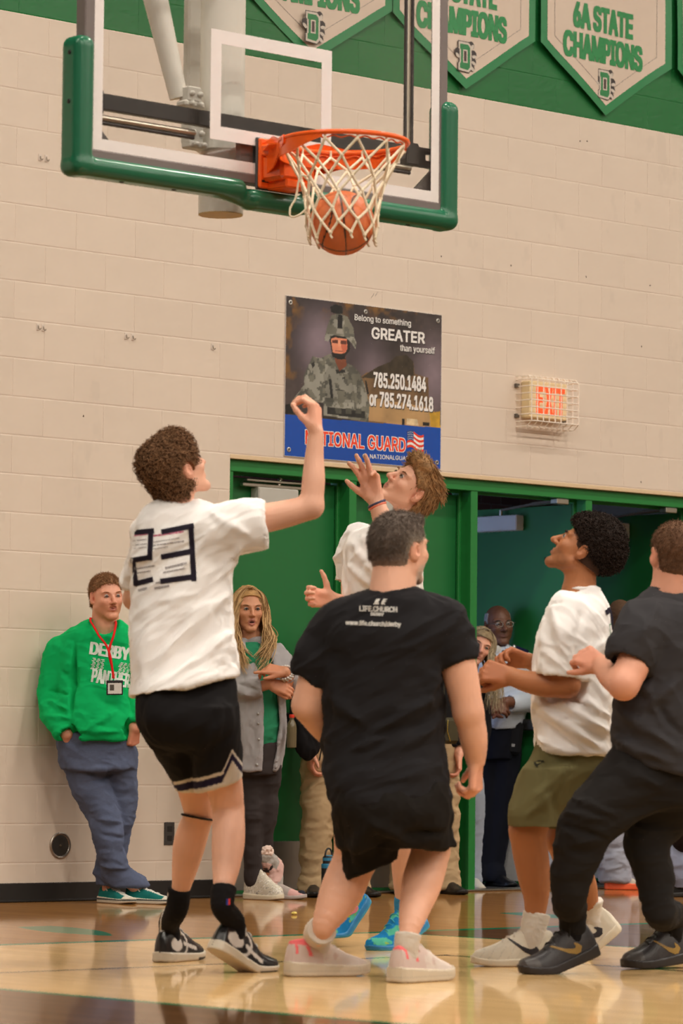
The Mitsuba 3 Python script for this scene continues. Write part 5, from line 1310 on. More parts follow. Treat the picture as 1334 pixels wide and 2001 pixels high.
shoe(P.key, hL, tL, (0, 0, 1), [(0.013, 0.012, 0.014), (0.62, 0.55, 0.45), 'm_gloss'], **KW)
shoe(P.key, hR, tR, foot_up(hR, tR), [(0.013, 0.012, 0.014), (0.62, 0.55, 0.45), 'm_gloss'], bend=bn, toe_up=0.004, **KW)
# curly hair
hairline = lambda q: np.maximum(q[..., 2] - 0.045 + 1.1 * np.maximum(0, 0.075 - q[..., 1]) - 1.0 * np.maximum(0, q[..., 1] - 0.075), np.minimum(-q[..., 1] - 0.040 + 0.6 * np.maximum(0, q[..., 2] - 0.0), q[..., 2] + 0.062)) * 0.8
hv, hf = hair_cap(hc, HR, 1.0, 0.018, hairline, extra=[((0, -0.05, 0.06), (0.085, 0.075, 0.072)), ((0, 0.03, 0.09), (0.07, 0.06, 0.05))], rough=0.006, freq=60, ear=0.032)
hn = vnormals(hv, hf)
HB = lin((112, 80, 54))
tv, tf = tufts(hv, hn, 3600, 0.022, 0.0026, 3, curl=0.010, lift=1.0, segs=4, sides=3, jitter=0.5, mask=off_ears(hv, hc, HR, 1.0, 0.042))
hall = cat_([(hv, hf), (tv, tf)])
hcol = HB * (0.6 + 0.9 * meshkit.fbm(hall[0] * 70, 2, 4)[:, None])
put('hair', hall, 'm_hair', hcol, P.key, smooth=True, label='curly brown hair')
# ---------------------------------------------------------------- the man in the black tee, from behind
P = Person('heavy man with short grey-black hair, black tee and shorts, seen from behind in the middle', 12.4, SK_PALE, 0.005)
p = P.p
S_ = 12.4 / FPX
neck = p(770, 1160, 0.0)
d1 = flat_dir(0.93, 0.35); hL, tL, _ = foot_flat(onz(556, 1908, 0)[:2], d1, 0.315); aL, bL = ankle(hL, tL, 0.11, 0.115)
d2 = flat_dir(0.62, 0.78); hR, tR, _ = foot_flat(onz(768, 1921, 0)[:2], d2, 0.315); aR, bR2 = ankle(hR, tR, 0.11)
shl, shr = p(655, 1232, 0.03), p(872, 1222, 0.0)
hl_, hr_ = p(705, 1545, -0.05), p(815, 1545, -0.05)
P.torso(p(758, 1520, -0.05), p(762, 1260, 0.03), neck, shl, shr, hl_, hr_, 0.13)
ell, wrl = p(603, 1378, 0.04), p(690, 1470, 0.20)
P.bone([shl, p(622, 1310, 0.03), ell], [0.065, 0.062, 0.056], 0.02)
P.bone([ell, p(628, 1412, 0.09), wrl], [0.056, 0.054, 0.036], 0.02)
elr, wrr = p(914, 1390, -0.02), p(929, 1486, 0.04)
P.bone([shr, p(897, 1310, -0.02), elr], [0.068, 0.062, 0.052], 0.02)
P.bone([elr, p(922, 1425, 0.0), wrr], [0.050, 0.050, 0.034], 0.02)
knl, akl = p(697, 1672, 0.10), aL
P.bone([hl_, p(700, 1610, 0.05), knl], [0.085, 0.085, 0.078], 0.02)
P.bone([knl, p(672, 1730, 0.07), p(650, 1775, 0.03), p(632, 1812, 0.0), akl], [0.074, 0.076, 0.060, 0.038, 0.018], 0.01)
knr, akr = p(842, 1662, 0.08), aR
P.bone([hr_, p(835, 1600, 0.05), knr], [0.085, 0.082, 0.066], 0.02)
P.bone([knr, p(826, 1718, 0.0), p(812, 1768, -0.07), p(799, 1820, -0.16), akr], [0.064, 0.070, 0.056, 0.034, 0.018], 0.01)
hc = p(781, 1074, 0.03); HR = basis(view(0.70, 0.70, 0.04), CU + 0.05 * CR)
P.head = (hc, HR, 1.05, dict(neck=neck, nr=0.069, full=0.010))
P.hands.append(((wrr, view(0.0, 0.1, -1), view(-0.9, 0.4, 0), 1), dict(curl=(0.8, 1.0, 0.7), thumb=(0.45, 0.75, 0.45), s=1.12, curls=[(0.75, 1.0, 0.7), (0.9, 1.0, 0.7), (1.0, 1.0, 0.7), (1.1, 1.0, 0.7)])))
P.hands.append(((wrl, view(0.7, 0.6, 0.1), view(0.2, 0.2, -1), -1), dict(curl=(0.5, 0.6, 0.4))))
P.build_body(stubble=(lin((190, 176, 160)), 0.75))
face_parts(P.key, hc, HR, 1.05, lip=(0.36, 0.14, 0.11))
adds = [(px_stack([(1148, 733, 808, .12), (1156, 715, 828, .17), (1172, 680, 860, .22), (1195, 655, 882, .25), (1230, 640, 890, .30), (1290, 636, 868, .34, .02), (1350, 634, 866, .37, .03), (1410, 639, 863, .38, .03), (1457, 633, 863, .39, .02), (1520, 638, 870, .40, -.02), (1570, 648, 879, .40, -.04), (1600, 650, 880, .40, -.04)], 12.4, 2.35), 0.02)]
cuts = []
sleeve(adds, cuts, [p(662, 1228, 0.03), p(630, 1280, 0.03), p(604, 1325, 0.035)], [0.088, 0.080, 0.057], 0.04, 0.006)
adds.append((P_cone(p(622, 1285, 0.03), p(606, 1318, 0.035), 0.072, 0.056), 0.02))
sleeve(adds, cuts, [p(862, 1222, 0.0), p(882, 1262, -0.01), p(895, 1296, -0.02)], [0.090, 0.080, 0.064], 0.04, 0.006)
cuts.append((plane_hem(p(649, 1566), p(879, 1556)), 0.004))
cuts.append((P_ell(p(770, 1140, 0.02), (0.078, 0.078, 0.03)), 0.006))
cr = [(p(860, 1360, -.2), p(720, 1440, -.2), 0.018, 0.016), (p(865, 1420, -.2), p(700, 1490, -.2), 0.02, 0.014), (p(640, 1360, -.2), p(720, 1420, -.2), 0.018, 0.012), (p(680, 1470, -.2), p(760, 1440, -.2), 0.014, 0.012), (p(870, 1500, -.2), p(760, 1530, -.2), 0.016, 0.012), (p(860, 1290, -.2), p(830, 1380, -.2), 0.02, 0.01), (p(640, 1290, -.2), p(660, 1380, -.2), 0.02, 0.01), (p(642, 1530, -.2), p(730, 1500, -.2), 0.02, 0.01)]
tk, tee = garment(P.key, 'tee', adds, cuts, (0.0165, 0.0155, 0.0175), 0.006, [(0.018, 6.0, 31, CR * 0.7 + CU * 0.5, 3.5), (0.008, 14.0, 8, CR * 0.8 + CU * 0.4, 3.5)], cr, label='black short sleeved tee')
put('neckband', tube([p(770 + 42 * math.cos(a), 1149 + 5 * math.cos(a), 0.02 - 0.072 * math.sin(a)) for a in np.linspace(0, 2 * math.pi, 33)[:-1]], 0.009, 6, closed=True, flat=0.7), 'm_cloth', (0.014, 0.013, 0.014), tk, smooth=True, label='black neckband')
INKW = (0.60, 0.57, 0.54)
o = p(740, 1195); 
def prn(m, x, y, rot, lab, off=0.003):
    v, f = m; a = -rot; v = v.copy(); v[:, :2] = v[:, :2] @ np.array([[math.cos(a), math.sin(a)], [-math.sin(a), math.cos(a)]])
    v[:, :2] += ((x - 740) * S_, -(y - 1195) * S_)
    put('lettering', decal(tee, o, CR, CU, -CF, (v, f), off, 0.012), 'm_cloth', INKW, tk, smooth=True, label=lab)
prn(text2('LIFE.CHURCH', 0.0175, 0.128, fat=0.0006), 738, 1193, 0.03, 'white lettering LIFE.CHURCH')
prn(text2('DERBY', 0.010, 0.044, fat=0.0005), 736, 1201, 0.05, 'small white lettering DERBY')
prn(text2('www.life.church/derby', 0.015, 0.188, fat=0.0006), 728, 1220, 0.03, 'white lettering of a web address')
prn(poly2(unary_union([Polygon([(-0.024, -0.006), (-0.014, 0.012), (0.0, 0.014), (-0.006, 0.004), (-0.004, -0.006)]), Polygon([(0.002, -0.006), (0.006, 0.006), (0.012, 0.014), (0.026, 0.012), (0.014, 0.008), (0.022, 0.004), (0.012, 0.001), (0.018, -0.006)])])), 742, 1176, 0.0, 'white logo mark')
# shorts
SH = (0.0125, 0.0105, 0.0095)
adds = [(px_stack([(1530, 648, 872, .34, -.04), (1570, 650, 877, .40, -.05), (1610, 658, 877, .41, -.03), (1650, 664, 876, .36, .0)], 12.4, 2.4), 0.02),
        (px_stack([(1590, 656, 790, .34, .0), (1640, 666, 790, .32, .04), (1680, 670, 780, .29, .07), (1730, 674, 768, .27, .07)], 12.4, 2.3), 0.025),
        (px_stack([(1590, 755, 879, .34, .0), (1630, 778, 882, .30, .03), (1665, 784, 888, .27, .05)], 12.4, 2.3), 0.02),
        (P_cone(p(868, 1635, -0.02), p(884, 1648, -0.02), 0.03, 0.018), 0.02)]
cuts = [(legbox(P, plane_hem(p(690, 1716), p(786, 1678)), 560, 776), 0.004), (legbox(P, plane_hem(p(780, 1645), p(888, 1655)), 777, 960), 0.004),
        (P_cone(p(690, 1715, -0.12), p(655, 1780, -0.12), 0.02, 0.07), 0.02)]
garment(P.key, 'shorts', adds, cuts, SH, 0.0055, [(0.016, 7.0, 41, CU * 0.8 + CR * 0.4, 3.0), (0.006, 15.0, 42, CU, 2.0)], [(p(720, 1600, -.2), p(800, 1640, -.2), 0.02, 0.02), (p(770, 1630, -.2), p(870, 1628, -.2), 0.016, -0.02), (p(700, 1620, -.2), p(700, 1700, -.2), 0.02, 0.014), (p(745, 1610, -.2), p(740, 1690, -.2), 0.02, -0.014)], label='black gym shorts')
# ankle socks and pale shoes
CRM = (0.60, 0.53, 0.46)
sock_of(P, [p(629, 1818, 0.0), aL, bL], [0.050, 0.044, 0.038], CRM, 'cream ankle sock')
sock_of(P, [p(798, 1824, -0.17), aR, bR2], [0.044, 0.041, 0.037], CRM, 'cream ankle sock')
def pinkshoe(q):
    x, y, z = q.T
    c = np.tile(np.array((0.60, 0.47, 0.43)), (len(q), 1))
    n = meshkit.fbm(q * 30, 3, 3)
    c[(y > 0.12) & (z < 0.10) & (n > 0.45)] = (0.66, 0.57, 0.52)
    c[((z > 0.106 - 0.1 * (y - 0.03)) & (y < 0.10)) | ((np.abs(y - 0.075 + 0.3 * (z - 0.08)) < 0.006) & (z > 0.068) & (z < 0.1)) | ((np.abs(y - 0.032) < 0.005) & (z > 0.075))] = (0.80, 0.16, 0.17)
    c[(y > 0.25)] = (0.62, 0.52, 0.47)
    return c
def chunky(q): return np.tile(np.array((0.63, 0.54, 0.42)), (len(q), 1)) * (1 - 0.12 * ((q[:, 2] % 0.016) < 0.003))[:, None]
KW = dict(height=0.130, sole=0.042, wide=1.08, color_fn=pinkshoe, sole_fn=chunky, lace=(0.66, 0.6, 0.55), label='cream running shoe with pink heel tab')
shoe(P.key, hL, tL, (0, 0, 1), [(0.6, 0.47, 0.43), (0.63, 0.54, 0.42), 'm_cloth'], **KW)
shoe(P.key, hR, tR, (0, 0, 1), [(0.6, 0.47, 0.43), (0.63, 0.54, 0.42), 'm_cloth'], **KW)
# short hair, greying at the sides
hl_fn = lambda q: np.maximum(np.minimum(q[..., 2] - 0.060 + 0.62 * np.maximum(0, 0.07 - q[..., 1]) - 1.2 * np.maximum(0, q[..., 1] - 0.07), q[..., 2] + 0.02), np.minimum(-q[..., 1] - 0.036, q[..., 2] + 0.058)) * 0.8
hv, hf = hair_cap(hc, HR, 1.05, 0.009, hl_fn, extra=[((0, 0.045, 0.095), (0.05, 0.04, 0.022))], rough=0.0025, freq=130, ear=0.030)
hn = vnormals(hv, hf)
hp = (hv - hc) @ HR / 1.05
tv, tf = tufts(hv, hn, 3800, 0.014, 0.0017, 3, flow=-0.5 * HR[:, 2] - 0.2 * HR[:, 1], lift=0.55, segs=2, sides=3, jitter=0.25, mask=(hp[:, 2] > -0.03) & ((hp[:, 1] < 0.045) | (hp[:, 2] > 0.085)) & off_ears(hv, hc, HR, 1.05))
hall = cat_([(hv, hf), (tv, tf)]); q = (hall[0] - hc) @ HR / 1.05
g = np.clip((np.abs(q[:, 0]) - 0.052) / 0.03, 0, 1) * np.clip((0.075 - q[:, 2]) / 0.05, 0, 1) * np.clip((q[:, 1] + 0.07) / 0.05, 0, 1)
low = np.clip((-0.005 - q[:, 2]) / 0.05, 0, 1)
hcol = lin((100, 88, 80)) * (0.7 + 0.7 * meshkit.fbm(hall[0] * 120, 2, 4)[:, None])
hcol = hcol * (1 - g[:, None] * 0.75) + lin((176, 164, 150)) * (g[:, None] * 0.75)
hcol = hcol * (1 - 0.3 * low[:, None]) + SK_PALE * 0.5 * 0.3 * low[:, None]
put('hair', hall, 'm_hair', hcol, P.key, smooth=True, label='short black hair greying at the temples')
# ---------------------------------------------------------------- the young man with the afro, looking up
P = Person('young man with an afro, oversized white tee and olive shorts, looking up at the basket', 13.35, SK_BROWN, 0.005)
p = P.p
S_ = 13.3 / FPX
neck = p(1128, 1162, 0.0)
d1 = flat_dir(-0.97, -0.22); hL, tL, _ = foot_flat(onz(1086, 1888, 0)[:2], d1, 0.325); aL, bL = ankle(hL, tL, 0.11, 0.085)
d2 = flat_dir(-0.96, -0.3); hR, tR, bn = foot_raised(pt(1142, 1858, 13.75)[:2], d2, 0.115, 0.315); aR, bR2 = ankle(hR, tR, 0.11)
shl, shr = p(1104, 1220, -0.13), p(1148, 1210, 0.13)
hl_, hr_ = p(1112, 1485, -0.05), p(1148, 1485, 0.05)
P.torso(p(1130, 1460, 0.0), p(1122, 1250, 0.0), neck, shl, shr, hl_, hr_, 0.10)
ell, wrl = p(1108, 1338, -0.20), p(1000, 1322, -0.12)
P.bone([shl, p(1104, 1280, -0.19), ell], [0.05, 0.054, 0.046], 0.02)
P.bone([ell, p(1075, 1338, -0.19), p(1040, 1334, -0.16), wrl], [0.044, 0.047, 0.042, 0.032], 0.02)
elr, wrr = p(1095, 1315, 0.24), p(1035, 1292, 0.14)
P.bone([shr, elr, wrr], [0.055, 0.043, 0.030], 0.02)
knl, akl = p(1030, 1622, -0.13), aL
P.bone([hl_, p(1060, 1560, -0.11), knl], [0.06, 0.072, 0.066], 0.02)
P.bone([knl, p(1035, 1660, -0.11), p(1042, 1705, -0.09), p(1047, 1760, -0.08), akl], [0.064, 0.066, 0.062, 0.045, 0.028], 0.02)
knr, akr = p(1096, 1640, 0.12), aR
P.bone([hr_, p(1125, 1560, 0.1), knr], [0.06, 0.068, 0.060], 0.02)
P.bone([knr, p(1115, 1685, 0.22), p(1143, 1735, 0.35), akr], [0.056, 0.060, 0.046, 0.028], 0.02)
hc = p(1137, 1079, 0.0); HR = basis(view(-0.80, 0.20, 0.62), CU * 0.75 + CR * 0.6)
P.head = (hc, HR, 1.0, dict(neck=neck, nr=0.052, nose=1.12))
P.hands.append(((wrl, view(-1, 0.05, 0.22), view(-0.1, 0.9, -0.35), 1), dict(curl=(1.2, 1.3, 0.8), thumb=(0.6, 0.5, 0.35), s=1.12)))
P.hands.append(((wrr, view(-0.85, -0.1, 0.3), view(0.1, -0.5, -0.8), -1), dict(curl=(0.9, 1.0, 0.6), thumb=(0.7, 0.3, 0.35), s=1.05)))
P.build_body(lip=(0.30, 0.11, 0.085), red=0.15, stubble=((0.03, 0.018, 0.012), 0.35))
face_parts(P.key, hc, HR, 1.0, lip=(0.20, 0.085, 0.06), brow=(0.012, 0.008, 0.006), lash=(0.01, 0.007, 0.006), gaze=(0, 1, 0.3), bw=0.0052)
put('chin_beard', tube([hc + HR @ np.array(q) for q in ((-0.012, 0.082, -0.103), (0, 0.090, -0.101), (0.012, 0.082, -0.103))], [0.006, 0.0085, 0.006], 8), 'm_hair', (0.012, 0.008, 0.006), P.key, smooth=True, label='small black chin beard')
adds = [(px_stack([(1148, 1114, 1164, .11), (1158, 1102, 1170, .15), (1175, 1090, 1180, .24), (1200, 1070, 1189, .34), (1230, 1058, 1194, .38), (1280, 1046, 1195, .38), (1340, 1041, 1194, .36), (1390, 1042, 1195, .36), (1440, 1048, 1198, .36), (1480, 1047, 1206, .37), (1500, 1047, 1208, .37)], 13.35, 2.3), 0.02)]
cuts = []
sleeve(adds, cuts, [p(1108, 1205, -0.14), p(1098, 1260, -0.19), p(1091, 1322, -0.20)], [0.088, 0.090, 0.078], 0.045, 0.007)
sleeve(adds, cuts, [p(1130, 1215, 0.15), p(1090, 1280, 0.20), p(1065, 1305, 0.2)], [0.085, 0.075, 0.07], 0.03, 0.006)
cuts.append((plane_hem(p(1047, 1457), p(1128, 1480)), 0.003) if False else (plane_hem(p(1047, 1462), p(1206, 1470)), 0.004))
cuts.append((P_ell(p(1136, 1143, 0.0), (0.06, 0.06, 0.03)), 0.006))
cr = [(p(1100, 1290, -.3), p(1080, 1180, -.25), 0.016, 0.012), (p(1125, 1300, -.28), p(1135, 1190, -.2), 0.018, -0.012), (p(1060, 1380, -.2), p(1180, 1470, -.2), 0.016, 0.018), (p(1050, 1400, -.2), p(1150, 1480, -.2), 0.014, -0.014), (p(1090, 1370, -.2), p(1195, 1440, -.2), 0.016, 0.018), (p(1130, 1360, -.2), p(1198, 1410, -.2), 0.014, 0.014), (p(1050, 1440, -.2), p(1120, 1475, -.2), 0.012, 0.012), (p(1140, 1280, -.2), p(1185, 1250, -.2), 0.014, 0.012)]
tk, tee = garment(P.key, 'tee', adds, cuts, WHITE_CLOTH, 0.006, [(0.016, 7.0, 51, CR * 0.6 - CU * 0.6, 3.5), (0.006, 16.0, 8, CR * 0.6 - CU * 0.6, 3.0)], cr, label='oversized white tee')
put('neckband', tube([p(1138 + 31 * math.cos(a), 1150 + 1 * math.cos(a), 0.0 - 0.058 * math.sin(a)) for a in np.linspace(0, 2 * math.pi, 33)[:-1]], 0.010, 6, closed=True, flat=0.8), 'm_cloth', WHITE_CLOTH * 0.97, tk, smooth=True, label='white neckband')
NB = nrm(-CF * 0.75 + CR * 0.65); AB = nrm(np.cross(CU, NB)) 
o = p(1178, 1235, -0.05)
def st(pts): return LineString([((x - 1178) * S_ / 0.75, -(y - 1235) * S_) for x, y in pts]).buffer(0.0095, cap_style=2, join_style=2)
put('number', decal(tee, o, AB, CU, NB, poly2(unary_union([st([(1160, 1196), (1183, 1191)]), st([(1183, 1186), (1190, 1270)]), st([(1170, 1240), (1188, 1236)])])), 0.003, 0.012), 'm_cloth', (0.02, 0.016, 0.03), tk, smooth=True, label='black block numeral at the back')
fr = Polygon([(-0.03, -0.06), (0.035, -0.06), (0.035, 0.03), (-0.03, 0.03)])
put('print', decal(tee, o, AB, CU, NB, poly2(unary_union([fr.boundary.buffer(0.0016), LineString([(-0.022, -0.045), (-0.022, -0.01), (-0.008, -0.045), (-0.008, -0.01)]).buffer(0.0022), Polygon([(0.0, -0.045), (0.018, -0.045), (0.018, -0.012), (0.0, -0.012)]).boundary.buffer(0.0022)])), 0.0026, 0.012), 'm_cloth', (0.09, 0.22, 0.13), tk, smooth=True, label='thin green printed outlines')
OL = np.array(lin((104, 98, 66)))
adds = [(px_stack([(1440, 1052, 1196, .30), (1480, 1036, 1200, .33), (1520, 1012, 1200, .34), (1560, 1004, 1195, .34)], 13.35, 2.4), 0.02),
        (px_stack([(1500, 1022, 1130, .24, -.10), (1560, 1001, 1110, .25, -.12), (1600, 991, 1095, .25, -.13), (1640, 989, 1092, .25, -.13)], 13.35, 2.3), 0.03),
        (px_stack([(1500, 1070, 1195, .24, .10), (1560, 1060, 1180, .25, .11), (1600, 1055, 1160, .25, .12), (1650, 1053, 1150, .25, .13)], 13.35, 2.3), 0.03)]
cuts = [(depthcut(P, plane_hem(p(989, 1607), p(1090, 1609)), -1, 0.0), 0.004), (depthcut(P, plane_hem(p(989, 1618), p(1110, 1622)), 0.0, 1), 0.004)]
sk_, shorts = garment(P.key, 'shorts', adds, cuts, OL, 0.006, [(0.010, 6.0, 61, CU * 0.5 + CR * 0.8, 3.0)], [(p(1120, 1490, -.2), p(1040, 1560, -.2), 0.02, 0.014), (p(1060, 1475, -.2), p(1090, 1600, -.2), 0.022, -0.012), (p(1090, 1540, -.2), p(1020, 1600, -.2), 0.018, 0.010)], label='olive sweat shorts')
o = p(1056, 1494, -0.2)
put('mark', decal(shorts, o, CR, CU, -CF, poly2(unary_union([affinity.rotate(affinity.scale(Polygon(SWOOSH).buffer(0), 0.04, 0.06, origin=(0, 0)), 0), Polygon([(-0.012, 0.004), (-0.004, 0.010), (0.014, 0.010), (0.018, 0.002), (0.004, 0.006)])])), 0.002, 0.01), 'm_cloth', (0.02, 0.02, 0.014), sk_, smooth=True, label='small black mark')
CRM = (0.66, 0.60, 0.53)
sock_of(P, [p(1049, 1784, -0.07), aL, bL], [0.050, 0.046, 0.040], CRM, 'white crew sock')
sock_of(P, [p(1155, 1757, 0.40), aR, bR2], [0.046, 0.043, 0.039], CRM, 'white crew sock')
def whiteshoe(q):
    n = meshkit.fbm(q * 40, 3, 5)[:, None]
    c = np.array((0.66, 0.60, 0.50)) * (0.9 + 0.2 * n)
    ln = np.abs(((q[:, 1] * 1.4 + q[:, 2] * 0.9 + 0.02 * n[:, 0]) % 0.045) - 0.02) < 0.0016
    c[ln & (q[:, 1] > 0.13) & (q[:, 2] < 0.07)] *= 0.8
    return c
KW = dict(height=0.132, sole=0.028, color_fn=whiteshoe, lace=(0.6, 0.54, 0.48), logo=(0.02, 0.016, 0.02), label='white basketball shoe with black side mark')
shoe(P.key, hL, tL, (0, 0, 1), [(0.66, 0.6, 0.5), (0.68, 0.60, 0.47), 'm_cloth'], **KW)
shoe(P.key, hR, tR, foot_up(hR, tR), [(0.66, 0.6, 0.5), (0.68, 0.60, 0.47), 'm_cloth'], bend=bn, **KW)
# afro
Ra = HR
F = Field(p(1175, 1070) - 0.2, p(1175, 1070) + 0.2, 0.005)
for x, y, r in ((1166, 1064, 0.092), (1150, 1042, 0.072), (1182, 1082, 0.075), (1178, 1052, 0.078)): F.add(P_ell(p(x, y, 0.0), (r, r, r)), 0.03)
F.add(P_ell(p(1140, 1030, 0.0), (0.04, 0.06, 0.04)), 0.03)
sl, (X, Y, Z) = F.sub(F.lo, F.lo + F.h * F.n)
Q = (np.stack(np.broadcast_arrays(X, Y, Z), -1) - hc) @ HR
F.d[sl] = np.maximum(F.d[sl], -np.maximum(Q[..., 2] - 0.060 + 0.75 * np.maximum(0, 0.07 - Q[..., 1]) - 0.6 * np.maximum(0, Q[..., 1] - 0.07), np.minimum(-Q[..., 1] - 0.038, Q[..., 2] + 0.05)))
av, af = F.mesh(2); an = vnormals(av, af); av = av + an * (0.008 * (meshkit.fbm(av * 50, 2, 3) - 0.5))[:, None]
tv, tf = tufts(av, an, 4200, 0.016, 0.0022, 9, curl=0.006, lift=1.0, segs=3, sides=3, jitter=0.6)
hall = cat_([(av, af), (tv, tf)])
put('hair', hall, 'm_hair', lin((38, 26, 20)) * (0.55 + 0.9 * meshkit.fbm(hall[0] * 80, 2, 4)[:, None]), P.key, smooth=True, label='dark brown afro')
fv, ff = hair_cap(hc, HR, 1.0, 0.0035, lambda q: np.minimum(np.minimum(-q[..., 1] + 0.030, q[..., 2] + 0.035 + 0.5 * np.minimum(0, -q[..., 1])), 0.09 - q[..., 2]), rough=0.0008)
put('hair_fade', (fv, ff), 'm_hair', lin((60, 38, 26)), P.key, smooth=True, label='faded short sides')
# ---------------------------------------------------------------- the man in charcoal at the right edge
P = Person('man in charcoal tee and black joggers bending at the right edge of the photo', 12.75, SK_RED, 0.0055)
p = P.p
neck = p(1310, 1155, 0.05)
d1 = flat_dir(-0.86, -0.35); hL, tL, bn1 = foot_raised(onz(1083, 1903, 0)[:2], d1, 0.065, 0.315); aL, bL = ankle(hL, tL, 0.11)
d2 = flat_dir(-0.80, -0.55); hR, tR, bn2 = foot_raised(onz(1270, 1893, 0)[:2], d2, 0.02, 0.315); aR, bR2 = ankle(hR, tR, 0.11)
shl, shr = p(1262, 1225, -0.10), p(1392, 1215, 0.16)
hl_, hr_ = p(1275, 1520, -0.06), p(1370, 1520, 0.10)
P.torso(p(1320, 1480, 0.0), p(1318, 1260, 0.02), neck, shl, shr, hl_, hr_, 0.12)
ell, wrl = p(1218, 1338, -0.22), p(1176, 1300, 0.02)
P.bone([shl, p(1240, 1290, -0.16), ell], [0.055, 0.060, 0.052], 0.02)
P.bone([ell, p(1200, 1325, -0.11), wrl], [0.052, 0.050, 0.036], 0.02)
elr, wrr = p(1400, 1345, 0.26), p(1345, 1330, 0.40)
P.bone([shr, elr, wrr], [0.055, 0.05, 0.034], 0.02)
knl, akl = p(1128, 1625, -0.12), aL
P.bone([hl_, p(1200, 1570, -0.10), knl], [0.07, 0.07, 0.055], 0.02); P.bone([knl, p(1122, 1690, -0.10), p(1112, 1750, -0.08), aL + (0, 0, 0.05), aL], [0.055, 0.045, 0.036, 0.028, 0.024], 0.01)
knr, akr = p(1260, 1650, 0.02), aR
P.bone([hr_, p(1320, 1580, 0.08), knr], [0.07, 0.07, 0.052], 0.02); P.bone([knr, p(1278, 1720, 0.0), p(1288, 1780, -0.02), aR + (0, 0, 0.05), aR], [0.052, 0.042, 0.034, 0.028, 0.024], 0.01)
hc = p(1318, 1088, 0.06); HR = basis(view(-0.25, 0.95, 0.05), CU + 0.06 * CR)
P.head = (hc, HR, 1.02, dict(neck=neck, nr=0.068, full=0.004, ears=1.1))
P.hands.append(((wrl, view(-0.55, 0.55, 0.30), view(0.3, 0.6, -0.5), 1), dict(curl=(0.7, 0.8, 0.5), thumb=(0.7, 0.2, 0.5), s=1.12)))
P.hands.append(((wrr, view(-0.7, 0.6, 0.1), view(0.2, 0.2, -1), -1), dict(curl=(0.7, 0.8, 0.5))))
P.build_body()
face_parts(P.key, hc, HR, 1.02, lip=(0.36, 0.14, 0.11))
CH = np.array((0.040, 0.038, 0.042))
adds = [(px_stack([(1150, 1272, 1345, .12, .05), (1160, 1258, 1370, .17, .04), (1178, 1240, 1395, .24, .02), (1210, 1226, 1412, .30), (1260, 1224, 1418, .34), (1320, 1230, 1415, .36), (1383, 1198, 1412, .38), (1430, 1196, 1415, .40), (1470, 1199, 1425, .42), (1515, 1205, 1430, .42)], 12.75, 2.3), 0.02)]
cuts = []
sleeve(adds, cuts, [p(1258, 1222, -0.08), p(1238, 1262, -0.14), p(1226, 1296, -0.17)], [0.090, 0.085, 0.072], 0.04, 0.005)
sleeve(adds, cuts, [p(1392, 1222, 0.14), p(1410, 1270, 0.2), p(1405, 1310, 0.24)], [0.085, 0.08, 0.07], 0.04, 0.006)
cuts.append((plane_hem(p(1199, 1470), p(1334, 1507)), 0.004)); cuts.append((P_ell(p(1312, 1145, 0.05), (0.076, 0.076, 0.03)), 0.006))
cr = [(p(1230, 1300, -.2), p(1300, 1420, -.2), 0.02, 0.018), (p(1205, 1385, -.2), p(1330, 1470, -.2), 0.018, 0.018), (p(1200, 1440, -.2), p(1310, 1490, -.2), 0.016, 0.018), (p(1240, 1340, -.2), p(1334, 1440, -.2), 0.018, -0.016), (p(1290, 1180, -.2), p(1240, 1260, -.2), 0.018, 0.010), (p(1330, 1330, -.2), p(1260, 1390, -.2), 0.018, 0.014)]
tk, tee = garment(P.key, 'tee', adds, cuts, CH, 0.0065, [(0.016, 6.0, 71, CR * 0.6 - CU * 0.7, 3.0), (0.006, 15.0, 8, CR, 3.0)], cr, label='charcoal short sleeved tee')
put('neckband', tube([p(1312 + 42 * math.cos(a), 1152 + 3 * math.cos(a), 0.05 - 0.072 * math.sin(a)) for a in np.linspace(0, 2 * math.pi, 33)[:-1]], 0.009, 6, closed=True, flat=0.7), 'm_cloth', CH * 0.8, tk, smooth=True, label='charcoal neckband')
PB = np.array((0.017, 0.0155, 0.0155))
adds = [(px_stack([(1440, 1215, 1415, .30), (1480, 1192, 1425, .36), (1530, 1150, 1425, .36, .0), (1570, 1180, 1420, .30)], 12.75, 2.3), 0.03)]
L1 = [p(1262, 1510, -0.05), p(1200, 1560, -0.10), p(1140, 1625, -0.12), p(1122, 1690, -0.10), p(1112, 1750, -0.08), aL + (0, 0, 0.05), aL + (0, 0, 0.012)]
adds.append((P_poly(L1, [0.125, 0.112, 0.094, 0.077, 0.063, 0.050, 0.046], 5), 0.05))
L2 = [p(1370, 1500, 0.08), p(1320, 1565, 0.08), p(1264, 1645, 0.02), p(1278, 1720, 0.0), p(1288, 1780, -0.02), aR + (0, 0, 0.05), aR + (0, 0, 0.012)]
adds.append((P_poly(L2, [0.125, 0.108, 0.078, 0.066, 0.054, 0.047, 0.044], 5), 0.05))
adds.append((P_cone(p(1334, 1520, 0.02), p(1320, 1560, 0.0), 0.14, 0.10), 0.03))
cuts = [(P_half(p(1300, 1440), -CU), 0.004), (P_cone(p(1215, 1665, -0.06), p(1205, 1720, -0.06), 0.01, 0.012), 0.01)]
garment(P.key, 'joggers', adds, cuts[:1], PB, 0.0065, [(0.009, 7.0, 81, CR * 0.8 + CU * 0.3, 3.0), (0.006, 17, 82, CR, 4.0)], [(p(1090, 1610, -.2), p(1190, 1640, -.2), 0.012, -0.012), (p(1100, 1590, -.2), p(1180, 1600, -.2), 0.012, 0.012), (p(1200, 1500, -.2), p(1300, 1540, -.2), 0.02, 0.014), (p(1110, 1560, -.2), p(1200, 1590, -.2), 0.014, 0.012)], label='black joggers with cuffed ankles')
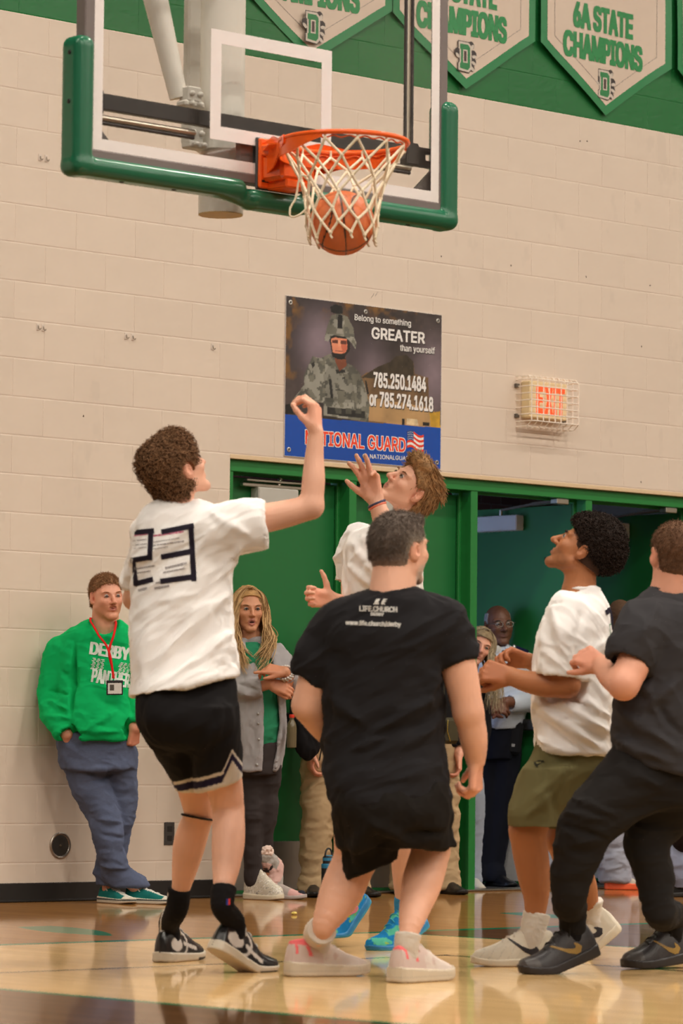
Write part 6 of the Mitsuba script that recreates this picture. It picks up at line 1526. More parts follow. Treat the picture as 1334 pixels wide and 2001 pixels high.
for a, b in ((aL, bL), (aR, bR2)): sock_of(P, [a + (0, 0, 0.07), a, b], [0.038, 0.038, 0.036], (0.012, 0.011, 0.012), 'black sock')
def darkshoe(q):
    x, y, z = q.T
    c = np.tile(np.array((0.030, 0.027, 0.031)), (len(q), 1)) * (0.8 + 0.5 * meshkit.fbm(q * 60, 2, 1))[:, None]
    c[(z > 0.108) & (y < 0.07)] = (0.11, 0.10, 0.10); c[(y > 0.235) & (z < 0.06)] = (0.075, 0.068, 0.068)
    return c
KW = dict(height=0.135, sole=0.034, color_fn=darkshoe, lace=(0.03, 0.03, 0.03), logo=(0.33, 0.20, 0.045), label='black basketball shoe with gold side mark')
shoe(P.key, hL, tL, foot_up(hL, tL), [(0.03, 0.027, 0.03), (0.028, 0.024, 0.026), 'm_satin'], bend=bn1, toe_up=0.006, **KW)
shoe(P.key, hR, tR, foot_up(hR, tR), [(0.03, 0.027, 0.03), (0.028, 0.024, 0.026), 'm_satin'], bend=bn2, toe_up=0.006, **KW)
hl_fn = lambda q: np.maximum(np.minimum(q[..., 2] - 0.060 + 0.62 * np.maximum(0, 0.07 - q[..., 1]) - 1.2 * np.maximum(0, q[..., 1] - 0.07), q[..., 2] + 0.02), np.minimum(-q[..., 1] - 0.038, q[..., 2] + 0.058)) * 0.8
hv, hf = hair_cap(hc, HR, 1.02, 0.007, hl_fn, rough=0.002, freq=130, ear=0.030); hn = vnormals(hv, hf); hp = (hv - hc) @ HR
tv, tf = tufts(hv, hn, 3200, 0.012, 0.0016, 3, flow=-0.5 * HR[:, 2] - 0.2 * HR[:, 1], lift=0.5, segs=2, sides=3, jitter=0.25, mask=(hp[:, 2] > -0.04) & off_ears(hv, hc, HR, 1.02))
hall = cat_([(hv, hf), (tv, tf)])
put('hair', hall, 'm_hair', lin((104, 74, 54)) * (0.6 + 0.8 * meshkit.fbm(hall[0] * 110, 2, 4)[:, None]), P.key, smooth=True, label='short light brown hair')
# ---------------------------------------------------------------- the leaping defender behind the man in black
P = Person('sandy-haired young man in a white tee leaping with one hand raised, partly hidden', 14.5, SK_PALE, 0.005)
p = P.p
neck = p(795, 1030, 0.0)
shl, shr = p(776, 1078, -0.14), p(702, 1062, 0.14)
hl_, hr_ = p(790, 1340, -0.1), p(740, 1340, 0.1)
P.torso(p(765, 1325, 0.0), p(755, 1120, 0.0), neck, shl, shr, hl_, hr_, 0.10)
ell, wrl = p(772, 1108, -0.36), p(734, 978, -0.34)
P.bone([shl, ell], [0.05, 0.045], 0.02); P.bone([ell, p(757, 1050, -0.36), wrl], [0.044, 0.043, 0.030], 0.02)
elr, wrr = p(690, 1190, 0.06), p(650, 1172, -0.12)
P.bone([shr, p(690, 1120, 0.12), elr], [0.05, 0.047, 0.042], 0.02); P.bone([elr, wrr], [0.042, 0.030], 0.02)
db = flat_dir(-0.72, -0.62)
hA, tA, bnA = foot_raised(pt(672, 1822, 14.55)[:2], db, 0.14, 0.315)
hA, tA = hA + (0, 0, 0.045), tA + (0, 0, 0.045)
hB, tB, bnB = foot_raised(pt(772, 1846, 14.35)[:2], db, 0.09, 0.315)
aA, bA = ankle(hA, tA, 0.11); aB, bB = ankle(hB, tB, 0.11)
knA, knB = p(720, 1560, 0.10), p(792, 1580, -0.20)
P.bone([hr_, knA], [0.06, 0.055], 0.02); P.bone([knA, (knA * 2 + aA) / 3, aA], [0.054, 0.058, 0.030], 0.02)
P.bone([hl_, knB], [0.06, 0.055], 0.02); P.bone([knB, (knB * 2 + aB) / 3, aB], [0.054, 0.058, 0.030], 0.02)
hc = p(801, 955, -0.02); HR = basis(view(-0.58, -0.42, 0.62), CU * 0.75 + CR * 0.62)
P.head = (hc, HR, 0.98, dict(neck=neck, nr=0.052))
P.hands.append(((wrl, view(-0.28, 0.0, 0.96), view(-0.35, -0.85, -0.1), -1), dict(curl=(0.1, 0.2, 0.15), spread=0.22, thumb=(0.75, 0.15, 0.75), s=1.12, curls=[(0.25, 0.25, 0.2), (0.1, 0.15, 0.1), (0.1, 0.15, 0.1), (0.9, 0.7, 0.4)])))
P.hands.append(((wrr, view(-0.92, -0.30, 0.12), view(0.15, -0.9, 0.1), 1), dict(curl=(0.8, 0.9, 0.6), thumb=(0.30, 0.1, 0.95), thumb_bend=0.2, s=1.02)))
P.build_body()
face_parts(P.key, hc, HR, 0.98, lip=(0.36, 0.14, 0.11), brow=lin((120, 80, 52)), gaze=(0, 1, 0.25), lash=(0.06, 0.035, 0.025), iris=(0.06, 0.05, 0.04))
for dz, c in ((0.014, (0.05, 0.05, 0.12)), (0.024, (0.75, 0.16, 0.09))):
    ax = nrm(wrl - ell); u_ = nrm(np.cross(ax, CF)); v_ = np.cross(ax, u_)
    cc = wrl - ax * dz
    put('wristband', tube([cc + 0.0335 * (u_ * math.cos(a) + v_ * math.sin(a)) - ax * 0.004 * math.cos(a) for a in np.linspace(0, 2 * math.pi, 25)[:-1]], 0.0055, 8, closed=True, flat=0.8), 'm_satin', c, P.key, smooth=True, label='orange rubber wristband' if dz > 0.02 else 'navy rubber wristband')
adds = [(px_stack([(1022, 752, 806, .14), (1032, 715, 818, .20), (1048, 685, 822, .28), (1080, 672, 822, .34), (1130, 668, 822, .34), (1200, 672, 830, .33), (1300, 680, 845, .34), (1380, 680, 845, .34)], 14.5, 2.3), 0.02)]
cuts = []
sleeve(adds, cuts, [p(704, 1066, 0.12), p(688, 1100, 0.13), p(682, 1140, 0.12)], [0.085, 0.072, 0.058], 0.04, 0.006)
sleeve(adds, cuts, [p(776, 1080, -0.12), p(774, 1090, -0.20), p(773, 1100, -0.27)], [0.07, 0.065, 0.06], 0.04, 0.006)
cuts.append((P_half(p(760, 1370), CU), 0.004))
cr = [(p(690, 1060, 0), p(735, 1130, -.1), 0.016, 0.016), (p(680, 1100, 0), p(730, 1150, -.1), 0.014, 0.016), (p(720, 1050, -.1), p(700, 1140, 0), 0.014, -0.012)]
tk, tee = garment(P.key, 'tee', adds, cuts, WHITE_CLOTH, 0.0065, [(0.018, 8.0, 91, CR - CU * 0.6, 3.0)], cr, label='white tee')
sv, sf = None, None
adds = [(px_stack([(1340, 690, 835, .28), (1380, 690, 838, .30), (1430, 690, 838, .3)], 14.5, 2.3), 0.02), (P_cone(hr_, p(722, 1530, 0.10), 0.12, 0.12), 0.03), (P_cone(hl_, p(790, 1545, -0.17), 0.12, 0.12), 0.03)]
garment(P.key, 'shorts', adds, [(P_half(p(760, 1545), CU), 0.004)], BLACK_CLOTH, 0.0075, (0.01, 7, 92, CU, 3.0), label='black shorts')
def blueshoe(q):
    n = meshkit.fbm(q * 26, 3, 2)
    c = np.tile(np.array(lin((36, 132, 196))), (len(q), 1)) * (0.85 + 0.3 * n[:, None])
    c[(n > 0.60) & (q[:, 1] > 0.08)] = lin((92, 196, 170)); c[(meshkit.noise(q * 55, 4) > 0.80)] = lin((150, 190, 90))
    return c
def bluesole(q): return np.where((q[:, 2] < 0.012)[:, None], lin((70, 160, 190)), lin((48, 132, 190))) * (0.9 + 0.2 * meshkit.fbm(q * 40, 2, 1)[:, None])
KW = dict(height=0.128, sole=0.030, color_fn=blueshoe, sole_fn=bluesole, lace=lin((70, 170, 200)), label='bright blue basketball shoe with teal speckles', toe_up=0.004)
s1, _, _ = shoe(P.key, hA, tA, foot_up(hA, tA), [(0, 0, 0), (0, 0, 0), 'm_cloth'], bend=bnA, logo=lin((222, 132, 142)), **KW)
s2, _, _ = shoe(P.key, hB, tB, foot_up(hB, tB), [(0, 0, 0), (0, 0, 0), 'm_cloth'], bend=bnB, **KW)
for a, b, kn in ((aA, bA, knA), (aB, bB, knB)): sock_of(P, [a + nrm(kn - a) * 0.05, a, b], [0.040, 0.040, 0.04], lin((60, 140, 190)), 'blue ankle sock')
# swept hair
hl_fn = lambda q: np.maximum(np.minimum(q[..., 2] - 0.058 + 0.9 * np.maximum(0, 0.06 - q[..., 1]) - 0.7 * np.maximum(0, q[..., 1] - 0.06), q[..., 2] + 0.025), np.minimum(-q[..., 1] - 0.038, q[..., 2] + 0.075)) * 0.8
hv, hf = hair_cap(hc, HR, 0.98, 0.012, hl_fn, extra=[((0, 0.03, 0.10), (0.07, 0.07, 0.04)), ((0, -0.06, 0.03), (0.08, 0.06, 0.08))], rough=0.003, freq=80, ear=0.030); hn = vnormals(hv, hf)
hp = (hv - hc) @ HR / 0.98
back = -HR[:, 1] * 0.9 - HR[:, 2] * 0.35
fl = np.where((hp[:, 1] > 0.03)[:, None], HR[:, 0] * 0.7 - HR[:, 1] * 0.2 + HR[:, 2] * 0.15, np.where((hp[:, 2] > 0.06)[:, None], back, -HR[:, 2] * 0.9 - HR[:, 1] * 0.25))
tv, tf = tufts(hv, hn, 3200, 0.036, 0.0028, 13, flow=fl, lift=0.16, segs=4, sides=3, jitter=0.14, curl=0.0, mask=off_ears(hv, hc, HR, 0.98, 0.045))
hall = cat_([(hv, hf), (tv, tf)])
put('hair', hall, 'm_hair', lin((150, 112, 74)) * (0.45 + 1.1 * meshkit.fbm(hall[0] * np.array([60, 60, 60]), 2, 4)[:, None]), P.key, smooth=True, label='swept sandy brown hair')
# ---------------------------------------------------------------- the man in green leaning on the wall
P = Person('man in bright green sweatshirt and jeans leaning on the block wall with hands in pockets', 18.8, SK_RED, 0.0055)
p = P.p; S_ = 18.8 / FPX
neck = p(207, 1222, 0.02)
hR, tR, _ = foot_flat(pt(246, 1748, 18.78)[:2], flat_dir(0.62, -0.30), 0.29); hL, tL, _ = foot_flat(pt(197, 1740, 18.85)[:2], flat_dir(0.45, -0.55), 0.29)
aR, bR2 = ankle(hR, tR, 0.08); aL, bL = ankle(hL, tL, 0.08)
shR, shL = p(118, 1268, 0.05), p(262, 1268, 0.03)          # his right is on the left of the photo
P.torso(p(190, 1455, 0.02), p(195, 1300, 0.05), neck, shR, shL, p(150, 1465, 0.02), p(232, 1465, 0.02), 0.12)
elR, wrR = p(103, 1372, 0.02), p(130, 1434, -0.12)
P.bone([shR, elR, wrR], [0.05, 0.045, 0.034], 0.02)
elL, wrL = p(286, 1370, 0.0), p(264, 1420, -0.11)
P.bone([shL, elL, wrL], [0.05, 0.045, 0.034], 0.02)
P.bone([p(160, 1465, 0.02), p(204, 1600, -0.07), p(218, 1670, -0.08), aR], [0.06, 0.05, 0.045, 0.033], 0.02); P.bone([p(228, 1465, 0.02), p(236, 1600, 0.03), p(222, 1660, 0.05), aL], [0.06, 0.05, 0.045, 0.033], 0.02)
hc = p(208, 1167, 0.0); HR = basis(view(0.42, -0.90, 0.03), CU - 0.03 * CR)
P.head = (hc, HR, 1.0, dict(neck=neck, nr=0.066, full=0.008))
P.hands.append(((wrR, view(0.62, 0.45, -0.65), view(0.2, 0.6, -0.4), -1), dict(curl=(0.3, 0.3, 0.3), s=0.95, thumb=(0.8, 0, 0.4))))
P.hands.append(((wrL, view(-0.15, 0.35, -0.95), view(-0.5, 0.4, 0), 1), dict(curl=(0.9, 1.1, 0.7), s=1.08, thumb=(0.7, 0.2, 0.4))))
P.build_body(stubble=(lin((190, 124, 88)), 0.5))
face_parts(P.key, hc, HR, 1.0, lip=(0.36, 0.14, 0.11), brow=lin((150, 96, 62)), lids=0.9, iris=(0.06, 0.07, 0.08), lash=lin((110, 66, 46)))
put('moustache', tube([hc + HR @ np.array(q) for q in ((-0.026, 0.080, -0.058), (-0.014, 0.093, -0.049), (0, 0.098, -0.046), (0.014, 0.093, -0.049), (0.026, 0.080, -0.058))], [0.0015, 0.0032, 0.0036, 0.0032, 0.0015], 8), 'm_hair', lin((168, 104, 70)), P.key, smooth=True, label='reddish moustache')
hl_fn = lambda q: np.maximum(np.minimum(q[..., 2] - 0.070 + 0.60 * np.maximum(0, 0.07 - q[..., 1]) - 1.0 * np.maximum(0, q[..., 1] - 0.07), q[..., 2] + 0.01), np.minimum(-q[..., 1] - 0.040, q[..., 2] + 0.05)) * 0.8
hv, hf = hair_cap(hc, HR, 1.0, 0.005, hl_fn, rough=0.002, freq=130, ear=0.030); hn = vnormals(hv, hf)
tv, tf = tufts(hv, hn, 3200, 0.014, 0.0018, 3, flow=0.35 * HR[:, 1] + 0.25 * HR[:, 0], lift=0.7, segs=2, sides=3, jitter=0.25, mask=off_ears(hv, hc, HR, 1.0))
hall = cat_([(hv, hf), (tv, tf)]); put('hair', hall, 'm_hair', lin((150, 112, 80)) * (0.6 + 0.8 * meshkit.fbm(hall[0] * 110, 2, 4)[:, None]), P.key, smooth=True, label='short sandy red hair')
GR = lin((14, 172, 96))
adds = [(px_stack([(1212, 172, 238, .16, .0), (1222, 150, 248, .20, .02), (1240, 125, 262, .25, .03), (1265, 110, 272, .28, .04), (1310, 106, 274, .32, .04), (1370, 106, 275, .34, .0), (1410, 105, 272, .36, -.02), (1435, 107, 266, .35, -.02), (1452, 112, 262, .32, -.02)], 18.8, 2.3), 0.02)]
cuts = []
sleeve(adds, cuts, [p(122, 1272, 0.05), p(104, 1320, 0.03), p(101, 1372, 0.0), p(115, 1415, -0.10), p(128, 1434, -0.15)], [0.085, 0.072, 0.070, 0.062, 0.048], 0.03, 0.008, hollow=0.02)
sleeve(adds, cuts, [p(262, 1275, 0.03), p(280, 1330, 0.02), p(284, 1370, 0.0), p(275, 1405, -0.08), p(267, 1420, -0.12)], [0.085, 0.07, 0.066, 0.058, 0.046], 0.03, 0.008, hollow=0.02)
cuts.append((P_half(p(190, 1444), CU), 0.02)); cuts.append((P_ell(p(207, 1212, -0.07), (0.078, 0.10, 0.078)), 0.006))
cr = [(p(115, 1310, -.2), p(150, 1345, -.2), 0.012, -0.014), (p(88, 1370, -.1), p(140, 1390, -.2), 0.014, 0.014), (p(90, 1400, -.1), p(140, 1405, -.2), 0.012, 0.014), (p(143, 1258, -.2), p(138, 1405, -.2), 0.012, -0.040), (p(252, 1290, -.2), p(256, 1400, -.2), 0.010, -0.03), (p(92, 1350, -.1), p(135, 1360, -.2), 0.010, -0.014), (p(140, 1425, -.2), p(240, 1430, -.2), 0.014, 0.014), (p(240, 1380, -.2), p(150, 1435, -.2), 0.016, 0.010)]
tk, top = garment(P.key, 'sweatshirt', adds, cuts, GR, 0.0065, [(0.012, 7, 101, CR * 0.6 - CU * 0.4, 2.5), (0.005, 15, 8, CR, 2.0)], cr, label='bright green crew neck sweatshirt')
NN = nrm(view(0.22, -0.97, 0)); AA = nrm(np.cross(CU, NN)); AA = AA if AA @ CR > 0 else -AA
o = p(222, 1300, -0.1); WHT = (0.62, 0.70, 0.64)
def lay(m, x, y, rot, col, lab, off=0.003):
    v, f = m; v = v.copy(); c, s = math.cos(-rot), math.sin(-rot)
    v[:, :2] = v[:, :2] @ np.array([[c, s], [-s, c]]); v[:, :2] += ((x - 222) * S_ / 0.96, -(y - 1300) * S_)
    put('lettering', decal(top, o, AA, CU, NN, (v, f), off, 0.014), 'm_cloth', col, tk, smooth=True, label=lab)
lay(text2('DERBY', 0.062, 0.205, fat=0.004), 214, 1284, 0.17, WHT, 'white block lettering DERBY')
lay(text2('PANTHERS', 0.068, 0.225, fat=0.003), 219, 1338, 0.17, WHT, 'white block lettering PANTHERS')
rg = random.Random(8)
for sx in (-1, 1):
    bars = []
    for k in range(9):
        y = 0.028 - 0.007 * k; x0 = 0.036 + 0.012 * rg.random()
        for s in range(3):
            a = x0 + 0.022 * s; bars.append(sbox(a, y, a + 0.012 + 0.006 * rg.random(), y + 0.0042))
    v, f = poly2(unary_union(bars)); lay((v * (sx, 1, 1), f), 216, 1303, 0.17, WHT, 'white rows of tiny print')
lan = lin((206, 40, 36))
for pth in ([(180, 1208, .03), (178, 1216, -.08), (192, 1240, -.17), (208, 1262, -.185), (217, 1290, -.20), (221, 1325, -.205)], [(224, 1212, .02), (226, 1222, -.09), (220, 1248, -.17), (213, 1275, -.19), (219, 1305, -.20), (222, 1326, -.205)]):
    q = np.array([p(*w) for w in pth]); q = PchipInterpolator(np.arange(len(q)), q)(np.linspace(0, len(q) - 1, 40))
    t = cKDTree(top[0]); d_, i_ = t.query(q); nn_ = vnormals(*top)[i_]; q = np.where((np.einsum('ij,ij->i', q - top[0][i_], nn_) < 0.006)[:, None], top[0][i_] + nn_ * 0.006, q)
    put('lanyard', tube(q, 0.0062, 6, flat=0.5), 'm_cloth', lan, P.key, smooth=True, label='red lanyard')
bc = p(224, 1343, -0.215); Rb = np.stack([AA, NN, np.cross(AA, NN)], 1)
Rb[:, 2] = np.cross(Rb[:, 0], Rb[:, 1]); 
if Rb[:, 2] @ CU < 0: Rb[:, 2] *= -1; Rb[:, 0] *= 1
tt = cKDTree(top[0]); bc = bc + NN * max(0, 0.012 - ((bc - top[0][tt.query(bc)[1]]) @ NN))
bk = put('badge', xf(bx((-0.043, -0.004, -0.040), (0.043, 0.003, 0.036), 0.003), R=Rb, t=bc), 'm_satin', (0.012, 0.012, 0.016), P.key, label='black badge holder')
put('card', xf(bx((-0.036, 0.003, -0.033), (0.036, 0.0045, 0.022)), R=Rb, t=bc), 'm_satin', (0.62, 0.60, 0.57), bk, label='white card')
put('card_photo', xf(bx((-0.026, 0.0045, -0.016), (-0.004, 0.0055, 0.014)), R=Rb, t=bc), 'm_satin', (0.08, 0.07, 0.06), bk, label='small photo on the card')
JB = np.array(lin((84, 92, 116)))
def denim(v): return JB * (0.80 + 0.40 * meshkit.fbm(v * 9, 3, 6))[:, None] * (0.92 + 0.16 * meshkit.noise(v * 160))[:, None]
adds = [(px_stack([(1430, 116, 256, .28, .0), (1460, 113, 262, .30), (1500, 122, 262, .29, -.02)], 18.8, 2.4), 0.02)]
for nodes, rad in (([p(162, 1480, 0.0), p(178, 1540, -0.04), p(204, 1600, -0.07), p(217, 1660, -0.08), p(224, 1700, -0.06), aR + (0, 0, 0.0)], [0.108, 0.096, 0.082, 0.074, 0.070, 0.066]),
                   ([p(228, 1480, 0.02), p(236, 1540, 0.03), p(236, 1600, 0.03), p(222, 1660, 0.06), p(209, 1700, 0.03), aL + (0, 0, 0.0)], [0.10, 0.085, 0.070, 0.068, 0.066, 0.064])):
    adds.append((P_poly(nodes, rad), 0.025))
jk, _ = garment(P.key, 'jeans', adds, [(P_half(p(200, 1429), -CU), 0.004), (P_half((aR + aL) / 2 + (0, 0, 0.012), (0, 0, 1)), 0.004)], JB, 0.0065, [(0.012, 8, 111, CR * 0.9 - CU * 0.3, 3.0), (0.005, 18, 8, CR, 2.0)], [(p(160, 1505, -.15), p(225, 1500, -.15), 0.012, 0.012), (p(170, 1530, -.15), p(222, 1515, -.15), 0.012, -0.012), (p(190, 1600, -.15), p(240, 1610, -.15), 0.012, 0.014), (p(195, 1630, -.15), p(245, 1640, -.15), 0.010, -0.012), (p(190, 1690, -.15), p(250, 1700, -.15), 0.012, 0.014)], label='blue jeans', color_fn=denim)
TEAL = lin((28, 108, 104))
def canvas(q):
    c = np.tile(TEAL, (len(q), 1)); c[(q[:, 1] > 0.245)] = (0.66, 0.62, 0.52); c[(np.abs(q[:, 0]) < 0.017) & (q[:, 1] > 0.11)] = (0.55, 0.54, 0.48); return c
def canvas_sole(q): return np.where((np.abs(q[:, 2] - 0.022) < 0.003)[:, None], (0.05, 0.06, 0.06), (0.68, 0.62, 0.50))
for h, t in ((hR, tR), (hL, tL)): shoe(P.key, h, t, (0, 0, 1), [TEAL, (0.68, 0.62, 0.5), 'm_cloth'], height=0.088, sole=0.030, h=0.0045, color_fn=canvas, sole_fn=canvas_sole, lace=(0.72, 0.70, 0.66), label='teal canvas sneaker with white toe and laces')
# ---------------------------------------------------------------- the blonde woman with crossed arms
def locks(P, hc, HR, s, n, seed, drop, spread, col, front=0.07, r=0.0042, key='hair', label='long hair', inward=1.0, wave=0.010, parting=0.0, mindrop=0.55):
    rg = np.random.default_rng(seed); paths = []
    for i in range(n):
        a = rg.uniform(-2.45, 2.45); sx = np.sign(a) or 1
        # root on the crown, over the side of the skull, then down
        fwd = math.cos(a) * 0.085; lat = math.sin(abs(a)) * 0.078 * sx
        root = np.array([parting + 0.012 * sx * rg.random(), 0.05 * math.cos(a) + rg.uniform(-0.03, 0.02), 0.118 + 0.006 * rg.random()])
        w = 0.080 + 0.018 * rg.random() + 0.010 * abs(math.sin(a))
        fy = max(-0.10, min(0.048, fwd)) + rg.uniform(-0.01, 0.01)
        if fy > 0.02: w = max(w, 0.078)
        p1 = np.array([sx * w * 0.62 * max(0.35, abs(math.sin(a))), fy * 0.9, 0.095])
        p2 = np.array([sx * w * max(0.75 if fy > -0.04 else 0.3, abs(math.sin(a))), fy, 0.02])
        p3 = np.array([sx * (w + 0.012) * max(0.8 if fy > -0.04 else 0.35, abs(math.sin(a))), fy + 0.004, -0.07])
        dz = drop * rg.uniform(mindrop, 1.0)
        p4 = np.array([sx * (w + spread * rg.random()) * max(0.8, abs(math.sin(a))), fy + (front if fy > -0.05 else -0.02) * 0.7 + rg.uniform(-0.02, 0.02), -0.07 - 0.45 * dz])
        p5 = p4 * np.array([inward if fy > -0.05 else 1.0, 1, 1]) + np.array([sx * rg.uniform(-0.035, 0.02), front * 0.35 * (fy > -0.05) + rg.uniform(-0.015, 0.02), -0.55 * dz])
        q = PchipInterpolator([0, 1, 2, 3, 4, 5], np.array([root, p1, p2, p3, p4, p5]))(np.linspace(0, 5, 20))
        t = np.linspace(0, 1, 20); ph = rg.uniform(0, 6.28)
        q[:, 0] += wave * np.sin(ph + 11 * t) * t; q[:, 1] += wave * np.cos(ph * 1.3 + 9 * t) * t
        Rv = basis((HR[0, 1], HR[1, 1], 0)); k = np.clip((q[:, 2] + 0.05) / 0.05, 0, 1)[:, None]   # hangs straight down below the jaw
        base = hc + (np.array([0, 0, -0.05]) * s) @ HR.T
        up_ = hc + (q * s) @ HR.T; dn_ = base + ((q - (0, 0, -0.05)) * s) @ Rv.T
        paths.append(up_ * k + dn_ * (1 - k))
    ms = strands(paths, r * s, 4)
    nv = 20 * 4; tone = rg.uniform(0, 1, n)
    c0, c1 = np.asarray(col[0]), np.asarray(col[1])
    tt = np.tile(np.repeat(np.linspace(0, 1, 20), 4), n); tn = np.repeat(tone, nv)
    colr = c0 + (c1 - c0) * np.clip(0.75 * tn + 0.35 * np.abs(tt - 0.2), 0, 1)[:, None]
    colr = colr * (0.75 + 0.5 * meshkit.noise(ms[0] * 90))[:, None]
    return ms, colr
P = Person('woman with long blonde hair and grey cardigan, arms crossed beside the closed green door', 19.45, SK_TAN, 0.0055)
p = P.p; S_ = 19.45 / FPX
neck = p(487, 1242, 0.02)
hl_, hr_ = p(485, 1480, 0.0), p(525, 1480, 0.02)
hR, tR, _ = foot_flat(pt(478, 1738, 19.5)[:2], flat_dir(0.75, -0.55), 0.26); hL, tL, _ = foot_flat(pt(512, 1734, 19.62)[:2], flat_dir(0.85, -0.42), 0.27)
aR, bR2 = ankle(hR, tR, 0.09); aL, bL = ankle(hL, tL, 0.09)
shR, shL = p(448, 1280, 0.02), p(536, 1275, 0.04)
P.torso(p(500, 1450, 0.03), p(495, 1310, 0.03), neck, shR, shL, hl_, hr_, 0.09)
elR, wrR = p(440, 1352, -0.06), p(528, 1336, -0.20)
elL, wrL = p(573, 1340, -0.05), p(556, 1312, -0.23)
P.bone([shR, elR, wrR], [0.045, 0.04, 0.028], 0.02); P.bone([shL, elL, wrL], [0.045, 0.04, 0.027], 0.02)
P.bone([hl_, p(490, 1590, -0.02), p(492, 1650, 0.0), aR], [0.055, 0.045, 0.035, 0.028], 0.015); P.bone([hr_, p(520, 1590, 0.02), p(514, 1650, 0.06), aL], [0.055, 0.042, 0.034, 0.026], 0.015)
hc = p(485, 1190, 0.0); HR = basis(view(0.26, -0.96, -0.04), CU + 0.02 * CR)
P.head = (hc, HR, 1.0, dict(neck=neck, nr=0.052, mouth=0.010, full=0.003, nose=0.85))
P.hands.append(((wrL, view(-0.97, -0.12, 0.16), view(-0.1, 0.6, -0.75), 1), dict(curl=(0.5, 0.7, 0.5), curls=[(0.05, 0.1, 0.1), (0.6, 0.8, 0.5), (0.8, 0.9, 0.6), (0.9, 0.9, 0.6)], thumb=(0.8, 0.2, 0.4), s=1.0)))
P.hands.append(((wrR, view(0.92, -0.1, -0.25), view(0, 0.8, -0.3), -1), dict(curl=(0.6, 0.7, 0.5), thumb=(0.8, 0.2, 0.3), s=0.98)))
P.build_body(lip=(0.40, 0.14, 0.11), red=0.25)
face_parts(P.key, hc, HR, 1.0, lip=(0.42, 0.13, 0.10), mouth=0.010, brow=lin((120, 84, 54)), lash=(0.012, 0.01, 0.01), lids=0.5, iris=(0.03, 0.02, 0.015))
put('teeth', sphere(hc + HR @ np.array((0, 0.083, -0.0605)) * 0.95, (0.014, 0.010, 0.004), 2, None, None), 'm_gloss', (0.6, 0.55, 0.5), P.key, smooth=True, label='teeth')
hv, hf = hair_cap(hc, HR, 1.0, 0.010, lambda q: np.maximum(q[..., 2] - 0.078 - 0.35 * np.abs(q[..., 0]) * 0 + 0.9 * np.maximum(0, 0.075 - q[..., 1]), np.minimum(-q[..., 1] + 0.005, q[..., 2] + 0.12)), rough=0.002, freq=100)
ms, lc = locks(P, hc, HR, 0.98, 480, 21, 0.30, 0.05, (lin((118, 84, 50)), lin((226, 190, 138))), r=0.0040, wave=0.016, parting=0.008, inward=0.45)
capc = lin((168, 130, 84)) * (0.6 + 0.8 * meshkit.fbm(hv * 60, 2, 1))[:, None]
hall = cat_([(hv, hf), ms]); put('hair', hall, 'm_hair', np.vstack([capc, lc]), P.key, smooth=True, label='long highlighted blonde hair')
for q in (-1, 1): put('earring', tube([hc + HR @ (np.array((q * 0.083, -0.008 + 0.012 * math.cos(a), -0.045 + 0.014 * math.sin(a))) * 0.95) for a in np.linspace(0, 2 * math.pi, 17)[:-1]], 0.0015, 5, closed=True), 'm_metal', (0.7, 0.68, 0.65), P.key, label='hoop earring')
GT = lin((46, 128, 92))
adds = [(px_stack([(1256, 470, 505, .12), (1268, 455, 525, .18), (1290, 450, 535, .24), (1340, 452, 540, .25, -.01), (1400, 462, 545, .25, -.02), (1440, 466, 546, .25, -.02), (1462, 470, 544, .23)], 19.45, 2.3), 0.02)]
garment(P.key, 'top', adds, [(P_half(p(500, 1458), CU), 0.01)], GT, 0.007, (0.014, 8, 121, CR * 0.8 + CU * 0.2, 2.5), label='green top')
GYC = np.array(lin((158, 154, 156)))
adds = [(px_stack([(1246, 458, 516, .16, .02), (1258, 446, 530, .22, .02), (1280, 440, 548, .26, .02), (1320, 440, 558, .30), (1380, 438, 558, .32), (1440, 436, 556, .33), (1508, 440, 545, .32)], 19.45, 2.4), 0.02)]
cuts = [(px_stack([(1225, 468, 510, .30, -.19), (1262, 478, 514, .30, -.19), (1300, 500, 535, .32, -.19), (1360, 511, 543, .34, -.19), (1420, 512, 546, .34, -.19), (1470, 512, 540, .34, -.18), (1520, 511, 532, .34, -.18)], 19.45, 8), 0.006),
        (P_half(p(500, 1503), CU), 0.004), (P_cone(p(552, 1510, -.05), p(562, 1430, 0.0), 0.035, 0.005), 0.02)]
sleeve(adds, cuts, [p(452, 1285, 0.02), p(438, 1325, -0.01), p(440, 1352, -0.06), p(490, 1346, -0.16), p(524, 1337, -0.20)], [0.066, 0.062, 0.060, 0.054, 0.042], 0.025, 0.007, hollow=0.02)
adds2, cuts2 = [], []
sleeve(adds2, cuts2, [p(540, 1282, 0.03), p(560, 1310, 0.0), p(573, 1340, -0.05), p(568, 1328, -0.14), p(562, 1319, -0.19)], [0.066, 0.06, 0.056, 0.05, 0.042], 0.025, 0.007, hollow=0.02)
ck, card = garment(P.key, 'cardigan', adds + adds2, cuts + cuts2, GYC, 0.0065, [(0.012, 8, 131, CU * 0.9 + CR * 0.2, 3.0), (0.005, 18, 8, CU, 2.0)], [(p(450, 1345, -.2), p(500, 1360, -.2), 0.012, 0.012), (p(460, 1335, -.2), p(510, 1350, -.2), 0.010, -0.010)], label='grey button cardigan')
for y in (1395, 1415, 1445, 1495): 
    q = p(505, y, -0.15); t = cKDTree(card[0]); q = card[0][t.query(p(504, y, -0.18))[1]]
    put('button', sphere(q - CF * 0.002, (0.007, 0.007, 0.007), 1), 'm_gloss', (0.35, 0.34, 0.33), ck, label='grey button')
BRC = (0.66, 0.64, 0.62); rg = random.Random(2)
ax = nrm(wrL - elL); u_ = nrm(np.cross(ax, CF)); v_ = np.cross(ax, u_)
beads = []
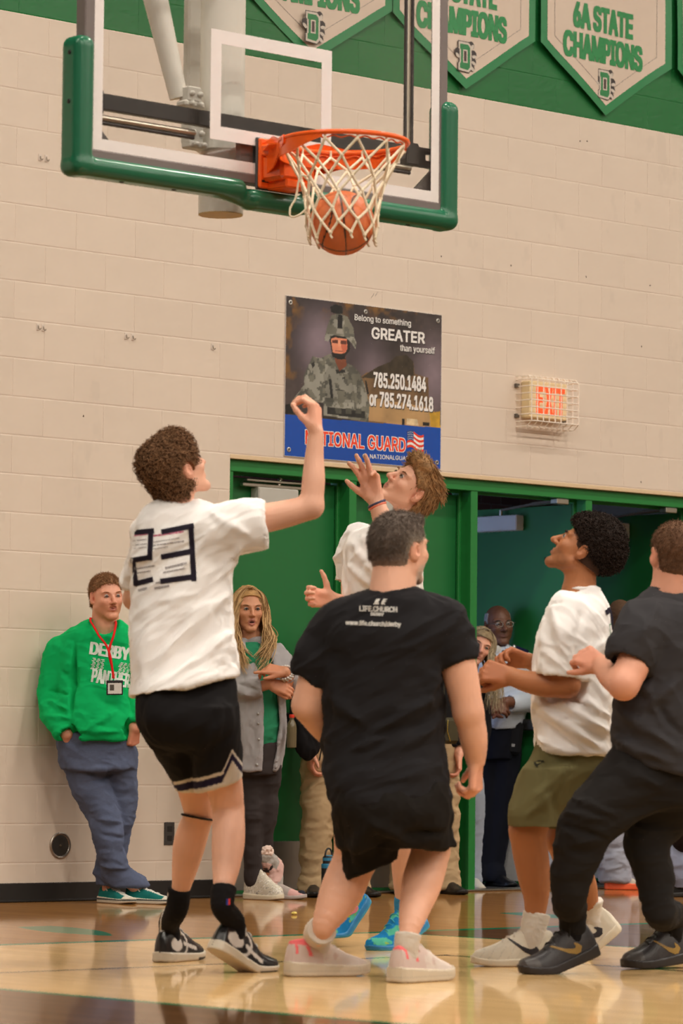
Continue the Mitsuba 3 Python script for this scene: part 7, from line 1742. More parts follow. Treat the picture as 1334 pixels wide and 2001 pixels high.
for k, off in ((16, 0.012), (15, 0.026), (14, 0.040)):
    for i in range(k):
        a = 2 * math.pi * i / k; beads.append(sphere(wrL - ax * (off + 0.004 * math.sin(3 * a)) + (0.036 + 0.004 * rg.random()) * (u_ * math.cos(a) + v_ * math.sin(a)), 0.0062 + 0.002 * rg.random(), 1))
put('bracelet', cat_(beads), 'm_gloss', BRC, P.key, smooth=True, label='stack of white bead bracelets')
DG = np.array(lin((58, 52, 52)))
adds = [(px_stack([(1440, 464, 548, .26), (1480, 464, 546, .28), (1510, 466, 540, .27)], 19.45, 2.4), 0.02)]
for nodes, rad in (([p(490, 1500, 0.0), p(490, 1590, -0.02), p(492, 1650, 0.0), aR + (0, 0, 0.03)], [0.082, 0.066, 0.054, 0.046]), ([p(522, 1500, 0.02), p(520, 1590, 0.02), p(514, 1650, 0.06), aL + (0, 0, 0.04)], [0.078, 0.058, 0.048, 0.040])):
    adds.append((P_poly(nodes, rad), 0.025))
garment(P.key, 'trousers', adds, [(P_half(p(500, 1448), -CU), 0.004)], DG, 0.007, (0.010, 9, 141, CR, 2.5), label='dark grey slim trousers')
def sequin(q):
    n = meshkit.noise(q * 150, 3); c = np.tile(np.array((0.64, 0.58, 0.48)), (len(q), 1)); c[n > 0.72] = (0.85, 0.82, 0.78); c[(n < 0.2)] = (0.28, 0.25, 0.22); return c
sq, R_s, _ = shoe(P.key, hR, tR, (0, 0, 1), [(0.6, 0.55, 0.45), (0.66, 0.58, 0.44), 'm_gloss'], name='sneaker', height=0.20, sole=0.034, h=0.0045, color_fn=sequin, lace=(0.66, 0.6, 0.5), label='white high top sneaker covered in sequins')
bt, R_b, _ = shoe(P.key, hL, tL, (0, 0, 1), [(0.45, 0.40, 0.38), (0.42, 0.36, 0.34), 'm_cloth'], name='walking_boot', height=0.10, sole=0.026, h=0.0045, wide=1.12, color_fn=lambda q: np.where((q[:, 1] > 0.2)[:, None], lin((206, 160, 156)), lin((168, 158, 152))), label='pink and grey medical walking boot')
lg = [aL + (0, 0, -0.02), aL + (0, 0, 0.09), p(508, 1668, 0.06)]
garment(P.key, 'boot_cuff', [(P_cone(lg[0], lg[1], 0.056, 0.058), 0.01), (P_cone(lg[1], lg[2], 0.058, 0.056), 0.01)], [], (0, 0, 0), 0.005, (0.006, 25, 151, CU, 1.0), label='grey boot cuff with pink padding', color_fn=lambda v: np.where((meshkit.fbm(v * 14, 2, 3) > 0.5)[:, None], lin((214, 176, 168)), lin((170, 164, 158))))
garment(P.key, 'boot_lining', [(P_ell(p(511, 1660, 0.06) + 0.03 * np.array([math.cos(a), math.sin(a), 0.2 * math.sin(3 * a)]), 0.034), 0.01) for a in np.linspace(0, 6.28, 8)], [], lin((232, 208, 196)), 0.005, (0.010, 40, 152, CU, 1.0), label='fluffy pale lining')
put('toe_gap', sphere(tL + np.array([0, 0, 0.035]) - nrm(tL - hL) * 0.03, (0.022, 0.022, 0.016), 2), 'm_cloth', (0.03, 0.03, 0.04), P.key, smooth=True, label='dark sock toe')

q = p(570, 1404, -0.10)
t = thing('soda_bottle', 'small clear bottle with red cap in the cardigan pocket of the blonde woman', 'bottle')
put('body', lathe([(0, -0.16), (0.026, -0.155), (0.027, -0.05), (0.022, -0.025), (0.012, -0.008), (0.012, 0.004), (0, 0.004)], 20, q), 'm_gloss', lin((96, 84, 60)), t)
put('cap', lathe([(0, 0.004), (0.0145, 0.004), (0.0150, 0.018), (0.012, 0.022), (0, 0.022)], 20, q), 'm_satin', lin((214, 52, 32)), t, label='red screw cap')
# ---------------------------------------------------------------- people in and beside the doorway
# man in uniform
P = Person('bald man in glasses and pale blue uniform shirt standing in the open doorway', 22.05, SK_DARK, 0.0055)
p = P.p; S_ = 22.05 / FPX
neck = p(972, 1268, 0.03)
hL, tL, _ = foot_flat(pt(955, 1726, 22.05)[:2], flat_dir(0.35, -0.6), 0.29); hR, tR, _ = foot_flat(pt(934, 1726, 22.05)[:2], flat_dir(-0.1, -0.6), 0.29)
aL, bL = ankle(hL, tL, 0.09); aR, bR2 = ankle(hR, tR, 0.09)
shR, shL = p(930, 1305, 0.02), p(1025, 1300, 0.02)
P.torso(p(970, 1430, 0.02), p(975, 1320, 0.04), neck, shR, shL, p(948, 1450, 0.0), p(990, 1450, 0.0), 0.12)
elL, wrL = p(1046, 1368, -0.05), p(988, 1372, -0.26)
P.bone([shL, elL, wrL], [0.05, 0.046, 0.032], 0.02)
elR, wrR = p(912, 1378, -0.05), p(946, 1384, -0.26)
P.bone([shR, elR, wrR], [0.05, 0.046, 0.032], 0.02)
P.bone([p(948, 1450, 0), p(946, 1590, 0), aR], [0.06, 0.05, 0.03]); P.bone([p(990, 1450, 0), p(974, 1590, 0), p(958, 1690, 0), aL], [0.06, 0.05, 0.035, 0.03])
hc = p(974, 1222, 0.0); HR = basis(view(0.30, -0.94, 0.05), CU - 0.03 * CR)
P.head = (hc, HR, 1.03, dict(neck=neck, nr=0.066, full=0.010, nose=1.25))
P.hands.append(((wrL, view(-0.85, -0.3, -0.25), view(-0.2, 0.6, -0.5), 1), dict(curl=(0.6, 0.8, 0.5), thumb=(0.8, 0.1, 0.45), s=1.1)))
P.hands.append(((wrR, view(0.85, -0.3, 0.1), view(0.2, 0.6, -0.5), -1), dict(curl=(0.6, 0.8, 0.5), thumb=(0.8, 0.1, 0.45), s=1.1)))
P.build_body(lip=(0.16, 0.07, 0.055), red=0.1)
face_parts(P.key, hc, HR, 1.03, lip=(0.13, 0.055, 0.045), brow=(0.02, 0.014, 0.012), lids=0.8)
g = lambda q: hc + (np.asarray(q, float) * 1.03) @ HR.T
for q in (-1, 1):
    put('glasses_rim', tube([g((q * 0.033 + 0.023 * math.cos(a), 0.103, 0.004 + 0.017 * math.sin(a))) for a in np.linspace(0, 2 * math.pi, 21)[:-1]], 0.0017, 5, closed=True), 'm_metal', (0.55, 0.5, 0.42), P.key, smooth=True, label='thin metal glasses rim')
    put('glasses_temple', tube([g((q * 0.056, 0.102, 0.01)), g((q * 0.083, 0.06, 0.012)), g((q * 0.088, -0.01, 0.012))], 0.0017, 5), 'm_metal', (0.5, 0.45, 0.4), P.key, label='glasses temple')
hv, hf = hair_cap(hc, HR, 1.03, 0.004, lambda q: np.minimum(np.minimum(-q[..., 1] + 0.012, q[..., 2] + 0.045), 0.075 - q[..., 2] - 0.3 * np.maximum(0, q[..., 1])), rough=0.0015, freq=140)
put('hair', (hv, hf), 'm_hair', lin((150, 148, 150)) * (0.6 + 0.8 * meshkit.fbm(hv * 150, 2, 2))[:, None], P.key, smooth=True, label='close cropped grey hair at the sides')
BLU = np.array(lin((196, 204, 218)))
adds = [(px_stack([(1262, 950, 995, .15, .0), (1272, 938, 1010, .20), (1285, 926, 1030, .24), (1310, 918, 1040, .28), (1360, 922, 1034, .32), (1400, 930, 1024, .34), (1425, 936, 1014, .33)], 22.05, 2.3), 0.02)]
cuts = [(P_half(p(975, 1420), CU), 0.004), (P_ell(p(970, 1258, -0.03), (0.06, 0.06, 0.03)), 0.006)]
sleeve(adds, cuts, [p(1022, 1300, 0.02), p(1038, 1335, -0.01), p(1044, 1366, -0.05), p(1015, 1372, -0.17), p(995, 1374, -0.23)], [0.08, 0.07, 0.066, 0.06, 0.048], 0.025, 0.007, hollow=0.02)
sleeve(adds, cuts, [p(932, 1308, 0.02), p(918, 1340, -0.01), p(912, 1374, -0.05), p(926, 1380, -0.17), p(940, 1384, -0.23)], [0.08, 0.07, 0.066, 0.06, 0.048], 0.025, 0.007, hollow=0.02)
sk_, shirt = garment(P.key, 'shirt', adds, cuts, BLU, 0.007, [(0.012, 8, 161, CU * 0.5 + CR * 0.7, 2.5)], label='pale blue uniform shirt')
put('collar', cat_([extrude(Polygon([(0, 0), (0.075, 0.0), (0.02, -0.075), (-0.01, -0.03)]), 0.004)]) if False else tube([p(952, 1266, -0.09), p(958, 1262, -0.03), p(975, 1258, 0.06), p(992, 1262, -0.03), p(990, 1268, -0.09)], [0.014, 0.017, 0.018, 0.017, 0.014], 8, flat=0.5), 'm_cloth', BLU, sk_, smooth=True, label='shirt collar')
put('undershirt', sphere(p(970, 1272, -0.085), (0.035, 0.03, 0.035), 2), 'm_cloth', (0.6, 0.58, 0.56), P.key, smooth=True, label='white undershirt at the neck')
for x0, x1, sx in ((1000, 1030, 1), (925, 945, -1)):
    a, b = p(x0, 1270 if sx > 0 else 1275, -0.04), p(x1, 1282 if sx > 0 else 1290, -0.02)
    m = [a + (b - a) * w + CU * 0.012 for w in np.linspace(0, 1, 6)]
    put('epaulette', tube(m, 0.024, 8, flat=0.35, up=CF), 'm_cloth', (0.012, 0.014, 0.05), sk_, smooth=True, label='navy epaulette')
    put('rank_bar', tube([m[0], m[1]], 0.025, 8, flat=0.38, up=CF), 'm_metal', (0.6, 0.6, 0.62), sk_, smooth=True, label='silver rank mark')
stp = []
t = cKDTree(shirt[0]); sn = vnormals(*shirt)
for w in np.linspace(0, 1, 24):
    q = p(991 + (952 - 991) * w, 1262 + (1400 - 1262) * w, -0.2); i = t.query(q)[1]; stp.append(shirt[0][i] + sn[i] * 0.005)
put('bag_strap', tube(stp, 0.010, 6, flat=0.4, up=CF), 'm_cloth', (0.012, 0.012, 0.014), P.key, smooth=True, label='black shoulder strap')
NAVY = np.array((0.010, 0.011, 0.018))
adds = [(px_stack([(1405, 936, 1012, .30), (1440, 938, 1008, .31), (1480, 936, 1002, .30)], 22.05, 2.4), 0.02)]
for nodes, rad in (([p(950, 1470, 0), p(946, 1590, 0.0), p(940, 1690, 0.0), aR + (0, 0, -0.03)], [0.10, 0.082, 0.074, 0.072]), ([p(986, 1470, 0), p(976, 1590, 0.0), p(960, 1690, 0.0), aL + (0, 0, -0.03)], [0.10, 0.082, 0.074, 0.072])):
    adds.append((P_poly(nodes, rad), 0.02))
garment(P.key, 'trousers', adds, [(P_half(p(970, 1412), -CU), 0.004), (P_half((0, 0, 0.03), (0, 0, 1)), 0.004)], NAVY, 0.007, (0.008, 8, 171, CU, 3.0), label='navy uniform trousers')
put('belt', tube([p(974 + 38 * math.cos(a), 1418 + 2 * math.sin(a), -0.165 * math.sin(a)) for a in np.linspace(0, 2 * math.pi, 33)[:-1]], 0.018, 6, closed=True, flat=0.3, up=(1, 0, 0)), 'm_satin', (0.01, 0.01, 0.012), P.key, smooth=True, label='black belt')
put('belt_buckle', bx(p(952, 1421, -0.19) - (0.02, 0.006, 0.014), p(952, 1421, -0.19) + (0.02, 0.006, 0.014), 0.004), 'm_metal', (0.7, 0.66, 0.6), P.key, label='silver buckle')
q = p(1004, 1442, -0.10)
bag = put('hip_bag', xf(bx((-0.05, -0.035, -0.10), (0.05, 0.035, 0.10), 0.02), R=basis(view(0.1, 1, 0), CU + 0.12 * CR), t=q), 'm_cloth', (0.013, 0.013, 0.015), P.key, label='black hip bag')
put('bag_logo', xf(bx((-0.008, -0.038, -0.052), (0.012, -0.034, -0.034), 0.001), R=basis(view(0.1, 1, 0), CU + 0.12 * CR), t=q), 'm_satin', (0.3, 0.3, 0.3), bag, label='small grey mark')
for h, t_ in ((hL, tL), (hR, tR)): shoe(P.key, h, t_, (0, 0, 1), [(0.008, 0.008, 0.010), (0.008, 0.008, 0.009), 'm_gloss'], height=0.085, sole=0.020, h=0.0045, label='polished black shoe')
# woman with grey curls peeking round the post
P = Person('woman with long grey-blonde curls peeking out beside the door post', 21.5, SK_RED, 0.0055)
p = P.p
neck = p(912, 1320, 0.03); hc = p(934, 1263, -0.02); HR = basis(view(0.22, -0.95, -0.02), CU * 0.9 + CR * 0.42)
hL, tL, _ = foot_flat(pt(922, 1728, 21.5)[:2], flat_dir(0.1, -0.6), 0.25); hR, tR, _ = foot_flat(pt(885, 1728, 21.52)[:2], flat_dir(-0.1, -0.6), 0.25)
aL, bL = ankle(hL, tL, 0.09); aR, bR2 = ankle(hR, tR, 0.09)
shR, shL = p(862, 1345, 0.03), p(930, 1352, 0.02)
P.torso(p(900, 1500, 0.02), p(897, 1390, 0.02), neck, shR, shL, p(885, 1510, 0), p(915, 1510, 0), 0.10)
elL, wrL = p(940, 1440, 0.03), p(918, 1480, -0.14)
P.bone([shL, elL, wrL], [0.045, 0.04, 0.028]); elR, wrR = p(845, 1440, 0.03), p(880, 1470, -0.14); P.bone([shR, elR, wrR], [0.045, 0.04, 0.028])
P.bone([p(885, 1510, 0), p(886, 1610, 0), aR], [0.06, 0.05, 0.03]); P.bone([p(915, 1510, 0), p(920, 1610, 0), aL], [0.06, 0.05, 0.03])
P.head = (hc, HR, 0.95, dict(neck=neck, nr=0.05, mouth=0.003))
P.hands.append(((wrL, view(-0.6, -0.3, -0.5), view(-0.2, 0.6, 0), 1), dict(curl=(0.6, 0.8, 0.5)))); P.hands.append(((wrR, view(0.6, -0.3, -0.5), view(0.2, 0.6, 0), -1), dict(curl=(0.6, 0.8, 0.5))))
P.build_body(lip=(0.42, 0.13, 0.11))
face_parts(P.key, hc, HR, 0.95, lip=(0.42, 0.13, 0.11), mouth=0.003, brow=lin((120, 88, 66)), lash=(0.02, 0.014, 0.012), lids=0.5)
hv, hf = hair_cap(hc, HR, 0.95, 0.012, lambda q: np.maximum(q[..., 2] - 0.064 + 0.9 * np.maximum(0, 0.075 - q[..., 1]), np.minimum(-q[..., 1] + 0.0, q[..., 2] + 0.12)), rough=0.004, freq=70)
ms, lc = locks(P, hc, HR, 0.95, 420, 31, 0.36, 0.06, (lin((104, 88, 66)), lin((206, 186, 152))), r=0.0036, wave=0.022)
put('hair', cat_([(hv, hf), ms]), 'm_hair', np.vstack([lin((140, 120, 92)) * (0.6 + 0.8 * meshkit.fbm(hv * 60, 2, 1))[:, None], lc]), P.key, smooth=True, label='long wavy grey-blonde hair')
adds = [(px_stack([(1325, 878, 922, .14), (1340, 862, 935, .22), (1370, 856, 940, .26), (1440, 862, 934, .26), (1520, 862, 934, .28)], 21.5, 2.3), 0.02)]; cuts = [(P_half(p(900, 1515), CU), 0.004)]
sleeve(adds, cuts, [shL, elL, wrL + nrm(elL - wrL) * 0.03], [0.062, 0.054, 0.042]); sleeve(adds, cuts, [shR, elR, wrR + nrm(elR - wrR) * 0.03], [0.062, 0.054, 0.042])
garment(P.key, 'top', adds, cuts, (0.014, 0.013, 0.015), 0.008, (0.010, 8, 181, CU, 2.0), label='black long sleeved top')
PALEJ = np.array(lin((150, 156, 170)))
adds = [(px_stack([(1500, 866, 932, .27), (1540, 866, 936, .28)], 21.5, 2.3), 0.02)]
for nodes, rad in (([p(884, 1530, 0), p(886, 1610, 0.0), aR + (0, 0, -0.03)], [0.092, 0.072, 0.05]), ([p(914, 1530, 0), p(922, 1590, -0.0), p(922, 1650, 0), aL + (0, 0, -0.03)], [0.092, 0.074, 0.06, 0.048])):
    adds.append((P_poly(nodes, rad), 0.02))
garment(P.key, 'jeans', adds, [(P_half((0, 0, 0.03), (0, 0, 1)), 0.004)], PALEJ, 0.008, (0.008, 9, 191, CR, 2.0), label='pale blue jeans')
for h, t_ in ((hL, tL), (hR, tR)): shoe(P.key, h, t_, (0, 0, 1), [(0.5, 0.46, 0.40), (0.55, 0.5, 0.42), 'm_cloth'], height=0.085, sole=0.024, h=0.005, label='pale sneaker')
# two people in khaki trousers hidden behind the man in black
def khaki_person(label, D, x, foot_px, yaw, arm_side, top_col, hair_col, hh):
    P = Person(label, D, SK_RED, 0.007); p = P.p; k = FPX / D
    fx, fy = foot_px
    z = lambda h: 1.0 * h
    base = onz(fx, fy, 0.0); ax = pt(x, fy, D); base = np.array([ax[0], ax[1], 0.0]); rt = flat_dir(1, 0); fw = flat_dir(yaw[0], yaw[1]); lt = np.array([-fw[1], fw[0], 0.0])
    W = lambda r, f, u: base - lt * r * 0.92 + fw * f + np.array([0, 0, u * hh])
    legs = []
    for s in (-1, 1):
        h = W(s * 0.12, -0.05, 0); h[2] = 0; legs.append((h, h + nrm(fw - lt * 0.25 * s) * 0.29))
    P.torso(W(0, 0, 0.96), W(0, 0.0, 1.28), W(0, -0.01, 1.50), W(-0.18, 0, 1.42), W(0.18, 0, 1.42), W(-0.09, 0, 0.92), W(0.09, 0, 0.92), 0.11)
    arms = []
    for s in (-1, 1):
        el = W(s * 0.22, -0.02, 1.14); wr = W(s * 0.19, 0.10, 0.90); arms.append((el, wr))
        P.bone([W(s * 0.19, 0, 1.41), el, wr], [0.05, 0.042, 0.03], 0.02)
        P.hands.append(((wr, (0, 0, -1), -lt * -s, s), dict(curl=(0.6, 0.7, 0.5))))
        a, _ = ankle(*legs[(s + 1) // 2], 0.09); P.bone([W(s * 0.09, 0, 0.9), W(s * 0.115, 0.02, 0.5), a], [0.06, 0.05, 0.035], 0.02)
    hc = W(0, 0.02, 1.62); HR = basis(fw)
    P.head = (hc, HR, 0.98, dict(neck=W(0, -0.01, 1.49), nr=0.058)); P.build_body(); face_parts(P.key, hc, HR, 0.98)
    hv, hf = hair_cap(hc, HR, 0.98, 0.012, lambda q: np.maximum(q[..., 2] - 0.055 + 0.9 * np.maximum(0, 0.065 - q[..., 1]), np.minimum(-q[..., 1] - 0.036, q[..., 2] + 0.06)) * 0.8)
    put('hair', (hv, hf), 'm_hair', hair_col, P.key, smooth=True, label='dark hair')
    st = [(W(0, 0, u), a, b) for u, a, b in ((1.50, 0.08, 0.08), (1.46, 0.14, 0.10), (1.40, 0.20, 0.12), (1.25, 0.205, 0.135), (1.05, 0.19, 0.13), (0.86, 0.195, 0.135))]
    adds = [(P_stack(st, -lt, fw, 2.3), 0.02)]; cuts = [(P_half(W(0, 0, 0.88), (0, 0, 1)), 0.004)]
    for s, (el, wr) in zip((-1, 1), arms): sleeve(adds, cuts, [W(s * 0.19, 0, 1.40), el, wr + nrm(el - wr) * 0.03], [0.07, 0.058, 0.045])
    garment(P.key, 'jacket', adds, cuts, top_col, 0.008, (0.010, 8, 201, CU, 2.0), label='black jacket')
    KH = np.array(lin((176, 150, 116)))
    adds = [(P_stack([(W(0, 0, 1.0), 0.17, 0.125), (W(0, 0, 0.85), 0.185, 0.14), (W(0, 0, 0.78), 0.19, 0.135)], -lt, fw, 2.4), 0.02)]
    for s in (-1, 1):
        a, _ = ankle(*legs[(s + 1) // 2], 0.09)
        nd = [W(s * 0.09, 0, 0.82), W(s * 0.115, 0.02, 0.5), W(s * 0.12, 0.0, 0.25), a + (0, 0, -0.055)]
        adds.append((P_poly(nd, [0.105, 0.088, 0.082, 0.08]), 0.02))
    garment(P.key, 'trousers', adds, [(P_half((0, 0, 0.03), (0, 0, 1)), 0.004)], KH, 0.007, [(0.016, 8, 211, CR * 0.9 + CU * 0.2, 3.0), (0.005, 18, 8, CR, 2.0)], label='khaki trousers')
    for h, t_ in legs: shoe(P.key, h, t_, (0, 0, 1), [(0.010, 0.009, 0.009), (0.009, 0.008, 0.008), 'm_satin'], height=0.085, sole=0.024, h=0.005, label='black shoe')
    return P, arms, W
K1, arms1, W1 = khaki_person('person in khaki trousers and black jacket, left of the two behind the man in black', 20.05, 652, (625, 1750), (0.3, -0.95), 1, (0.012, 0.011, 0.012), lin((60, 44, 34)), 0.89)
q = pt(601, 1436, 19.75)
t = thing('drawstring_bag', 'black drawstring bag hanging beside the khaki trousers left of the man in black', 'bag')
bagF = Field(q - 0.2, q + 0.2, 0.006); bagF.add(P_ell(q + (0, 0, -0.02), (0.075, 0.06, 0.115)), 0.02); bagF.add(P_ell(q + (0.03, 0, 0.07), (0.05, 0.04, 0.06)), 0.03); bv_, bf_ = bagF.mesh(2); bv_ = folds(bv_, vnormals(bv_, bf_), 0.014, 14, 3, CU, 3.0)
put('body', (bv_, bf_), 'm_cloth', (0.010, 0.009, 0.010), t, smooth=True)
put('strap', tube([q + (0.03, 0, 0.12), q + (0.05, -0.02, 0.22), q + (0.06, 0.0, 0.32)], 0.008, 6), 'm_cloth', (0.012, 0.011, 0.012), t, smooth=True); put('cord', tube([q + (0.06, -0.03, 0.0), q + (0.075, -0.03, -0.08), q + (0.06, -0.03, -0.14)], 0.004, 6), 'm_cloth', (0.02, 0.015, 0.012), t, smooth=True)
K2, arms2, W2 = khaki_person('person in khaki trousers and black jacket, right of the two behind the man in black', 20.6, 828, (868, 1750), (0.2, -0.95), 1, (0.012, 0.011, 0.012), lin((50, 36, 28)), 0.89)
q = pt(879, 1428, 20.42)
t = thing('shoulder_bag', 'small olive shoulder bag with gold trim by the elbow of the man in black', 'bag')
put('body', bx(q - (0.055, 0.03, 0.075), q + (0.055, 0.03, 0.075), 0.02), 'm_satin', (0.045, 0.036, 0.015), t); put('trim', tube([q + (-0.05, -0.032, 0.06), q + (-0.055, -0.034, 0.0), q + (-0.03, -0.034, -0.06)], 0.004, 6), 'm_metal', (0.55, 0.42, 0.12), t, smooth=True); put('strap', tube([q + (-0.04, 0, 0.07), q + (-0.06, 0, 0.3), q + (-0.05, 0.05, 0.5)], 0.007, 6), 'm_satin', (0.03, 0.024, 0.012), t, smooth=True)
# drink bottle on the floor, soda bottle
b0 = pt(641, 1752, 19.72); b0[2] = 0
t = thing('water_bottle', 'tall black water bottle with blue band standing on the floor by the doors', 'bottle')
put('body', lathe([(0, 0), (0.036, 0), (0.039, 0.004), (0.039, 0.175), (0.034, 0.19), (0, 0.19)], 24, b0), 'm_satin', (0.012, 0.012, 0.014), t); put('band', lathe([(0.0392, 0.165), (0.0396, 0.166), (0.0396, 0.184), (0.036, 0.19), (0.036, 0.165)], 24, b0), 'm_satin', lin((40, 120, 158)), t, label='blue band')
put('cap', lathe([(0, 0.19), (0.032, 0.19), (0.032, 0.225), (0.026, 0.232), (0, 0.232)], 24, b0), 'm_satin', (0.014, 0.014, 0.016), t); put('cap_plug', lathe([(0.0, 0.205), (0.0325, 0.206), (0.0325, 0.222), (0.02, 0.236), (0, 0.236)], 16, b0), 'm_satin', lin((50, 130, 170)), t, label='blue plug'); put('handle', tube([b0 + (0.026 * math.cos(a), 0, 0.228 + 0.045 * math.sin(a)) for a in np.linspace(0, math.pi, 13)], 0.005, 6), 'm_satin', (0.014, 0.014, 0.016), t, smooth=True)
b0 = onz(575, 1788, 0.0)
t = thing('wrapper', 'tiny crumpled yellow wrapper lying on the court', 'wrapper'); wv_, wf_ = sphere((0, 0, 0), (0.016, 0.012, 0.008), 2); wv_ = wv_ * (1 + 0.5 * (meshkit.noise(wv_ * 160, 2)[:, None] - 0.5)); scene[t] = ply((wv_ + b0 + (0, 0, 0.008), wf_), 'm_gloss', color=np.tile((0.75, 0.6, 0.15), (len(wv_), 1)), smooth=False)
# person in pale jeans seen between the players on the right
P = Person('person in green shirt and pale jeans with orange-soled shoes, seen between two players', 21.6, SK_RED, 0.007); p = P.p
hA, tA, _ = foot_flat(pt(1180, 1730, 21.6)[:2], flat_dir(0.72, -0.1), 0.29); hB, tB, _ = foot_flat(pt(1196, 1728, 21.85)[:2], flat_dir(0.72, -0.1), 0.29)
aA, bA = ankle(hA, tA, 0.09); aB, bB = ankle(hB, tB, 0.09)
neck = p(1205, 1250, 0); hc = p(1210, 1212, 0); HR = basis(view(-0.2, 0.9, 0))
P.torso(p(1205, 1440), p(1205, 1330), neck, p(1150, 1285, 0.02), p(1258, 1285, 0.02), p(1185, 1460), p(1225, 1460), 0.11)
arms = []
for s, x in ((-1, 1152), (1, 1258)):
    el, wr = p(x - s * 2, 1370, -0.02), p(x - s * 30, 1405, -0.18); P.bone([p(x, 1288, 0.02), el, wr], [0.05, 0.042, 0.03], 0.02); arms.append((p(x, 1288, 0.02), el, wr)); P.hands.append(((wr, view(-s, -0.3, -0.1), view(0, 0.6, -0.6), s), dict(curl=(0.6, 0.7, 0.5))))
P.bone([p(1185, 1460), p(1190, 1600), aA], [0.06, 0.05, 0.03]); P.bone([p(1225, 1460), p(1222, 1600, 0.1), aB], [0.06, 0.05, 0.03])
P.head = (hc, HR, 0.95, dict(neck=neck, nr=0.056)); P.build_body(); face_parts(P.key, hc, HR, 0.95)
hv, hf = hair_cap(hc, HR, 0.95, 0.010, lambda q: np.maximum(q[..., 2] - 0.055 + 0.9 * np.maximum(0, 0.065 - q[..., 1]), np.minimum(-q[..., 1] - 0.036, q[..., 2] + 0.06)) * 0.8); put('hair', (hv, hf), 'm_hair', lin((80, 58, 42)), P.key, smooth=True)
adds = [(px_stack([(1252, 1185, 1228, .14), (1268, 1160, 1250, .2), (1300, 1148, 1262, .26), (1380, 1152, 1256, .28), (1470, 1156, 1254, .29)], 21.6, 2.3), 0.02)]; cuts = [(P_half(p(1205, 1462), CU), 0.004)]
for a, el, wr in arms: sleeve(adds, cuts, [a, el], [0.068, 0.06], 0.02)
garment(P.key, 'shirt', adds, cuts, lin((20, 150, 92)), 0.008, (0.010, 8, 221, CU, 2.0), label='green shirt')
adds = [(px_stack([(1440, 1162, 1248, .27), (1490, 1162, 1250, .28)], 21.6, 2.3), 0.02)]
for nodes, rad in (([p(1185, 1480), p(1192, 1600), p(1198, 1680, 0.0), aA + (0, 0, -0.02)], [0.10, 0.095, 0.088, 0.09]), ([p(1225, 1480), p(1218, 1600, 0.1), aB + (0, 0, -0.02)], [0.10, 0.092, 0.09])):
    adds.append((P_poly(nodes, rad), 0.02))
garment(P.key, 'jeans', adds, [(P_half((0, 0, 0.05), (0, 0, 1)), 0.006)], lin((158, 160, 174)), 0.007, [(0.018, 9, 231, CR * 0.8 + CU * 0.4, 3.0), (0.006, 20, 8, CR, 2.0)], label='pale loose jeans')
for h, t_ in ((hA, tA), (hB, tB)): shoe(P.key, h, t_, (0, 0, 1), [(0.55, 0.48, 0.40), (1.0, 0.15, 0.05), 'm_cloth'], height=0.095, sole=0.042, h=0.005, label='pale shoe with bright orange sole')
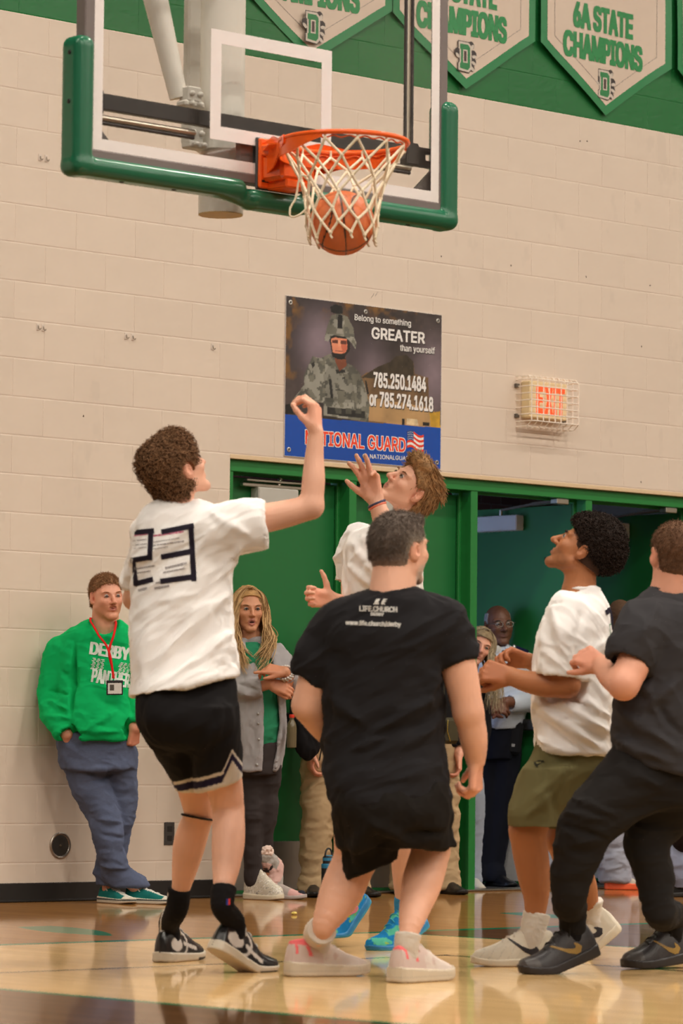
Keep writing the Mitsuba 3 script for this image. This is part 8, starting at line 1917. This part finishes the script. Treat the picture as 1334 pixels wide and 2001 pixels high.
# person crouching at the right edge
P = Person('person crouching at the right edge in pale jeans and dark jacket', 20.6, SK_RED, 0.007); p = P.p
hA, tA, _ = foot_flat(pt(1352, 1748, 20.5)[:2], flat_dir(-0.7, -0.2), 0.28); hB, tB, _ = foot_flat(pt(1378, 1746, 20.75)[:2], flat_dir(-0.7, -0.2), 0.28)
aA, bA = ankle(hA, tA, 0.09); aB, bB = ankle(hB, tB, 0.09)
pel, neck, hc = p(1392, 1680), p(1366, 1500), p(1358, 1462); HR = basis(view(-0.9, 0.1, 0.1))
P.torso(pel, p(1375, 1560), neck, p(1362, 1535, -0.17), p(1372, 1535, 0.17), p(1388, 1680, -0.08), p(1392, 1680, 0.08), 0.11)
arms = []
for s in (-1, 1):
    a, el, wr = p(1364, 1540, 0.18 * s), p(1345, 1625, 0.22 * s), p(1322, 1660, 0.10 * s); P.bone([a, el, wr], [0.05, 0.042, 0.03], 0.02); arms.append((a, el, wr)); P.hands.append(((wr, view(-0.8, -0.1 * s, -0.4), view(0, -0.6 * s, -0.4), s), dict(curl=(0.6, 0.7, 0.5))))
knA, knB = p(1312, 1678, -0.12), p(1322, 1672, 0.14)
P.bone([p(1388, 1680, -0.08), knA, aA], [0.06, 0.05, 0.035]); P.bone([p(1392, 1680, 0.08), knB, aB], [0.06, 0.05, 0.035])
P.head = (hc, HR, 0.97, dict(neck=neck, nr=0.056)); P.build_body(); face_parts(P.key, hc, HR, 0.97)
hv, hf = hair_cap(hc, HR, 0.97, 0.012, lambda q: np.maximum(q[..., 2] - 0.055 + 0.9 * np.maximum(0, 0.065 - q[..., 1]), np.minimum(-q[..., 1] - 0.036, q[..., 2] + 0.06)) * 0.8); put('hair', (hv, hf), 'm_hair', lin((60, 44, 34)), P.key, smooth=True)
adds = [(P_cone(p(1368, 1535), p(1385, 1650), 0.15, 0.16), 0.03), (P_cone(p(1363, 1538, -0.15), p(1368, 1538, 0.15), 0.075, 0.075), 0.04)]; cuts = []
for a, el, wr in arms: sleeve(adds, cuts, [a, el, wr + nrm(el - wr) * 0.03], [0.07, 0.058, 0.046], 0.02)
garment(P.key, 'jacket', adds, cuts, (0.020, 0.012, 0.010), 0.008, (0.012, 8, 241, CU, 2.0), label='dark jacket')
adds = [(P_ell(pel, (0.17, 0.17, 0.13)), 0.02)]
for a, kn, b in ((p(1388, 1685, -0.08), knA, aA), (p(1392, 1685, 0.08), knB, aB)):
    adds += [(P_cone(a, kn, 0.105, 0.085), 0.03), (P_cone(kn, b, 0.085, 0.07), 0.02)]
garment(P.key, 'jeans', adds, [(P_half((0, 0, 0.05), (0, 0, 1)), 0.006)], lin((140, 146, 170)), 0.007, (0.012, 9, 251, CR, 2.0), label='pale blue jeans')
for h, t_ in ((hA, tA), (hB, tB)): shoe(P.key, h, t_, (0, 0, 1), [(0.02, 0.018, 0.017), (0.015, 0.014, 0.013), 'm_cloth'], height=0.095, sole=0.030, h=0.005, label='black shoe')
